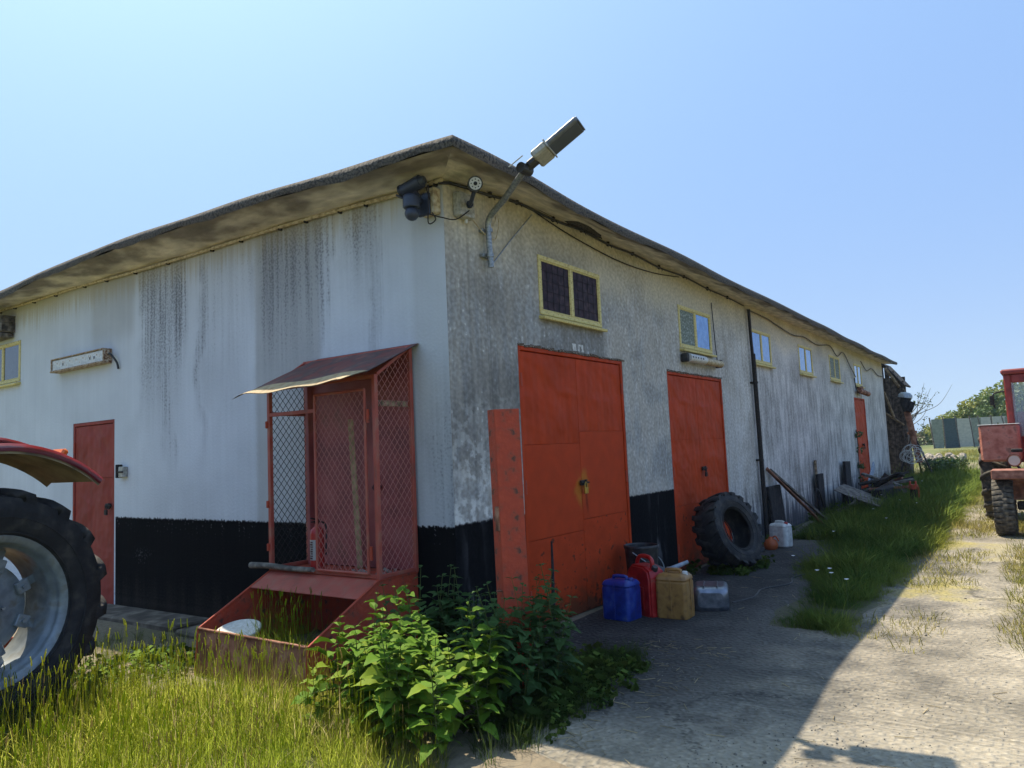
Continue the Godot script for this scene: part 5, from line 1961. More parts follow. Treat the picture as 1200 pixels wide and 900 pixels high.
# ---------------------------------------------------------------- clutter along the far part of the wall
func far_wall_things() -> void:
	rng.seed = 51
	var t := thing("black_sheet", "black board standing against the wall just past the downpipe", "board", Vector3(7.75, gy(7.7, 0.1), 0.05))
	var b := MB.new()
	b.box(Vector3(0, 0.4, 0.06), Vector3(0.62, 0.82, 0.05), 0.006, Basis(Vector3.RIGHT, -0.08))
	obj("board", b, M.dark_wood, t)
	for k in 2:
		t = thing("steel_rail", ["long rusty steel rail leaning on the wall beside the black board", "grey steel angle bar leaning next to the rusty rail"][k], "steel bar", Vector3(8.75 + 0.12 * k, gy(9, 0.6), 0.62 + 0.1 * k))
		b = MB.new()
		var top := Vector3(-1.05 + 0.06 * k, 1.0 - 0.03 * k, -0.56 - 0.1 * k)
		var d := top.normalized()
		var s := d.cross(Vector3.UP).normalized()
		b.box(top * 0.5, Vector3(0.07, top.length() + 0.15, 0.012), 0.003, Basis(s, d, s.cross(d)))
		b.box(top * 0.5 + s * 0.032 + s.cross(d) * 0.03, Vector3(0.01, top.length() + 0.15, 0.05), 0.003, Basis(s, d, s.cross(d)))
		obj("bar", b, [M.rust, M.grey_wood][k], t)
	t = thing("upright_board", "dark upright board against the wall with a thin stick behind it", "board", Vector3(10.65, gy(10.6, 0.1), 0.1))
	b = MB.new()
	b.box(Vector3(0, 0.38, 0), Vector3(0.42, 0.84, 0.05), 0.006)
	obj("board", b, M.dark_wood, t)
	t = thing("thin_lath", "thin brown lath standing behind the dark upright board", "lath", Vector3(10.65, gy(10.6, 0.1) + 0.02, 0.04))
	b = MB.new()
	b.box(Vector3(0.02, 0.52, 0), Vector3(0.1, 1.04, 0.03), 0.004, Basis(Vector3(0, 0, 1), 0.03))
	obj("lath", b, M.wood, t)
	t = thing("bent_rod", "thin black rod bent into a hook by the dark upright board", "rod", Vector3(9.75, gy(9.7, 0.2), 0.22))
	b = MB.new()
	b.tube(smooth_path([Vector3(0, 0, 0), Vector3(-0.02, 0.4, 0), Vector3(0.08, 0.58, 0), Vector3(0.3, 0.5, 0), Vector3(0.72, 0.22, -0.05)]), 0.016, 6)
	obj("rod", b, M.black_metal, t)
	t = thing("upright_board", "taller dark board standing against the wall by the scrap heap", "board", Vector3(13.05, gy(13, 0.1), 0.1))
	b = MB.new()
	b.box(Vector3(0, 0.44, 0), Vector3(0.5, 0.92, 0.06), 0.006, Basis(Vector3(0, 0, 1), -0.03))
	obj("board", b, M.dark_wood, t)
	# scrap heap
	t = thing("scrap_heap", "heap of dark rusty scrap and sticks below the far red door", "scrap heap", Vector3(14.2, gy(14, 0.6), 0.65))
	b = MB.new()
	var rows := []
	for i in 9:
		var r := []
		for j in 20:
			var an := TAU * j / 20
			var k := i / 8.0
			var rr := (1.0 - k) * (1.0 + 0.2 * rng.randf())
			r.append(Vector3(1.35 * rr * cos(an), 0.5 * k * (0.8 + 0.4 * rng.randf()), -0.55 * rr * sin(an)))
		rows.append(r)
	b.grid(rows, true)
	obj("rust_mound", b, mottled(ramp_tex(111, 0.05, [[0.2, S(34, 27, 25)], [0.6, S(62, 48, 42)], [0.9, S(100, 76, 62)]]), 2.0, 0.95, 0.0, M.rough_bump, 1.0), t)
	for i in 14:
		b = MB.new()
		var p := Vector3(rng.randf_range(-1.1, 1.1), rng.randf_range(0.2, 0.45), rng.randf_range(-0.3, 0.4))
		b.box(p, Vector3(rng.randf_range(0.4, 1.1), 0.05, rng.randf_range(0.05, 0.16)), 0.008, Basis.from_euler(Vector3(rng.randf_range(-0.3, 0.3), rng.randf() * 3, rng.randf_range(-0.4, 0.4))))
		obj("scrap_piece", b, [M.dark_wood, M.black_metal, M.rust, M.grey_wood][i % 4], t)
	t = thing("roof_sheet", "grey sheet of roofing lying tilted on the grass before the scrap heap", "sheet", Vector3(11.6, gy(11.5, 0.6) + 0.12, 0.6), 0.1)
	b = MB.new()
	var sr := []
	for i in 25:
		var r := []
		for j in 3:
			r.append(Vector3(lerpf(-0.95, 0.95, i / 24.0), 0.2 + 0.02 * sin(i * 1.3) + [0.16, 0.0, -0.16][j], [-0.36, 0.0, 0.4][j]))
		sr.append(r)
	b.grid(sr, false, true)
	b.grid(sr.map(func(r): return r.map(func(p): return p - Vector3(0, 0.012, 0))), false, false)
	obj("sheet", b, M.grey_wood, t)
	t = thing("low_beam", "dark timber beam lying at the foot of the scrap heap", "beam", Vector3(13.0, gy(13, 0.9) + 0.12, 0.85), -0.05)
	b = MB.new()
	b.box(Vector3(0, 0.1, 0), Vector3(1.7, 0.26, 0.2), 0.02)
	obj("beam", b, M.dark_wood, t)
	t = thing("pale_board", "pale blue grey board leaning beside the far red door", "board", Vector3(14.62, gy(14.6, 0.2) + 0.3, 0.3))
	b = MB.new()
	b.box(Vector3(0, 0.2, 0), Vector3(0.9, 0.16, 0.04), 0.006, Basis(Vector3(0, 0, 1), 0.5))
	obj("board", b, mottled(ramp_tex(112, 0.03, [[0.2, S(120, 134, 150)], [0.8, S(170, 180, 190)]]), 2.0, 0.8), t)
	# jack in the grass
	t = thing("old_jack", "small old red and black jack standing in the tall grass", "jack", Vector3(12.5, gy(12.5, 1.4), 1.42))
	b = MB.new()
	b.box(Vector3(0, 0.03, 0), Vector3(0.22, 0.06, 0.22), 0.01)
	b.tube([Vector3(0, 0.05, 0), Vector3(0, 0.36, 0)], 0.07, 12)
	obj("body", b, M.black_metal, t)
	b = MB.new()
	b.tube([Vector3(0, 0.34, 0), Vector3(0, 0.43, 0)], 0.082, 12)
	for z in [-0.05, 0.05]:
		b.box(Vector3(0, 0.46, z), Vector3(0.06, 0.08, 0.03), 0.006)
	b.box(Vector3(0.0, 0.2, 0.09), Vector3(0.05, 0.36, 0.03), 0.006)
	obj("head", b, M.red_rust, t)
	t = thing("flat_plank", "short grey plank lying in the grass beside the jack", "plank", Vector3(12.4, gy(12.4, 1.75) + 0.06, 1.75), 1.2)
	b = MB.new()
	b.box(Vector3(0, 0.03, 0), Vector3(0.7, 0.04, 0.14), 0.006)
	obj("plank", b, M.grey_wood, t)

# ---------------------------------------------------------------- lean-to, auger and what stands beyond
func far_shed() -> void:
	rng.seed = 61
	M.shed_wood = mottled(ramp_tex(120, 0.02, [[0.15, S(50, 44, 40)], [0.5, S(88, 78, 70)], [0.85, S(118, 106, 96)]]), 1.4, 0.95, 0.0, M.rough_bump, 0.8)
	var o := Vector3(20.0, gy(20, 0), 0.0)
	var t := thing("lean_to_shed", "grey weathered board lean-to at the far end of the white building", "shed", o)
	# boards of the face towards the yard
	var z := -2.0
	while z < 0.30:
		var w := rng.randf_range(0.1, 0.17)
		var top := 3.40 - maxf(0.0, z + 0.05) * 1.45
		var b := MB.new()
		b.box(Vector3(rng.randf_range(-0.012, 0.012), top / 2 - 0.15, z + w / 2), Vector3(0.025, top + 0.3 - rng.randf_range(0.0, 0.08), w - 0.008), 0.004, Basis(Vector3.RIGHT, rng.randf_range(-0.012, 0.012)))
		obj("board", b, M.shed_wood, t)
		z += w
	for x in 4:   # side towards the track
		var b := MB.new()
		b.box(Vector3(0.1 + x * 0.3, 1.25, 0.30 + rng.randf_range(-0.01, 0.01)), Vector3(0.285, 2.9, 0.025), 0.004)
		obj("board", b, M.shed_wood, t)
	var ib := MB.new()
	ib.box(Vector3(0.06, 1.2, -0.88), Vector3(0.02, 3.0, 2.3), 0.0)
	ib.box(Vector3(0.06, 2.9, -1.1), Vector3(0.02, 0.9, 1.9), 0.0)
	ib.box(Vector3(1.2, 1.5, -0.85), Vector3(0.03, 3.2, 2.3), 0.0)
	obj("inner_boarding", ib, M.dark_wood, t)
	for k in 2:
		var b := MB.new()
		var w2: float = [-0.1, 1.0][k]
		b.box(Vector3(0.55, [3.46, 3.10][k], [-1.1, 0.17][k]), Vector3(1.3, 0.05, [2.05, 0.86][k]), 0.01, Basis(Vector3.RIGHT, [0.02, 0.93][k]))
		obj("roof", b, M.dark_wood, t)
	var b := MB.new()
	b.tube([Vector3(-0.08, 3.32, -0.02), Vector3(-0.06, 2.72, 0.30)], 0.045, 7)
	b.tube([Vector3(-0.06, 2.62, -0.12), Vector3(-0.07, 1.85, 0.1)], 0.035, 7)
	b.tube([Vector3(-0.06, 1.98, -0.12), Vector3(-0.07, 1.62, 0.34)], 0.03, 7)
	obj("pole_brace", b, M.wood, t)
	# auger
	var a := thing("grain_auger", "rusty grain auger tube on a tripod standing before the lean-to", "auger", Vector3(19.2, gy(19.2, 0.8), 0.7))
	var ao := a.position
	b = MB.new()
	b.at(Basis(), -ao)
	b.tube([Vector3(19.2, 2.25, 0.53), Vector3(19.15, 1.15, 0.69), Vector3(19.1, 0.75, 0.75)], 0.085, 12)
	b.tube([Vector3(19.2, 1.62, 0.62), Vector3(19.2, 1.55, 0.63)], 0.12, 12)
	obj("tube", b, M.rust, a)
	b = MB.new()
	b.at(Basis(), -ao)
	b.tube([Vector3(19.25, 2.6, 0.55), Vector3(19.15, 2.42, 0.52), Vector3(19.2, 2.2, 0.54)], 0.15, 12, 0.1)
	b.box(Vector3(19.1, 2.3, 0.66), Vector3(0.1, 0.3, 0.14), 0.02, Basis(Vector3.RIGHT, 0.4))
	obj("motor", b, M.dark_wood, a)
	b = MB.new()
	b.at(Basis(Vector3.RIGHT, 0.2), Vector3(19.2, 2.62, 0.53) - ao)
	b.lathe([Vector2(0.19, -0.05), Vector2(0.18, 0.03), Vector2(0.12, 0.09), Vector2(0.001, 0.11)], 16, false)
	obj("motor_cover", b, M.galv, a)
	for e in [Vector3(18.9, gy(19, 1.1), 1.14), Vector3(19.0, gy(19, 0.2), 0.18), Vector3(19.9, gy(19.9, 0.7), 0.7)]:
		b = MB.new()
		b.at(Basis(), -ao)
		b.tube([Vector3(19.17, 1.62, 0.63), e], 0.025, 6)
		obj("leg", b, M.black_metal, a)
	t = thing("hose_coil", "tangled coil of pale hose hanging on the auger tripod", "hose", Vector3(18.95, 0.98, 0.6))
	b = MB.new()
	var pts := []
	for k in 150:
		var an := TAU * k / 17.0
		var r := 0.27 * (0.62 + 0.38 * sin(k * 0.53 + 1.2 * sin(k * 0.11)))
		pts.append(Vector3(0.05 * sin(k * 0.9), r * sin(an) + 0.03 * sin(k * 0.21), r * cos(an) + 0.04 * cos(k * 0.13)))
	b.tube(pts, 0.007, 5)
	obj("hose", b, plain(Color(0.6, 0.6, 0.56), 0.6), t)
	# rubble beyond
	t = thing("stone_heap", "heap of pale stones beyond the auger", "stones", Vector3(31, gy(31, 0), 0.0))
	for i in 40:
		b = MB.new()
		var s := rng.randf_range(0.12, 0.4)
		b.box(Vector3(rng.randfn(0, 1.0), s * 0.3 + rng.randf() * 0.15, rng.randfn(0, 0.55)), Vector3(s, s * 0.7, s * 0.8), s * 0.22, Basis.from_euler(Vector3(rng.randf(), rng.randf() * 6, rng.randf())))
		obj("stone", b, M.concrete, t)

func leaf_crown(b: MB, centres: Array, count: int, size: float, cols: Array) -> void:   # small folded leaves spread through balls (Vector3, radius)
	b.use_col = true
	for i in count:
		var c: Array = centres[rng.randi() % centres.size()]
		var d := Vector3(rng.randfn(), rng.randfn(), rng.randfn()).normalized()
		var p: Vector3 = c[0] + d * Vector3(1, 0.85, 1) * c[1] * pow(rng.randf(), 0.4)
		var s := size * rng.randf_range(0.6, 1.3)
		var u := Vector3(rng.randfn(), rng.randfn() * 0.6, rng.randfn()).normalized()
		var w := u.cross(Vector3(rng.randfn(), rng.randfn(), rng.randfn())).normalized()
		var q: Color = cols[rng.randi() % cols.size()]
		b.tint = q * rng.randf_range(0.75, 1.25)
		b.tri(p - u * s, p + w * s * 0.55, p + u * s)
		b.tri(p - u * s, p + u * s, p - w * s * 0.55)

func trees_and_fence() -> void:
	rng.seed = 71
	var leaf := leafy(0.7)
	M.leaf = leaf
	# mesh fence of leaning panels
	var f := thing("mesh_fence", "row of old grey green fence panels leaning at the far end of the track", "fence", Vector3(52.9, gy(53, -2), -2.4))
	var base := Vector3(52.9, gy(53, -2), -2.4)
	var fa := Vector3(52.9, 0, -2.5)
	var dirn := Vector3(0.72, 0, 0.95).normalized()
	var at := 0.0
	var pm := mottled(ramp_tex(121, 0.03, [[0.2, S(170, 176, 168)], [0.6, S(186, 190, 180)], [0.9, S(196, 198, 188)]]), 0.6, 0.9)
	pm.backlight_enabled = true
	pm.backlight = Color(0.8, 0.8, 0.8)
	var pm2 := mottled(ramp_tex(122, 0.03, [[0.2, S(50, 66, 70)], [0.8, S(76, 92, 92)]]), 1.0, 0.9)
	var pm3 := mottled(ramp_tex(123, 0.03, [[0.2, S(118, 126, 112)], [0.8, S(142, 150, 134)]]), 0.6, 0.9)
	for i in 9:
		var w := rng.randf_range(0.7, 1.15)
		var b := MB.new()
		var p := fa + dirn * (at + w / 2)
		p.y = gy(p.x, p.z)
		var up := (Vector3.UP + dirn * rng.randf_range(-0.3, 0.05)).normalized()
		var bs := Basis(dirn, up, dirn.cross(up)).orthonormalized()
		b.box(p + up * 1.0 - base, Vector3(w * 0.96, rng.randf_range(1.9, 2.05), 0.03), 0.004, bs)
		obj("panel", b, pm2 if i == 1 else pm if i % 3 else pm3, f)
		b = MB.new()
		b.tube([p - dirn * w * 0.5 - base, p - dirn * w * 0.5 + up * 2.1 - base], 0.05, 6)
		obj("post", b, M.grey_wood, f)
		at += w
	# bushes behind it
	var greens := [[Color(0.13, 0.19, 0.04), Color(0.2, 0.25, 0.05), Color(0.27, 0.29, 0.065)], [Color(0.07, 0.12, 0.03), Color(0.11, 0.16, 0.04)], [Color(0.34, 0.33, 0.05), Color(0.22, 0.26, 0.05)]]
	var protos := []
	for k in 3:
		var t := thing("leafy_bush", "", "bush", Vector3.ZERO)
		var b := MB.new()
		var cs := []
		for i in 9:
			cs.append([Vector3(rng.randfn(0, 0.95), rng.randf_range(0.5, 2.2), rng.randfn(0, 0.95)), rng.randf_range(0.4, 0.9)])
		cs.append([Vector3(0, 2.6, 0), 0.6])
		cs.append([Vector3(0, 1.1, 0), 1.1])
		leaf_crown(b, cs, 3400, 0.105, greens[k])
		obj("crown", b, leaf, t)
		b = MB.new()
		for c in cs:
			b.tube([Vector3(0, 0, 0), Vector3(c[0].x * 0.4, c[0].y * 0.6, c[0].z * 0.4), c[0]], 0.05, 5, 0.012)
		obj("trunk", b, M.dark_wood, t)
		protos.append(t)
	var spots := [[62.4, -2.9, 0.62, 2, "small yellow green bush at the left end behind the fence"], [63.5, -2.2, 0.7, 0, "low green bush behind the second fence panel"], [64.5, -1.3, 0.9, 2, "yellow flowering bush behind the middle of the fence"], [65.5, -0.5, 1.0, 0, "rounded green bush behind the middle of the fence"],
		[67.5, 0.2, 1.15, 0, "tall pale green bush above the fence"], [57.5, 0.9, 0.95, 1, "dark green bush just behind the right end of the fence"], [70.0, 1.3, 1.3, 0, "big green bush on the rise left of the red tractor cab"], [72.0, 2.6, 1.4, 2, "big yellowish bush on the rise behind the red tractor"],
		[59.5, 2.4, 1.0, 1, "dark bush behind the red tractor cab"], [75.0, 4.6, 1.5, 0, "large green bush on top of the rise"], [64.0, 4.8, 1.3, 0, "green bush on the rise to the right of the tractor"], [70.0, 7.5, 1.6, 1, "dark bush further right on the rise"], [80.0, 8.0, 1.7, 0, "large bush at the right end of the rise"]]
	for i in spots.size():
		var s: Array = spots[i]
		var tr := Transform3D(Basis(Vector3.UP, rng.randf() * 6.0).scaled(Vector3(1.25, 1.3, 1.25) * s[2]), Vector3(s[0], gy(s[0], s[1]) - 0.05, s[1]))
		var p: Node3D = protos[s[3]]
		if not p.has_meta("label"):
			p.transform = tr
			tag(p, s[4], "bush", "bushes behind the far fence")
		else:
			dup(p, tr, s[4], "bushes behind the far fence")
	# low scrub left of the fence and over the far fields
	var sb := MB.new()
	leaf_crown(sb, [[Vector3(0, 0.5, 0), 0.7], [Vector3(0.5, 0.3, 0.2), 0.5], [Vector3(-0.4, 0.4, -0.2), 0.5]], 260, 0.14, [Color(1, 1, 1), Color(0.7, 0.75, 0.6)])
	var trs := []
	var cols := []
	for i in 700:
		var x := rng.randf_range(62, 420)
		var z := rng.randf_range(-0.35, 0.06) * x + rng.randf_range(-6, 0)
		var s := rng.randf_range(0.5, 1.2) * (1.0 + x / 110.0)
		if x < 110.0 and z > -3.0:
			continue
		trs.append(Transform3D(Basis(Vector3.UP, rng.randf() * 6).scaled(Vector3(s, s * rng.randf_range(0.6, 1.2), s)), Vector3(x, gy(x, z), z)))
		cols.append([Color(0.09, 0.13, 0.04), Color(0.13, 0.16, 0.06), Color(0.2, 0.17, 0.1), Color(0.06, 0.09, 0.04)][rng.randi() % 4])
	tag(many("field_scrub", sb.mesh(), leaf, trs, cols), "low scrub and hedges on the far fields", "scrub")
	# almost bare tree behind the lean-to
	var t := thing("bare_tree", "nearly bare thin tree with few new leaves behind the lean-to", "tree", Vector3(24.0, gy(24, 0) , -0.1))
	var b := MB.new()
	var tips := []
	b.tube([Vector3.ZERO, Vector3(0.05, 1.2, 0), Vector3(0.1, 2.0, 0.05)], 0.06, 7, 0.035)
	for i in 9:
		var h := rng.randf_range(0.9, 2.0)
		var d := Vector3(rng.randf_range(-0.6, 0.6), rng.randf_range(0.5, 1.2), rng.randf_range(0.2, 1.1))
		var a0 := Vector3(0.06, h, 0.02)
		b.tube(smooth_path([a0, a0 + d * 0.45 + Vector3(0, -0.05, 0.1), a0 + d]), 0.016, 5, 0.004)
		for k in 5:
			tips.append(a0 + d * rng.randf_range(0.35, 1.0) + Vector3(rng.randfn(0, 0.06), rng.randfn(0, 0.06), rng.randfn(0, 0.06)))
	b.tube(smooth_path([Vector3(0.1, 1.9, 0.05), Vector3(0, 2.05, 0.5), Vector3(0, 2.3, 1.0), Vector3(0, 2.9, 1.4)]), 0.014, 5, 0.003)
	obj("trunk", b, M.grey_wood, t)
	b = MB.new()
	leaf_crown(b, tips.map(func(p): return [p, 0.09]), 240, 0.035, [Color(0.06, 0.1, 0.04), Color(0.09, 0.12, 0.05)])
	obj("crown", b, leaf, t)
	# shrub by the auger
	for s in [[20.6, 1.05, 0.5, "leafy green shrub at the foot of the auger tripod"], [22.3, 1.2, 0.45, "small green shrub beside the pale stones"]]:
		t = thing("green_shrub", s[3], "shrub", Vector3(s[0], gy(s[0], s[1]), s[1]), 0.0, "shrubs by the auger")
		b = MB.new()
		leaf_crown(b, [[Vector3(0, 0.25, 0), s[2] * 0.8], [Vector3(0.3, 0.4, 0.2), s[2] * 0.6], [Vector3(-0.2, 0.35, -0.2), s[2] * 0.6]], 900, 0.05, [Color(0.06, 0.11, 0.03), Color(0.1, 0.15, 0.035)])
		obj("crown", b, leaf, t)
		b = MB.new()
		for k in 5:
			b.tube([Vector3.ZERO, Vector3(rng.randfn(0, 0.2), 0.5, rng.randfn(0, 0.2))], 0.012, 5, 0.005)
		obj("stem", b, M.dark_wood, t)

# ---------------------------------------------------------------- tractors
func wheel(parent: Node3D, called: String, c: Vector3, R: float, rb: float, w: float, lugs: int, out: float, tm: Material, rimc: Material, skew := 0.7, detail := true, lug_h := 0.035) -> MeshInstance3D:
	# a wheel whose axle runs along z; out = +1 or -1 is the side its dish shows
	var bs := Basis(Vector3.RIGHT, PI / 2 * out)
	var b := tyre_mesh(R, rb, w, lugs, lug_h, skew)
	var wh := obj(called, b, tm, parent)
	wh.transform = Transform3D(bs, c)
	b = MB.new()
	b.lathe([Vector2(rb + 0.02, -0.47 * w), Vector2(rb - 0.01, -0.45 * w), Vector2(rb - 0.02, -0.35 * w), Vector2(rb * 0.90, -0.3 * w), Vector2(rb * 0.90, 0.12 * w), Vector2(rb * 0.93, 0.2 * w), Vector2(rb - 0.02, 0.32 * w), Vector2(rb - 0.012, 0.45 * w), Vector2(rb + 0.02, 0.475 * w), Vector2(rb + 0.024, 0.455 * w)], 56, false)
	# its inner face
	b.lathe([Vector2(rb + 0.02, 0.478 * w), Vector2(rb - 0.018, 0.455 * w), Vector2(rb - 0.03, 0.40 * w), Vector2(rb - 0.032, 0.33 * w), Vector2(rb - 0.052, 0.325 * w), Vector2(rb - 0.056, 0.24 * w), Vector2(rb * 0.865 + 0.006, 0.22 * w), Vector2(rb * 0.865, 0.11 * w), Vector2(rb * 0.865, -0.3 * w)], 56, false)
	obj("rim", b, rimc, wh)
	b = MB.new()
	var rd := rb * 0.66
	b.lathe([Vector2(0.02, -0.02), Vector2(rd * 0.9, -0.03), Vector2(rd, -0.012), Vector2(rd, 0.012), Vector2(rd * 0.8, 0.02), Vector2(rd * 0.5, 0.05), Vector2(rd * 0.32, 0.055), Vector2(rd * 0.3, 0.1), Vector2(rd * 0.22, 0.12), Vector2(0.001, 0.125)], 40, false)
	var hub := obj("hub_disc", b, rimc, wh)
	if detail:
		for k in 8:
			var an := TAU * (k + 0.5) / 8
			var r := Vector3(cos(an), 0, -sin(an))
			b = MB.new()
			b.box(r * (rd * 0.97) + Vector3(0, 0.03, 0), Vector3(0.09, 0.035, 0.085), 0.006, Basis(Vector3.UP, an))
			b.box(r * (rd + rb * 0.865) * 0.5, Vector3(rb * 0.865 - rd + 0.02, 0.012, 0.06), 0.003, Basis(Vector3.UP, an))
			b.tube([r * rd * 0.97 + Vector3(0, 0.03, 0), r * rd * 0.97 + Vector3(0, 0.065, 0)], 0.016, 6)
			obj("rim_clamp", b, rimc, wh)
		b = MB.new()
		for k in 8:
			var an := TAU * k / 8
			b.tube([Vector3(cos(an) * rd * 0.42, 0.05, sin(an) * rd * 0.42), Vector3(cos(an) * rd * 0.42, 0.075, sin(an) * rd * 0.42)], 0.014, 6)
		obj("hub_bolt", b, M.galv, wh)
	return wh

func arc_sheet(b: MB, c: Vector3, R: float, a0: float, a1: float, z0: float, z1: float, th: float, lip: float) -> void:   # a mudguard bent round an axle along z
	for s in 2:
		var rows := []
		for i in 25:
			var an := lerpf(a0, a1, i / 24.0)
			var d := Vector3(cos(an), sin(an), 0)
			var r := []
			for k in 6:
				var f := k / 5.0
				var dr := (-lip if k == 0 or k == 5 else 0.0) + (0.0 if s == 0 else -th)
				r.append(c + d * (R + dr) + Vector3(0, 0, lerpf(z0, z1, [0.0, 0.02, 0.2, 0.8, 0.98, 1.0][k])))
			rows.append(r)
		b.grid(rows, false, s == 0)

func left_tractor() -> void:
	var o := Vector3(-2.5, gy(-2.33, -2.4) - 0.02, -2.95)
	var t := thing("red_tractor", "red tractor at the left edge, big rear wheel and mudguard before the white wall", "tractor", o, 0.2)
	var c := Vector3(0, 0.80, 0)
	var rimc := mottled(ramp_tex(131, 0.015, [[0.2, S(120, 128, 132)], [0.6, S(150, 158, 162)], [0.9, S(132, 128, 116)]]), 1.6, 0.42, 0.35)
	wheel(t, "rear_wheel", c + Vector3(0, 0, 0.8), 0.81, 0.475, 0.43, 34, 1.0, M.rubber, rimc, 0.75, true, 0.042).set_meta("label", "big rear wheel nearest the yard")
	wheel(t, "rear_wheel", c + Vector3(0, 0, -0.8), 0.80, 0.475, 0.43, 40, -1.0, M.rubber, rimc, 0.75, true, 0.042)
	var red := mottled(ramp_tex(132, 0.01, [[0.2, S(98, 16, 22)], [0.8, S(116, 24, 28)]]), 1.0, 0.28)
	red.clearcoat_enabled = true
	red.clearcoat = 0.6
	red.clearcoat_roughness = 0.15
	var dust_sky_tint := mottled(ramp_tex(133, 0.012, [[0.2, S(96, 84, 62)], [0.5, S(140, 122, 88)], [0.8, S(164, 146, 108)]]), 1.2, 0.9)
	for s in [1.0, -1.0]:
		var b := MB.new()
		arc_sheet(b, c, 1.17, 1.02, 2.7, s * 0.3, s * 0.72, 0.02, 0.03)
		var f := obj("mudguard", b, red, t)
		b = MB.new()
		arc_sheet(b, c, 1.085, 0.86, 2.5, s * 0.5, s * 1.07, 0.014, 0.04)
		obj("mudguard_flare", b, dust_sky_tint, f)
		b = MB.new()
		arc_sheet(b, c, 1.10, 0.86, 2.5, s * 0.495, s * 1.075, 0.008, 0.045)
		obj("flare_skin", b, red, f)
		b = MB.new()
		b.box(c + Vector3(cos(1.02) * 1.19, sin(1.02) * 1.19 + 0.01, s * 0.7), Vector3(0.05, 0.09, 0.14), 0.014, Basis(Vector3(0, 0, 1), 0.93 - PI / 2))
		var lampm := plain(Color(0.75, 0.16, 0.02), 0.2)
		obj("turn_lamp", b, lampm, f)
	var b := MB.new()
	b.tube([c + Vector3(0, 0, -0.75), c + Vector3(0, 0, 0.75)], 0.11, 14)
	b.box(c + Vector3(-0.3, 0, 0), Vector3(1.2, 0.5, 0.5), 0.05)
	b.box(c + Vector3(-1.5, 0.02, 0), Vector3(1.5, 0.45, 0.42), 0.05)
	obj("transmission", b, M.black_metal, t)
	b = MB.new()
	b.box(Vector3(0.52, 0.38, 0.0), Vector3(0.5, 0.06, 0.12), 0.01)
	for z in [-0.42, 0.42]:
		b.tube([Vector3(0.15, 0.55, z), Vector3(0.98, 0.36, z * 1.1)], 0.03, 8)
		b.tube([Vector3(0.2, 1.0, z * 0.8), Vector3(0.75, 0.42, z)], 0.018, 6)
	obj("hitch_arm", b, M.red_rust, t)
	b = MB.new()
	var hook := []
	for k in 9:
		var an := -2.4 + 2.6 * k / 8.0
		hook.append(Vector3(0.86 + 0.075 * cos(an), 0.30 + 0.075 * sin(an), 0.5))
	b.tube(hook, 0.024, 8)
	obj("link_hook", b, M.red_rust, t)
	# cab and bonnet, outside the picture
	b = MB.new()
	for x in [-0.75, -1.9]:
		for z in [-0.72, 0.72]:
			b.box(Vector3(x, 1.85, z), Vector3(0.07, 1.5, 0.07), 0.012)
	b.box(Vector3(-1.32, 1.1, 0), Vector3(1.2, 0.3, 1.5), 0.03)
	b.box(Vector3(-1.9, 1.35, 0), Vector3(0.08, 0.5, 1.4), 0.02)
	obj("cab_frame", b, red, t)
	b = MB.new()
	b.box(Vector3(-1.32, 2.66, 0), Vector3(1.4, 0.14, 1.6), 0.05)
	obj("cab_roof", b, red, t)
	b = MB.new()
	for z in [-0.72, 0.72]:
		b.box(Vector3(-1.32, 1.92, z), Vector3(1.06, 1.3, 0.008), 0.0)
	b.box(Vector3(-1.9, 2.1, 0), Vector3(0.008, 0.95, 1.36), 0.0)
	b.box(Vector3(-0.75, 1.92, 0), Vector3(0.008, 1.3, 1.36), 0.0)
	obj("cab_window", b, M.pane, t)
	b = MB.new()
	b.box(Vector3(-1.2, 1.35, 0), Vector3(0.5, 0.14, 0.5), 0.05)
	b.box(Vector3(-0.98, 1.66, 0), Vector3(0.12, 0.6, 0.48), 0.05)
	obj("driver_seat", b, M.black_plastic, t)
	b = MB.new()
	b.box(Vector3(-2.75, 1.3, 0), Vector3(1.65, 0.6, 0.72), 0.08)
	obj("bonnet", b, red, t)
	for z in [0.72, -0.72]:
		wheel(t, "front_wheel", Vector3(-3.0, 0.56, z), 0.57, 0.33, 0.3, 30, signf(z), M.rubber, rimc, 0.7, false)
	# work lamp on a stalk above the mudguard
	b = MB.new()
	b.tube([Vector3(-0.33, 1.78, 0.55), Vector3(-0.32, 1.98, 0.56)], 0.012, 6)
	b.box(Vector3(-0.27, 2.02, 0.56), Vector3(0.1, 0.1, 0.14), 0.015, Basis(Vector3(0, 0, 1), -0.1))
	obj("work_lamp", b, M.black_plastic, t)

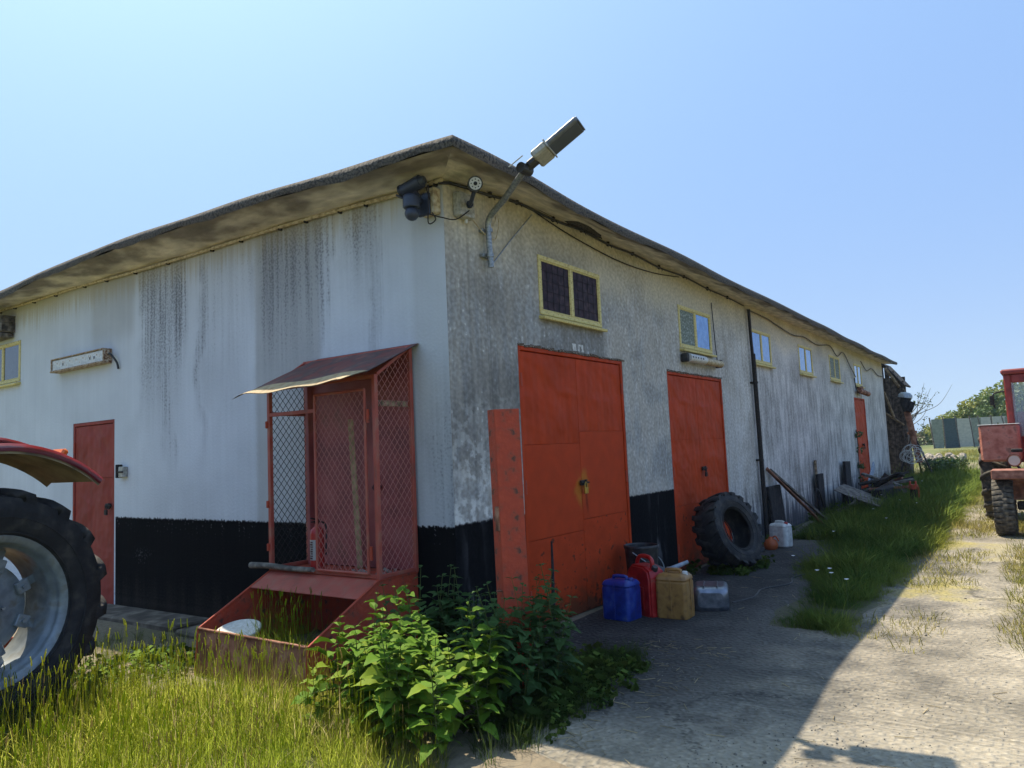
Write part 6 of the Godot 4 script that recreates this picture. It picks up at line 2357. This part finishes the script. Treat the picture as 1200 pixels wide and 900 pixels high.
func right_tractor() -> void:
	rng.seed = 81
	var o := Vector3(9.6, gy(9.6, 3.8), 3.85)
	var t := thing("old_red_tractor", "old faded red tractor facing the camera at the right edge, pink box beside its cab", "tractor", o)
	var red := mottled(ramp_tex(141, 0.012, [[0.1, S(104, 36, 32)], [0.45, S(130, 42, 38)], [0.75, S(144, 54, 48)], [0.95, S(116, 60, 50)]]), 1.2, 0.5, 0.0, M.fine_bump, 0.3)
	var pink := mottled(ramp_tex(142, 0.016, [[0.1, S(170, 98, 80)], [0.4, S(192, 120, 100)], [0.7, S(206, 136, 116)], [0.9, S(156, 108, 90)]]), 1.4, 0.7, 0.0, M.rough_bump, 0.4)
	var b := MB.new()
	# front axle and wheels
	for s in [-1.0, 1.0]:
		wheel(t, "front_wheel", Vector3(-1.05, 0.40, s * 0.75), 0.405, 0.23, 0.215, 60, s, M.rubber_worn, red, 0.15, false, 0.012)
		wheel(t, "rear_wheel", Vector3(1.15, 0.72, s * 0.92), 0.74, 0.42, 0.36, 34, s, M.rubber_worn, red, 0.8, false, 0.045)
	b.box(Vector3(-1.05, 0.42, 0), Vector3(0.14, 0.12, 1.2), 0.02)
	b.box(Vector3(-0.1, 0.62, 0), Vector3(2.0, 0.34, 0.42), 0.03)
	b.box(Vector3(1.1, 0.72, 0), Vector3(0.5, 0.5, 0.6), 0.05)
	b.tube([Vector3(1.15, 0.72, -0.9), Vector3(1.15, 0.72, 0.9)], 0.1, 12)
	b.box(Vector3(-0.9, 0.3, -0.35), Vector3(0.12, 0.3, 0.2), 0.02)
	obj("chassis", b, M.black_metal, t)
	b = MB.new()
	b.box(Vector3(-1.3, 0.88, 0), Vector3(0.42, 0.13, 1.72), 0.012)
	b.box(Vector3(-1.1, 0.80, 0), Vector3(0.06, 0.1, 1.72), 0.01)
	obj("front_beam", b, mottled(ramp_tex(143, 0.02, [[0.2, S(120, 76, 64)], [0.6, S(156, 104, 88)], [0.9, S(176, 128, 110)]]), 1.6, 0.8), t)
	b = MB.new()
	b.box(Vector3(-0.95, 0.66, 0.0), Vector3(0.05, 0.34, 1.5), 0.01)
	obj("front_plate", b, M.rust, t)
	# bonnet with grille
	b = MB.new()
	b.box(Vector3(-0.35, 1.3, 0.1), Vector3(1.5, 0.62, 0.62), 0.08)
	obj("bonnet", b, red, t)
	b = MB.new()
	for i in 7:
		b.box(Vector3(-1.11, 1.08 + 0.07 * i, 0.1), Vector3(0.02, 0.03, 0.5), 0.004)
	obj("grille", b, M.black_metal, t)
	# box left of the cab
	b = MB.new()
	b.box(Vector3(0.05, 1.30, -0.77), Vector3(0.7, 0.56, 0.52), 0.03)
	var bx := obj("side_box", b, pink, t)
	bx.set_meta("label", "faded pink red steel box left of the cab")
	b = MB.new()
	b.box(Vector3(0.05, 1.585, -0.77), Vector3(0.72, 0.012, 0.54), 0.004)
	obj("lid", b, M.white_metal, bx)
	# lamps
	for z in [-0.58, 0.73]:
		b = MB.new()
		b.tube([Vector3(-1.17, 1.06, z), Vector3(-1.05, 1.06, z), Vector3(-1.0, 1.06, z)], 0.09, 20, 0.05)
		b.tube([Vector3(-1.08, 0.93, z + 0.06), Vector3(-1.08, 1.0, z + 0.02)], 0.018, 6)
		b.box(Vector3(-1.06, 1.2, z + 0.04), Vector3(0.1, 0.05, 0.14), 0.01)
		var hl := obj("headlight", b, M.black_metal, t)
		b = MB.new()
		b.tube([Vector3(-1.185, 1.06, z), Vector3(-1.172, 1.06, z)], 0.085, 20)
		obj("rim", b, M.rust, hl)
		b = MB.new()
		b.tube([Vector3(-1.19, 1.06, z), Vector3(-1.184, 1.06, z)], 0.07, 20)
		obj("lens", b, plain(Color(0.45, 0.43, 0.40), 0.15), hl)
	# cab
	b = MB.new()
	var x0 := 0.55
	var x1 := 1.75
	var z0 := -0.62
	var z1 := 0.72
	for x in [x0, x1]:
		for z in [z0, z1]:
			b.box(Vector3(x, 1.72, z), Vector3(0.1, 1.34, 0.1), 0.02)
	b.box(Vector3(x0, 1.18, 0.05), Vector3(0.08, 0.42, z1 - z0 - 0.1), 0.015)
	b.box(Vector3(x0, 2.32, 0.05), Vector3(0.08, 0.14, z1 - z0 - 0.1), 0.015)
	for z in [z0, z1]:
		b.box(Vector3((x0 + x1) / 2, 1.2, z), Vector3(x1 - x0 - 0.1, 0.46, 0.08), 0.015)
		b.box(Vector3((x0 + x1) / 2, 2.32, z), Vector3(x1 - x0 - 0.1, 0.14, 0.08), 0.015)
	b.box(Vector3(x1, 1.4, 0.05), Vector3(0.08, 0.8, z1 - z0 - 0.1), 0.015)
	obj("cab", b, red, t)
	b = MB.new()
	b.box(Vector3((x0 + x1) / 2, 2.43, 0.05), Vector3(x1 - x0 + 0.2, 0.08, z1 - z0 + 0.16), 0.025)
	obj("cab_roof", b, red, t)
	b = MB.new()
	b.box(Vector3(x0, 1.82, 0.05), Vector3(0.006, 0.86, z1 - z0 - 0.1), 0.0)
	obj("windscreen", b, M.pane, t)
	for z in [z0, z1]:
		b = MB.new()
		b.box(Vector3((x0 + x1) / 2, 1.84, z), Vector3(x1 - x0 - 0.1, 0.82, 0.006), 0.0)
		obj("side_window", b, M.pane, t)
	b = MB.new()
	b.box(Vector3(1.3, 1.2, 0.05), Vector3(0.5, 0.12, 0.5), 0.04)
	b.box(Vector3(1.52, 1.5, 0.05), Vector3(0.1, 0.6, 0.46), 0.04)
	obj("driver_seat", b, M.black_plastic, t)
	b = MB.new()
	var ring := []
	for k in 25:
		ring.append(Vector3(0.86 + 0.06 * sin(TAU * k / 24), 1.58 + 0.16 * sin(TAU * k / 24), 0.05 + 0.2 * cos(TAU * k / 24)))
	b.tube(ring, 0.014, 6)
	b.tube([Vector3(0.7, 1.2, 0.05), Vector3(0.86, 1.58, 0.05)], 0.02, 6)
	obj("steering_wheel", b, M.black_plastic, t)
	b = MB.new()
	b.tube(smooth_path([Vector3(x0, 2.12, z0 - 0.03), Vector3(x0 - 0.05, 2.1, z0 - 0.18), Vector3(x0 - 0.06, 2.02, z0 - 0.22), Vector3(x0 - 0.05, 1.86, z0 - 0.2)]), 0.012, 6)
	b.box(Vector3(x0 - 0.06, 1.98, z0 - 0.23), Vector3(0.02, 0.16, 0.06), 0.006)
	obj("mirror_arm", b, M.black_metal, t)
	b = MB.new()
	b.tube([Vector3(-0.1, 1.55, -0.33), Vector3(-0.1, 2.1, -0.33)], 0.05, 12)
	obj("exhaust_pipe", b, pink, t)

# ---------------------------------------------------------------- plants
func blade_clump(n: int, h: float, spread: float, w: float, droop: float, seeds := 0) -> ArrayMesh:
	var b := MB.new()
	b.use_col = true
	for i in n:
		var an := rng.randf() * TAU
		var foot := Vector3(cos(an), 0, sin(an)) * spread * sqrt(rng.randf())
		var lean := Vector3(cos(an + rng.randfn(0, 0.8)), 0, sin(an + rng.randfn(0, 0.8)))
		var hh := h * rng.randf_range(0.55, 1.1)
		var ww := w * rng.randf_range(0.7, 1.2)
		var dd := droop * rng.randf_range(0.3, 1.3)
		var side := lean.cross(Vector3.UP).rotated(Vector3.UP, rng.randfn(0, 0.6)).normalized()
		var prev := []
		var base := b.v.size()
		var tone := rng.randf_range(0.8, 1.2)
		for k in 5:
			var f := k / 4.0
			var p := foot + lean * hh * dd * f * f + Vector3(0, hh * (f - 0.35 * dd * f * f), 0)
			var hw := ww * 0.5 * (1.0 - f * f * 0.96) * (0.7 + 0.6 * f if f < 0.5 else 1.0)
			var nn := side.cross(Vector3(lean.x * dd * f, 1, lean.z * dd * f)).normalized()
			b.tint = Color(tone, tone, tone)
			b.vert(p - side * hw, nn, Vector2.ZERO)
			b.vert(p + side * hw, nn, Vector2.ZERO)
			if k > 0:
				var q := base + 2 * k
				b.idx.append_array([q - 2, q + 1, q - 1, q - 2, q, q + 1])
	for i in seeds:
		var foot := Vector3(rng.randfn(), 0, rng.randfn()) * spread * 0.5
		var top := foot + Vector3(rng.randfn(0, 0.06), h * rng.randf_range(0.95, 1.25), rng.randfn(0, 0.06))
		b.tint = Color(1.5, 1.25, 1.1)
		b.tube([foot, foot.lerp(top, 0.6) + Vector3(0, 0.02, 0), top], 0.0016, 3, 0.001, false)
		b.tint = Color(1.8, 1.5, 1.3)
		b.tube([top, top + Vector3(0.006, 0.03, 0), top + Vector3(0.012, 0.055, 0.004)], 0.005, 4, 0.002, false)
	return b.mesh()

func nettle_leaf(sz: float, cols: Array, fold: float, droop: float) -> ArrayMesh:   # along +z from its stalk, toothed
	var b := MB.new()
	b.use_col = true
	var n := 9
	var mid := []
	var lft := []
	var rgt := []
	for i in n + 1:
		var f := i / float(n)
		var z := 0.22 * sz + sz * f
		var y := 0.06 * sz * sin(f * PI) - droop * sz * f * f
		var w := sz * 0.36 * pow(sin(PI * pow(f, 0.62) * 0.97 + 0.03), 0.9) * (1.0 - 0.15 * f)
		if i == n:
			w = 0.0
		var tooth := 1.0 if i % 2 == 0 else 0.86
		mid.append(Vector3(0, y, z))
		lft.append(Vector3(-w * tooth, y + fold * w, z - 0.04 * sz * tooth))
		rgt.append(Vector3(w * tooth, y + fold * w, z - 0.04 * sz * tooth))
	b.tint = cols[0]
	var wave := func(row, s): return row.map(func(p): return p + Vector3(0, 0.02 * sz * sin(p.z / sz * 16.0) * s, 0))
	b.grid([wave.call(lft, 1.0), [], mid].filter(func(r): return r.size() > 0), false, false)
	b.tint = cols[1]
	b.grid([mid, wave.call(rgt, -1.0)], false, false)
	b.tint = cols[2]
	b.tube([Vector3.ZERO, Vector3(0, 0.03 * sz, 0.24 * sz)], 0.0022, 4, 0.0018, false)
	return b.mesh()

func nettle_proto(called: String, h: float, pairs: int, leaf_meshes: Array, stem_mat: Material, leaf_mat: Material) -> Node3D:
	var t := thing(called, "green stinging nettle", "nettle")
	var b := MB.new()
	b.use_col = true
	b.tint = Color(0.10, 0.13, 0.04)
	var lean := Vector3(rng.randfn(0, 0.05), 0, rng.randfn(0, 0.05))
	var path := []
	for i in 6:
		var f := i / 5.0
		path.append(Vector3(0, h * f, 0) + lean * h * f * f)
	b.tube(path, 0.0048, 4, 0.002, false)
	obj("stem", b, stem_mat, t)
	for k in pairs:
		var f := 0.22 + 0.76 * k / float(pairs - 1)
		var size := (0.125 if f < 0.8 else 0.125 - 0.4 * (f - 0.8)) * rng.randf_range(0.6, 1.25) * (0.7 + 0.45 * sin(f * PI))
		for s in 2:
			var o := MeshInstance3D.new()
			o.mesh = leaf_meshes[rng.randi() % leaf_meshes.size()]
			o.material_override = leaf_mat
			o.name = "leaf" if t.get_child_count() == 1 else "leaf_%03d" % (t.get_child_count() - 1)
			t.add_child(o, true)
			var yaw := k * PI / 2 + s * PI + rng.randfn(0, 0.25)
			var pitch := rng.randf_range(-0.1, 0.45) - 0.5 * f
			var bs := Basis(Vector3.UP, yaw) * Basis(Vector3.RIGHT, pitch) * Basis(Vector3(0, 0, 1), rng.randfn(0, 0.2))
			o.transform = Transform3D(bs.scaled(Vector3.ONE * size / 0.1), Vector3(0, h * f, 0) + lean * h * f * f)
	return t

func in_strip(x: float, z: float) -> float:   # > 0 inside the tall grass along the wall
	var near := 1.65 - 0.16 * (x - 1.9) if x < 7.5 else 0.15
	return minf(minf((x - 1.9) * 1.2, z - near), 2.45 + 0.12 * sm(3, 8, x) - z)

func greenery() -> void:
	rng.seed = 91
	var nn := FastNoiseLite.new()
	nn.seed = 17
	nn.frequency = 0.5
	nn.fractal_octaves = 3
	var gm := leafy(1.3, 0.7)
	gm.metallic_specular = 0.25
	var n2 := FastNoiseLite.new()
	n2.seed = 18
	n2.frequency = 1.7
	M.grass = gm
	# bright tall grass in front
	var kinds := [blade_clump(16, 0.36, 0.07, 0.0075, 0.55, 1), blade_clump(18, 0.30, 0.08, 0.0065, 0.8), blade_clump(11, 0.5, 0.07, 0.007, 0.45, 3)]
	var tr := [[], [], []]
	var co := [[], [], []]
	for i in 7000:
		var x := rng.randf_range(-4.6, -0.75)
		var z := rng.randf_range(-3.2, 2.9)
		var m := nn.get_noise_2d(x, z)
		# edge of the grass
		var e := minf(1.25 - 0.55 * sm(-1.6, -2.6, x) * 0.0 - z, -1.02 - x + 0.35 * sm(0.0, 1.0, z) * -1.0)
		e = minf(e, z + 1.95 + 0.5 * sm(-1.4, -2.2, x))
		if z < -0.9 and x > -1.75:
			e = minf(e, -1.15 - x - 0.25 * sm(-1.0, -1.6, z))
		if x > -2.1 and x < -0.9 and z < -1.75:
			e = minf(e, -0.2)
		if x < -2.9:
			e = minf(e, 1.25 - z + 0.3 * (x + 2.9))
		if Vector2(x + 4.37, z - 3.68).length() < 1.3:
			continue
		if e + 0.35 * m < rng.randf() * 0.18:
			continue
		var s := rng.randf_range(0.62, 1.12) * (0.40 + 0.5 * sm(0.0, 0.6, e)) * (0.92 + 0.35 * m)
		# thin and low where it meets the bin and the dry patch at the left
		if x < -2.0 and z < -1.2:
			s *= 0.85
		var k := rng.randi() % 3
		tr[k].append(Transform3D(Basis(Vector3.UP, rng.randf() * TAU).scaled(Vector3(s, s, s)), Vector3(x, gy(x, z) - 0.01, z)))
		var c := Color(0.32, 0.40, 0.045).lerp(Color(0.50, 0.51, 0.10), clampf(0.5 + m + rng.randfn(0, 0.2), 0, 1))
		if rng.randf() < 0.11:
			c = Color(0.42, 0.36, 0.18)
		co[k].append(c)
	for k in 3:
		tag(many("tall_grass", kinds[k], gm, tr[k], co[k]), "bright sunlit yellow green tall grass in the foreground", "grass")
	# dark strip along the wall
	var strip_kinds := [blade_clump(13, 0.44, 0.13, 0.014, 0.7, 1), blade_clump(13, 0.30, 0.15, 0.016, 1.0)]
	tr = [[], []]
	co = [[], []]
	for i in 15000:
		var f := pow(rng.randf(), 1.35)
		var x := 1.7 + 19.5 * f
		var z := rng.randf_range(0.1, 3.1)
		var m := nn.get_noise_2d(x, z)
		var e := in_strip(x, z) + 0.28 * m
		if e < rng.randf() * 0.15:
			continue
		var s := 0.82 * rng.randf_range(0.6, 1.05) * (0.3 + 0.7 * sm(0.0, 0.6, e)) * (1.0 + 0.6 * m + 0.55 * n2.get_noise_2d(x, z)) * (0.85 + 0.25 * sm(5, 9, x))
		if absf(x - 12.3) < 0.55 and absf(z - 1.42) < 0.3:
			s *= 0.3
		if z < 1.0 and x > 9.8 and x < 15.6:
			s *= 0.55
		var lit := sm(2.1, 2.45, z)  # sunlight tinted into the blades past the eave shadow, also shorter there
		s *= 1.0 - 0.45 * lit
		var k := rng.randi() % 2
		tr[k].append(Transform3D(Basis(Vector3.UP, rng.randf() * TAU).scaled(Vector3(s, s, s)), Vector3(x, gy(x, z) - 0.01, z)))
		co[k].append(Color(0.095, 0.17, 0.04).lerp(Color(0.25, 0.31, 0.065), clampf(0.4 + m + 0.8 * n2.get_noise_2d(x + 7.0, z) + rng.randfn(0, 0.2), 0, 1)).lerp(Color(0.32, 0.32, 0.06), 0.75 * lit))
	for k in 2:
		tag(many("strip_grass", strip_kinds[k], gm, tr[k], co[k]), "dense dark green grass growing along the long wall", "grass")
	# short dry grass beside and beyond the track
	var short_kind := blade_clump(18, 0.085, 0.12, 0.006, 0.9)
	tr = [[]]
	co = [[]]
	for i in 26000:
		var x := 0.8 + 44.0 * pow(rng.randf(), 1.7)
		var z := rng.randf_range(2.2, 6.5) if rng.randf() < 0.62 else rng.randf_range(-1.0, 9.0)
		var m := nn.get_noise_2d(x * 0.8, z * 0.8)
		var keep := 0.0
		if x > 21.0:
			keep = 0.75 if m > -0.15 else 0.2
			if x > 24.0 and x < 31.0 and z > -0.5:
				keep = 0.06
		elif z > 2.25 and z < 2.95:
			keep = (0.28 + 1.4 * m) * sm(1.4, 4.0, x)
		elif z > 3.15 + 0.2 * sm(8, 3, x) + 0.75 * sm(2.2, 0.5, x):
			keep = 0.65 + 1.2 * m
		if rng.randf() > keep:
			continue
		var s := rng.randf_range(0.6, 1.3) * (1.0 + 0.03 * x)
		tr[0].append(Transform3D(Basis(Vector3.UP, rng.randf() * TAU).scaled(Vector3(s, s, s)), Vector3(x, gy(x, z), z)))
		co[0].append(Color(0.17, 0.20, 0.04).lerp(Color(0.38, 0.33, 0.11), clampf(0.5 + 1.2 * m + rng.randfn(0, 0.2), 0, 1)))
	tag(many("short_grass", short_kind, gm, tr[0], co[0]), "short dry yellow grass beside the track", "grass")
	# grass growing out of the bin, weeds at the foot of wall and tyre
	tr = []
	co = []
	for i in 46:
		tr.append(Transform3D(Basis(Vector3.UP, rng.randf() * TAU).scaled(Vector3.ONE * rng.randf_range(0.35, 0.8)), Vector3(rng.randf_range(-1.04, -0.84), 0.15, rng.randf_range(-1.1, -0.5))))
		co.append(Color(0.22, 0.30, 0.035))
	tag(many("bin_grass", kinds[2], gm, tr, co), "long grass growing out of the rusty steel bin", "grass")
	var wk := MB.new()
	leaf_crown(wk, [[Vector3(0, 0.04, 0), 0.07], [Vector3(0.05, 0.03, 0.03), 0.05]], 26, 0.026, [Color(1, 1, 1), Color(0.8, 0.85, 0.7)])
	var wm := wk.mesh()
	tr = []
	co = []
	for i in 400:
		var x := 0.0
		var z := 0.0
		var q := rng.randf()
		if q < 0.45:      # creeping from the nettles over the edge of the concrete
			var f := rng.randf()
			x = lerpf(-0.9, 0.5, f) + rng.randfn(0, 0.08)
			z = lerpf(1.2, 0.95, f) + rng.randfn(0, 0.16)
		elif q < 0.65:    # under the tyre
			x = rng.randf_range(4.2, 5.3)
			z = rng.randf_range(0.25, 0.75)
		elif q < 0.8:     # foot of the wall
			x = rng.randf_range(3.0, 19.0)
			z = rng.randf_range(0.02, 0.2)
		else:
			x = rng.randf_range(-1.9, -0.9)
			z = rng.randf_range(-2.6, -1.7)
		var s := rng.randf_range(0.5, 1.5)
		tr.append(Transform3D(Basis(Vector3.UP, rng.randf() * TAU).scaled(Vector3.ONE * s), Vector3(x, gy(x, z) + 0.01, z)))
		co.append(Color(0.08, 0.145, 0.04).lerp(Color(0.17, 0.235, 0.055), rng.randf()))
	tag(many("low_weeds", wm, gm, tr, co), "low creeping weeds at the foot of the wall and on the edge of the concrete", "weeds")
	tr = []
	co = []
	for i in 260:
		var f := rng.randf()
		var x := lerpf(-1.2, 0.7, f) + rng.randfn(0, 0.1)
		var z := lerpf(1.2, 1.0, f) + rng.randfn(0, 0.12)
		tr.append(Transform3D(Basis(Vector3.UP, rng.randf() * TAU).scaled(Vector3.ONE * rng.randf_range(0.3, 0.65)), Vector3(x, gy(x, z), z)))
		co.append(Color(0.07, 0.11, 0.03))
	for i in 90:
		var x := rng.randf_range(-1.7, -0.5)
		var z := rng.randf_range(-3.4, -1.75)
		tr.append(Transform3D(Basis(Vector3.UP, rng.randf() * TAU).scaled(Vector3.ONE * rng.randf_range(0.2, 0.5)), Vector3(x, gy(x, z), z)))
		co.append(Color(0.09, 0.13, 0.03))
	tag(many("edge_grass", kinds[1], gm, tr, co), "tufts of grass on the edge of the concrete and by the wall", "grass")
	# nettles
	rng.seed = 97
	var lm := leafy(0.7, 0.65)
	lm.metallic_specular = 0.25
	var bright := [Color(0.125, 0.225, 0.02), Color(0.105, 0.195, 0.018), Color(0.14, 0.18, 0.05)]  # same nettle green, sunlight brightened into the colour
	var dark := [Color(0.055, 0.115, 0.032), Color(0.048, 0.10, 0.028), Color(0.06, 0.09, 0.03)]  # same nettle green, shade darkened into the colour
	var lb := []
	var ld := []
	for i in 4:
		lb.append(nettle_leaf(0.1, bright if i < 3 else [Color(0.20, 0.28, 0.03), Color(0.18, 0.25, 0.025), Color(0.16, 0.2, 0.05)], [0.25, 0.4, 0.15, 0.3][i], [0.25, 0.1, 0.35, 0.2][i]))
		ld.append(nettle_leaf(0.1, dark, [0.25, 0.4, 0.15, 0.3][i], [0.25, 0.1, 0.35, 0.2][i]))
	var pb := [nettle_proto("nettle", 0.62, 11, lb, lm, lm), nettle_proto("nettle", 0.72, 12, lb, lm, lm), nettle_proto("nettle", 0.52, 10, lb, lm, lm)]
	var pd := [nettle_proto("nettle", 0.7, 10, ld, lm, lm), nettle_proto("nettle", 0.82, 11, ld, lm, lm)]
	var used := {}
	for i in 92:
		var sunny := i < 38
		var x := 0.0
		var z := 0.0
		if sunny:
			x = rng.randf_range(-1.48, -0.8)
			z = rng.randf_range(0.02, 1.08)
		else:
			x = rng.randf_range(-0.85, 0.02)
			z = rng.randf_range(0.1, 1.0) if i < 74 else rng.randf_range(0.8, 1.12)
			if i >= 74:
				x = rng.randf_range(-0.8, -0.2)
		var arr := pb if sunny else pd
		var p: Node3D = arr[rng.randi() % arr.size()]
		var s := rng.randf_range(0.72, 1.1)
		if not sunny:
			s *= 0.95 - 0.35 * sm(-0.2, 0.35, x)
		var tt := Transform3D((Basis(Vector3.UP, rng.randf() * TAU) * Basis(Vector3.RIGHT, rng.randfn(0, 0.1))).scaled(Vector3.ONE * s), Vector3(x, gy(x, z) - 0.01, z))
		var label := "nettle tinted light green for sunlight in the clump in front of the steel bin" if sunny else "nettle tinted dark green for shade in the clump round the red steel post"
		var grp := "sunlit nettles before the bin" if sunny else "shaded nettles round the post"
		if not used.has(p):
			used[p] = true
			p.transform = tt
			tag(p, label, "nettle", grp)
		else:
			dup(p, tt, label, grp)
	for p in pb + pd:
		if not used.has(p):
			p.queue_free()
	# white flowers in the strip
	var fl := thing("white_flower", "", "flower")
	var b := MB.new()
	b.tube([Vector3.ZERO, Vector3(0.01, 0.2, 0), Vector3(0.02, 0.36, 0.01)], 0.003, 4, 0.002, false)
	obj("stem", b, plain(Color(0.07, 0.11, 0.03), 0.6), fl)
	b = MB.new()
	for k in 8:
		var an := TAU * k / 8
		b.tri(Vector3(0.02, 0.36, 0.01), Vector3(0.02 + 0.028 * cos(an), 0.372, 0.01 + 0.028 * sin(an)), Vector3(0.02 + 0.028 * cos(an + 0.7), 0.372, 0.01 + 0.028 * sin(an + 0.7)))
	obj("petals", b, leafy(0.5), fl)
	var spots := [[3.3, 1.75], [3.45, 1.85], [3.2, 1.9], [4.2, 1.3], [2.9, 2.1], [6.5, 1.2], [8.2, 1.6], [9.5, 1.2], [10.5, 1.7], [11.0, 1.4], [12.0, 0.9], [15.5, 1.2]]
	for i in spots.size():
		var s: Array = spots[i]
		var tt := Transform3D(Basis(Vector3.UP, rng.randf() * 6).scaled(Vector3.ONE * 0.75), Vector3(s[0], gy(s[0], s[1]), s[1]))
		if i == 0:
			fl.transform = tt
			tag(fl, "small white flower in the dark grass along the wall", "flower", "white flowers in the grass strip")
		else:
			dup(fl, tt)
	# ivy-like vine by the far door
	var v := thing("climbing_vine", "thin leafy vine climbing the wall left of the far red door", "vine", Vector3(14.75, gy(14.7, 0.1), 0.03))
	b = MB.new()
	b.tube(smooth_path([Vector3(0, 0.2, 0), Vector3(-0.06, 0.7, 0), Vector3(0.03, 1.2, 0), Vector3(-0.02, 1.55, 0)]), 0.008, 5)
	obj("stem", b, M.dark_wood, v)
	b = MB.new()
	leaf_crown(b, [[Vector3(-0.04, 0.7, 0.03), 0.12], [Vector3(0.02, 1.1, 0.03), 0.12], [Vector3(-0.02, 1.45, 0.03), 0.1], [Vector3(0, 0.35, 0.05), 0.16]], 150, 0.04, [Color(0.06, 0.1, 0.03), Color(0.09, 0.13, 0.04)])
	obj("leaves", b, M.leaf, v)
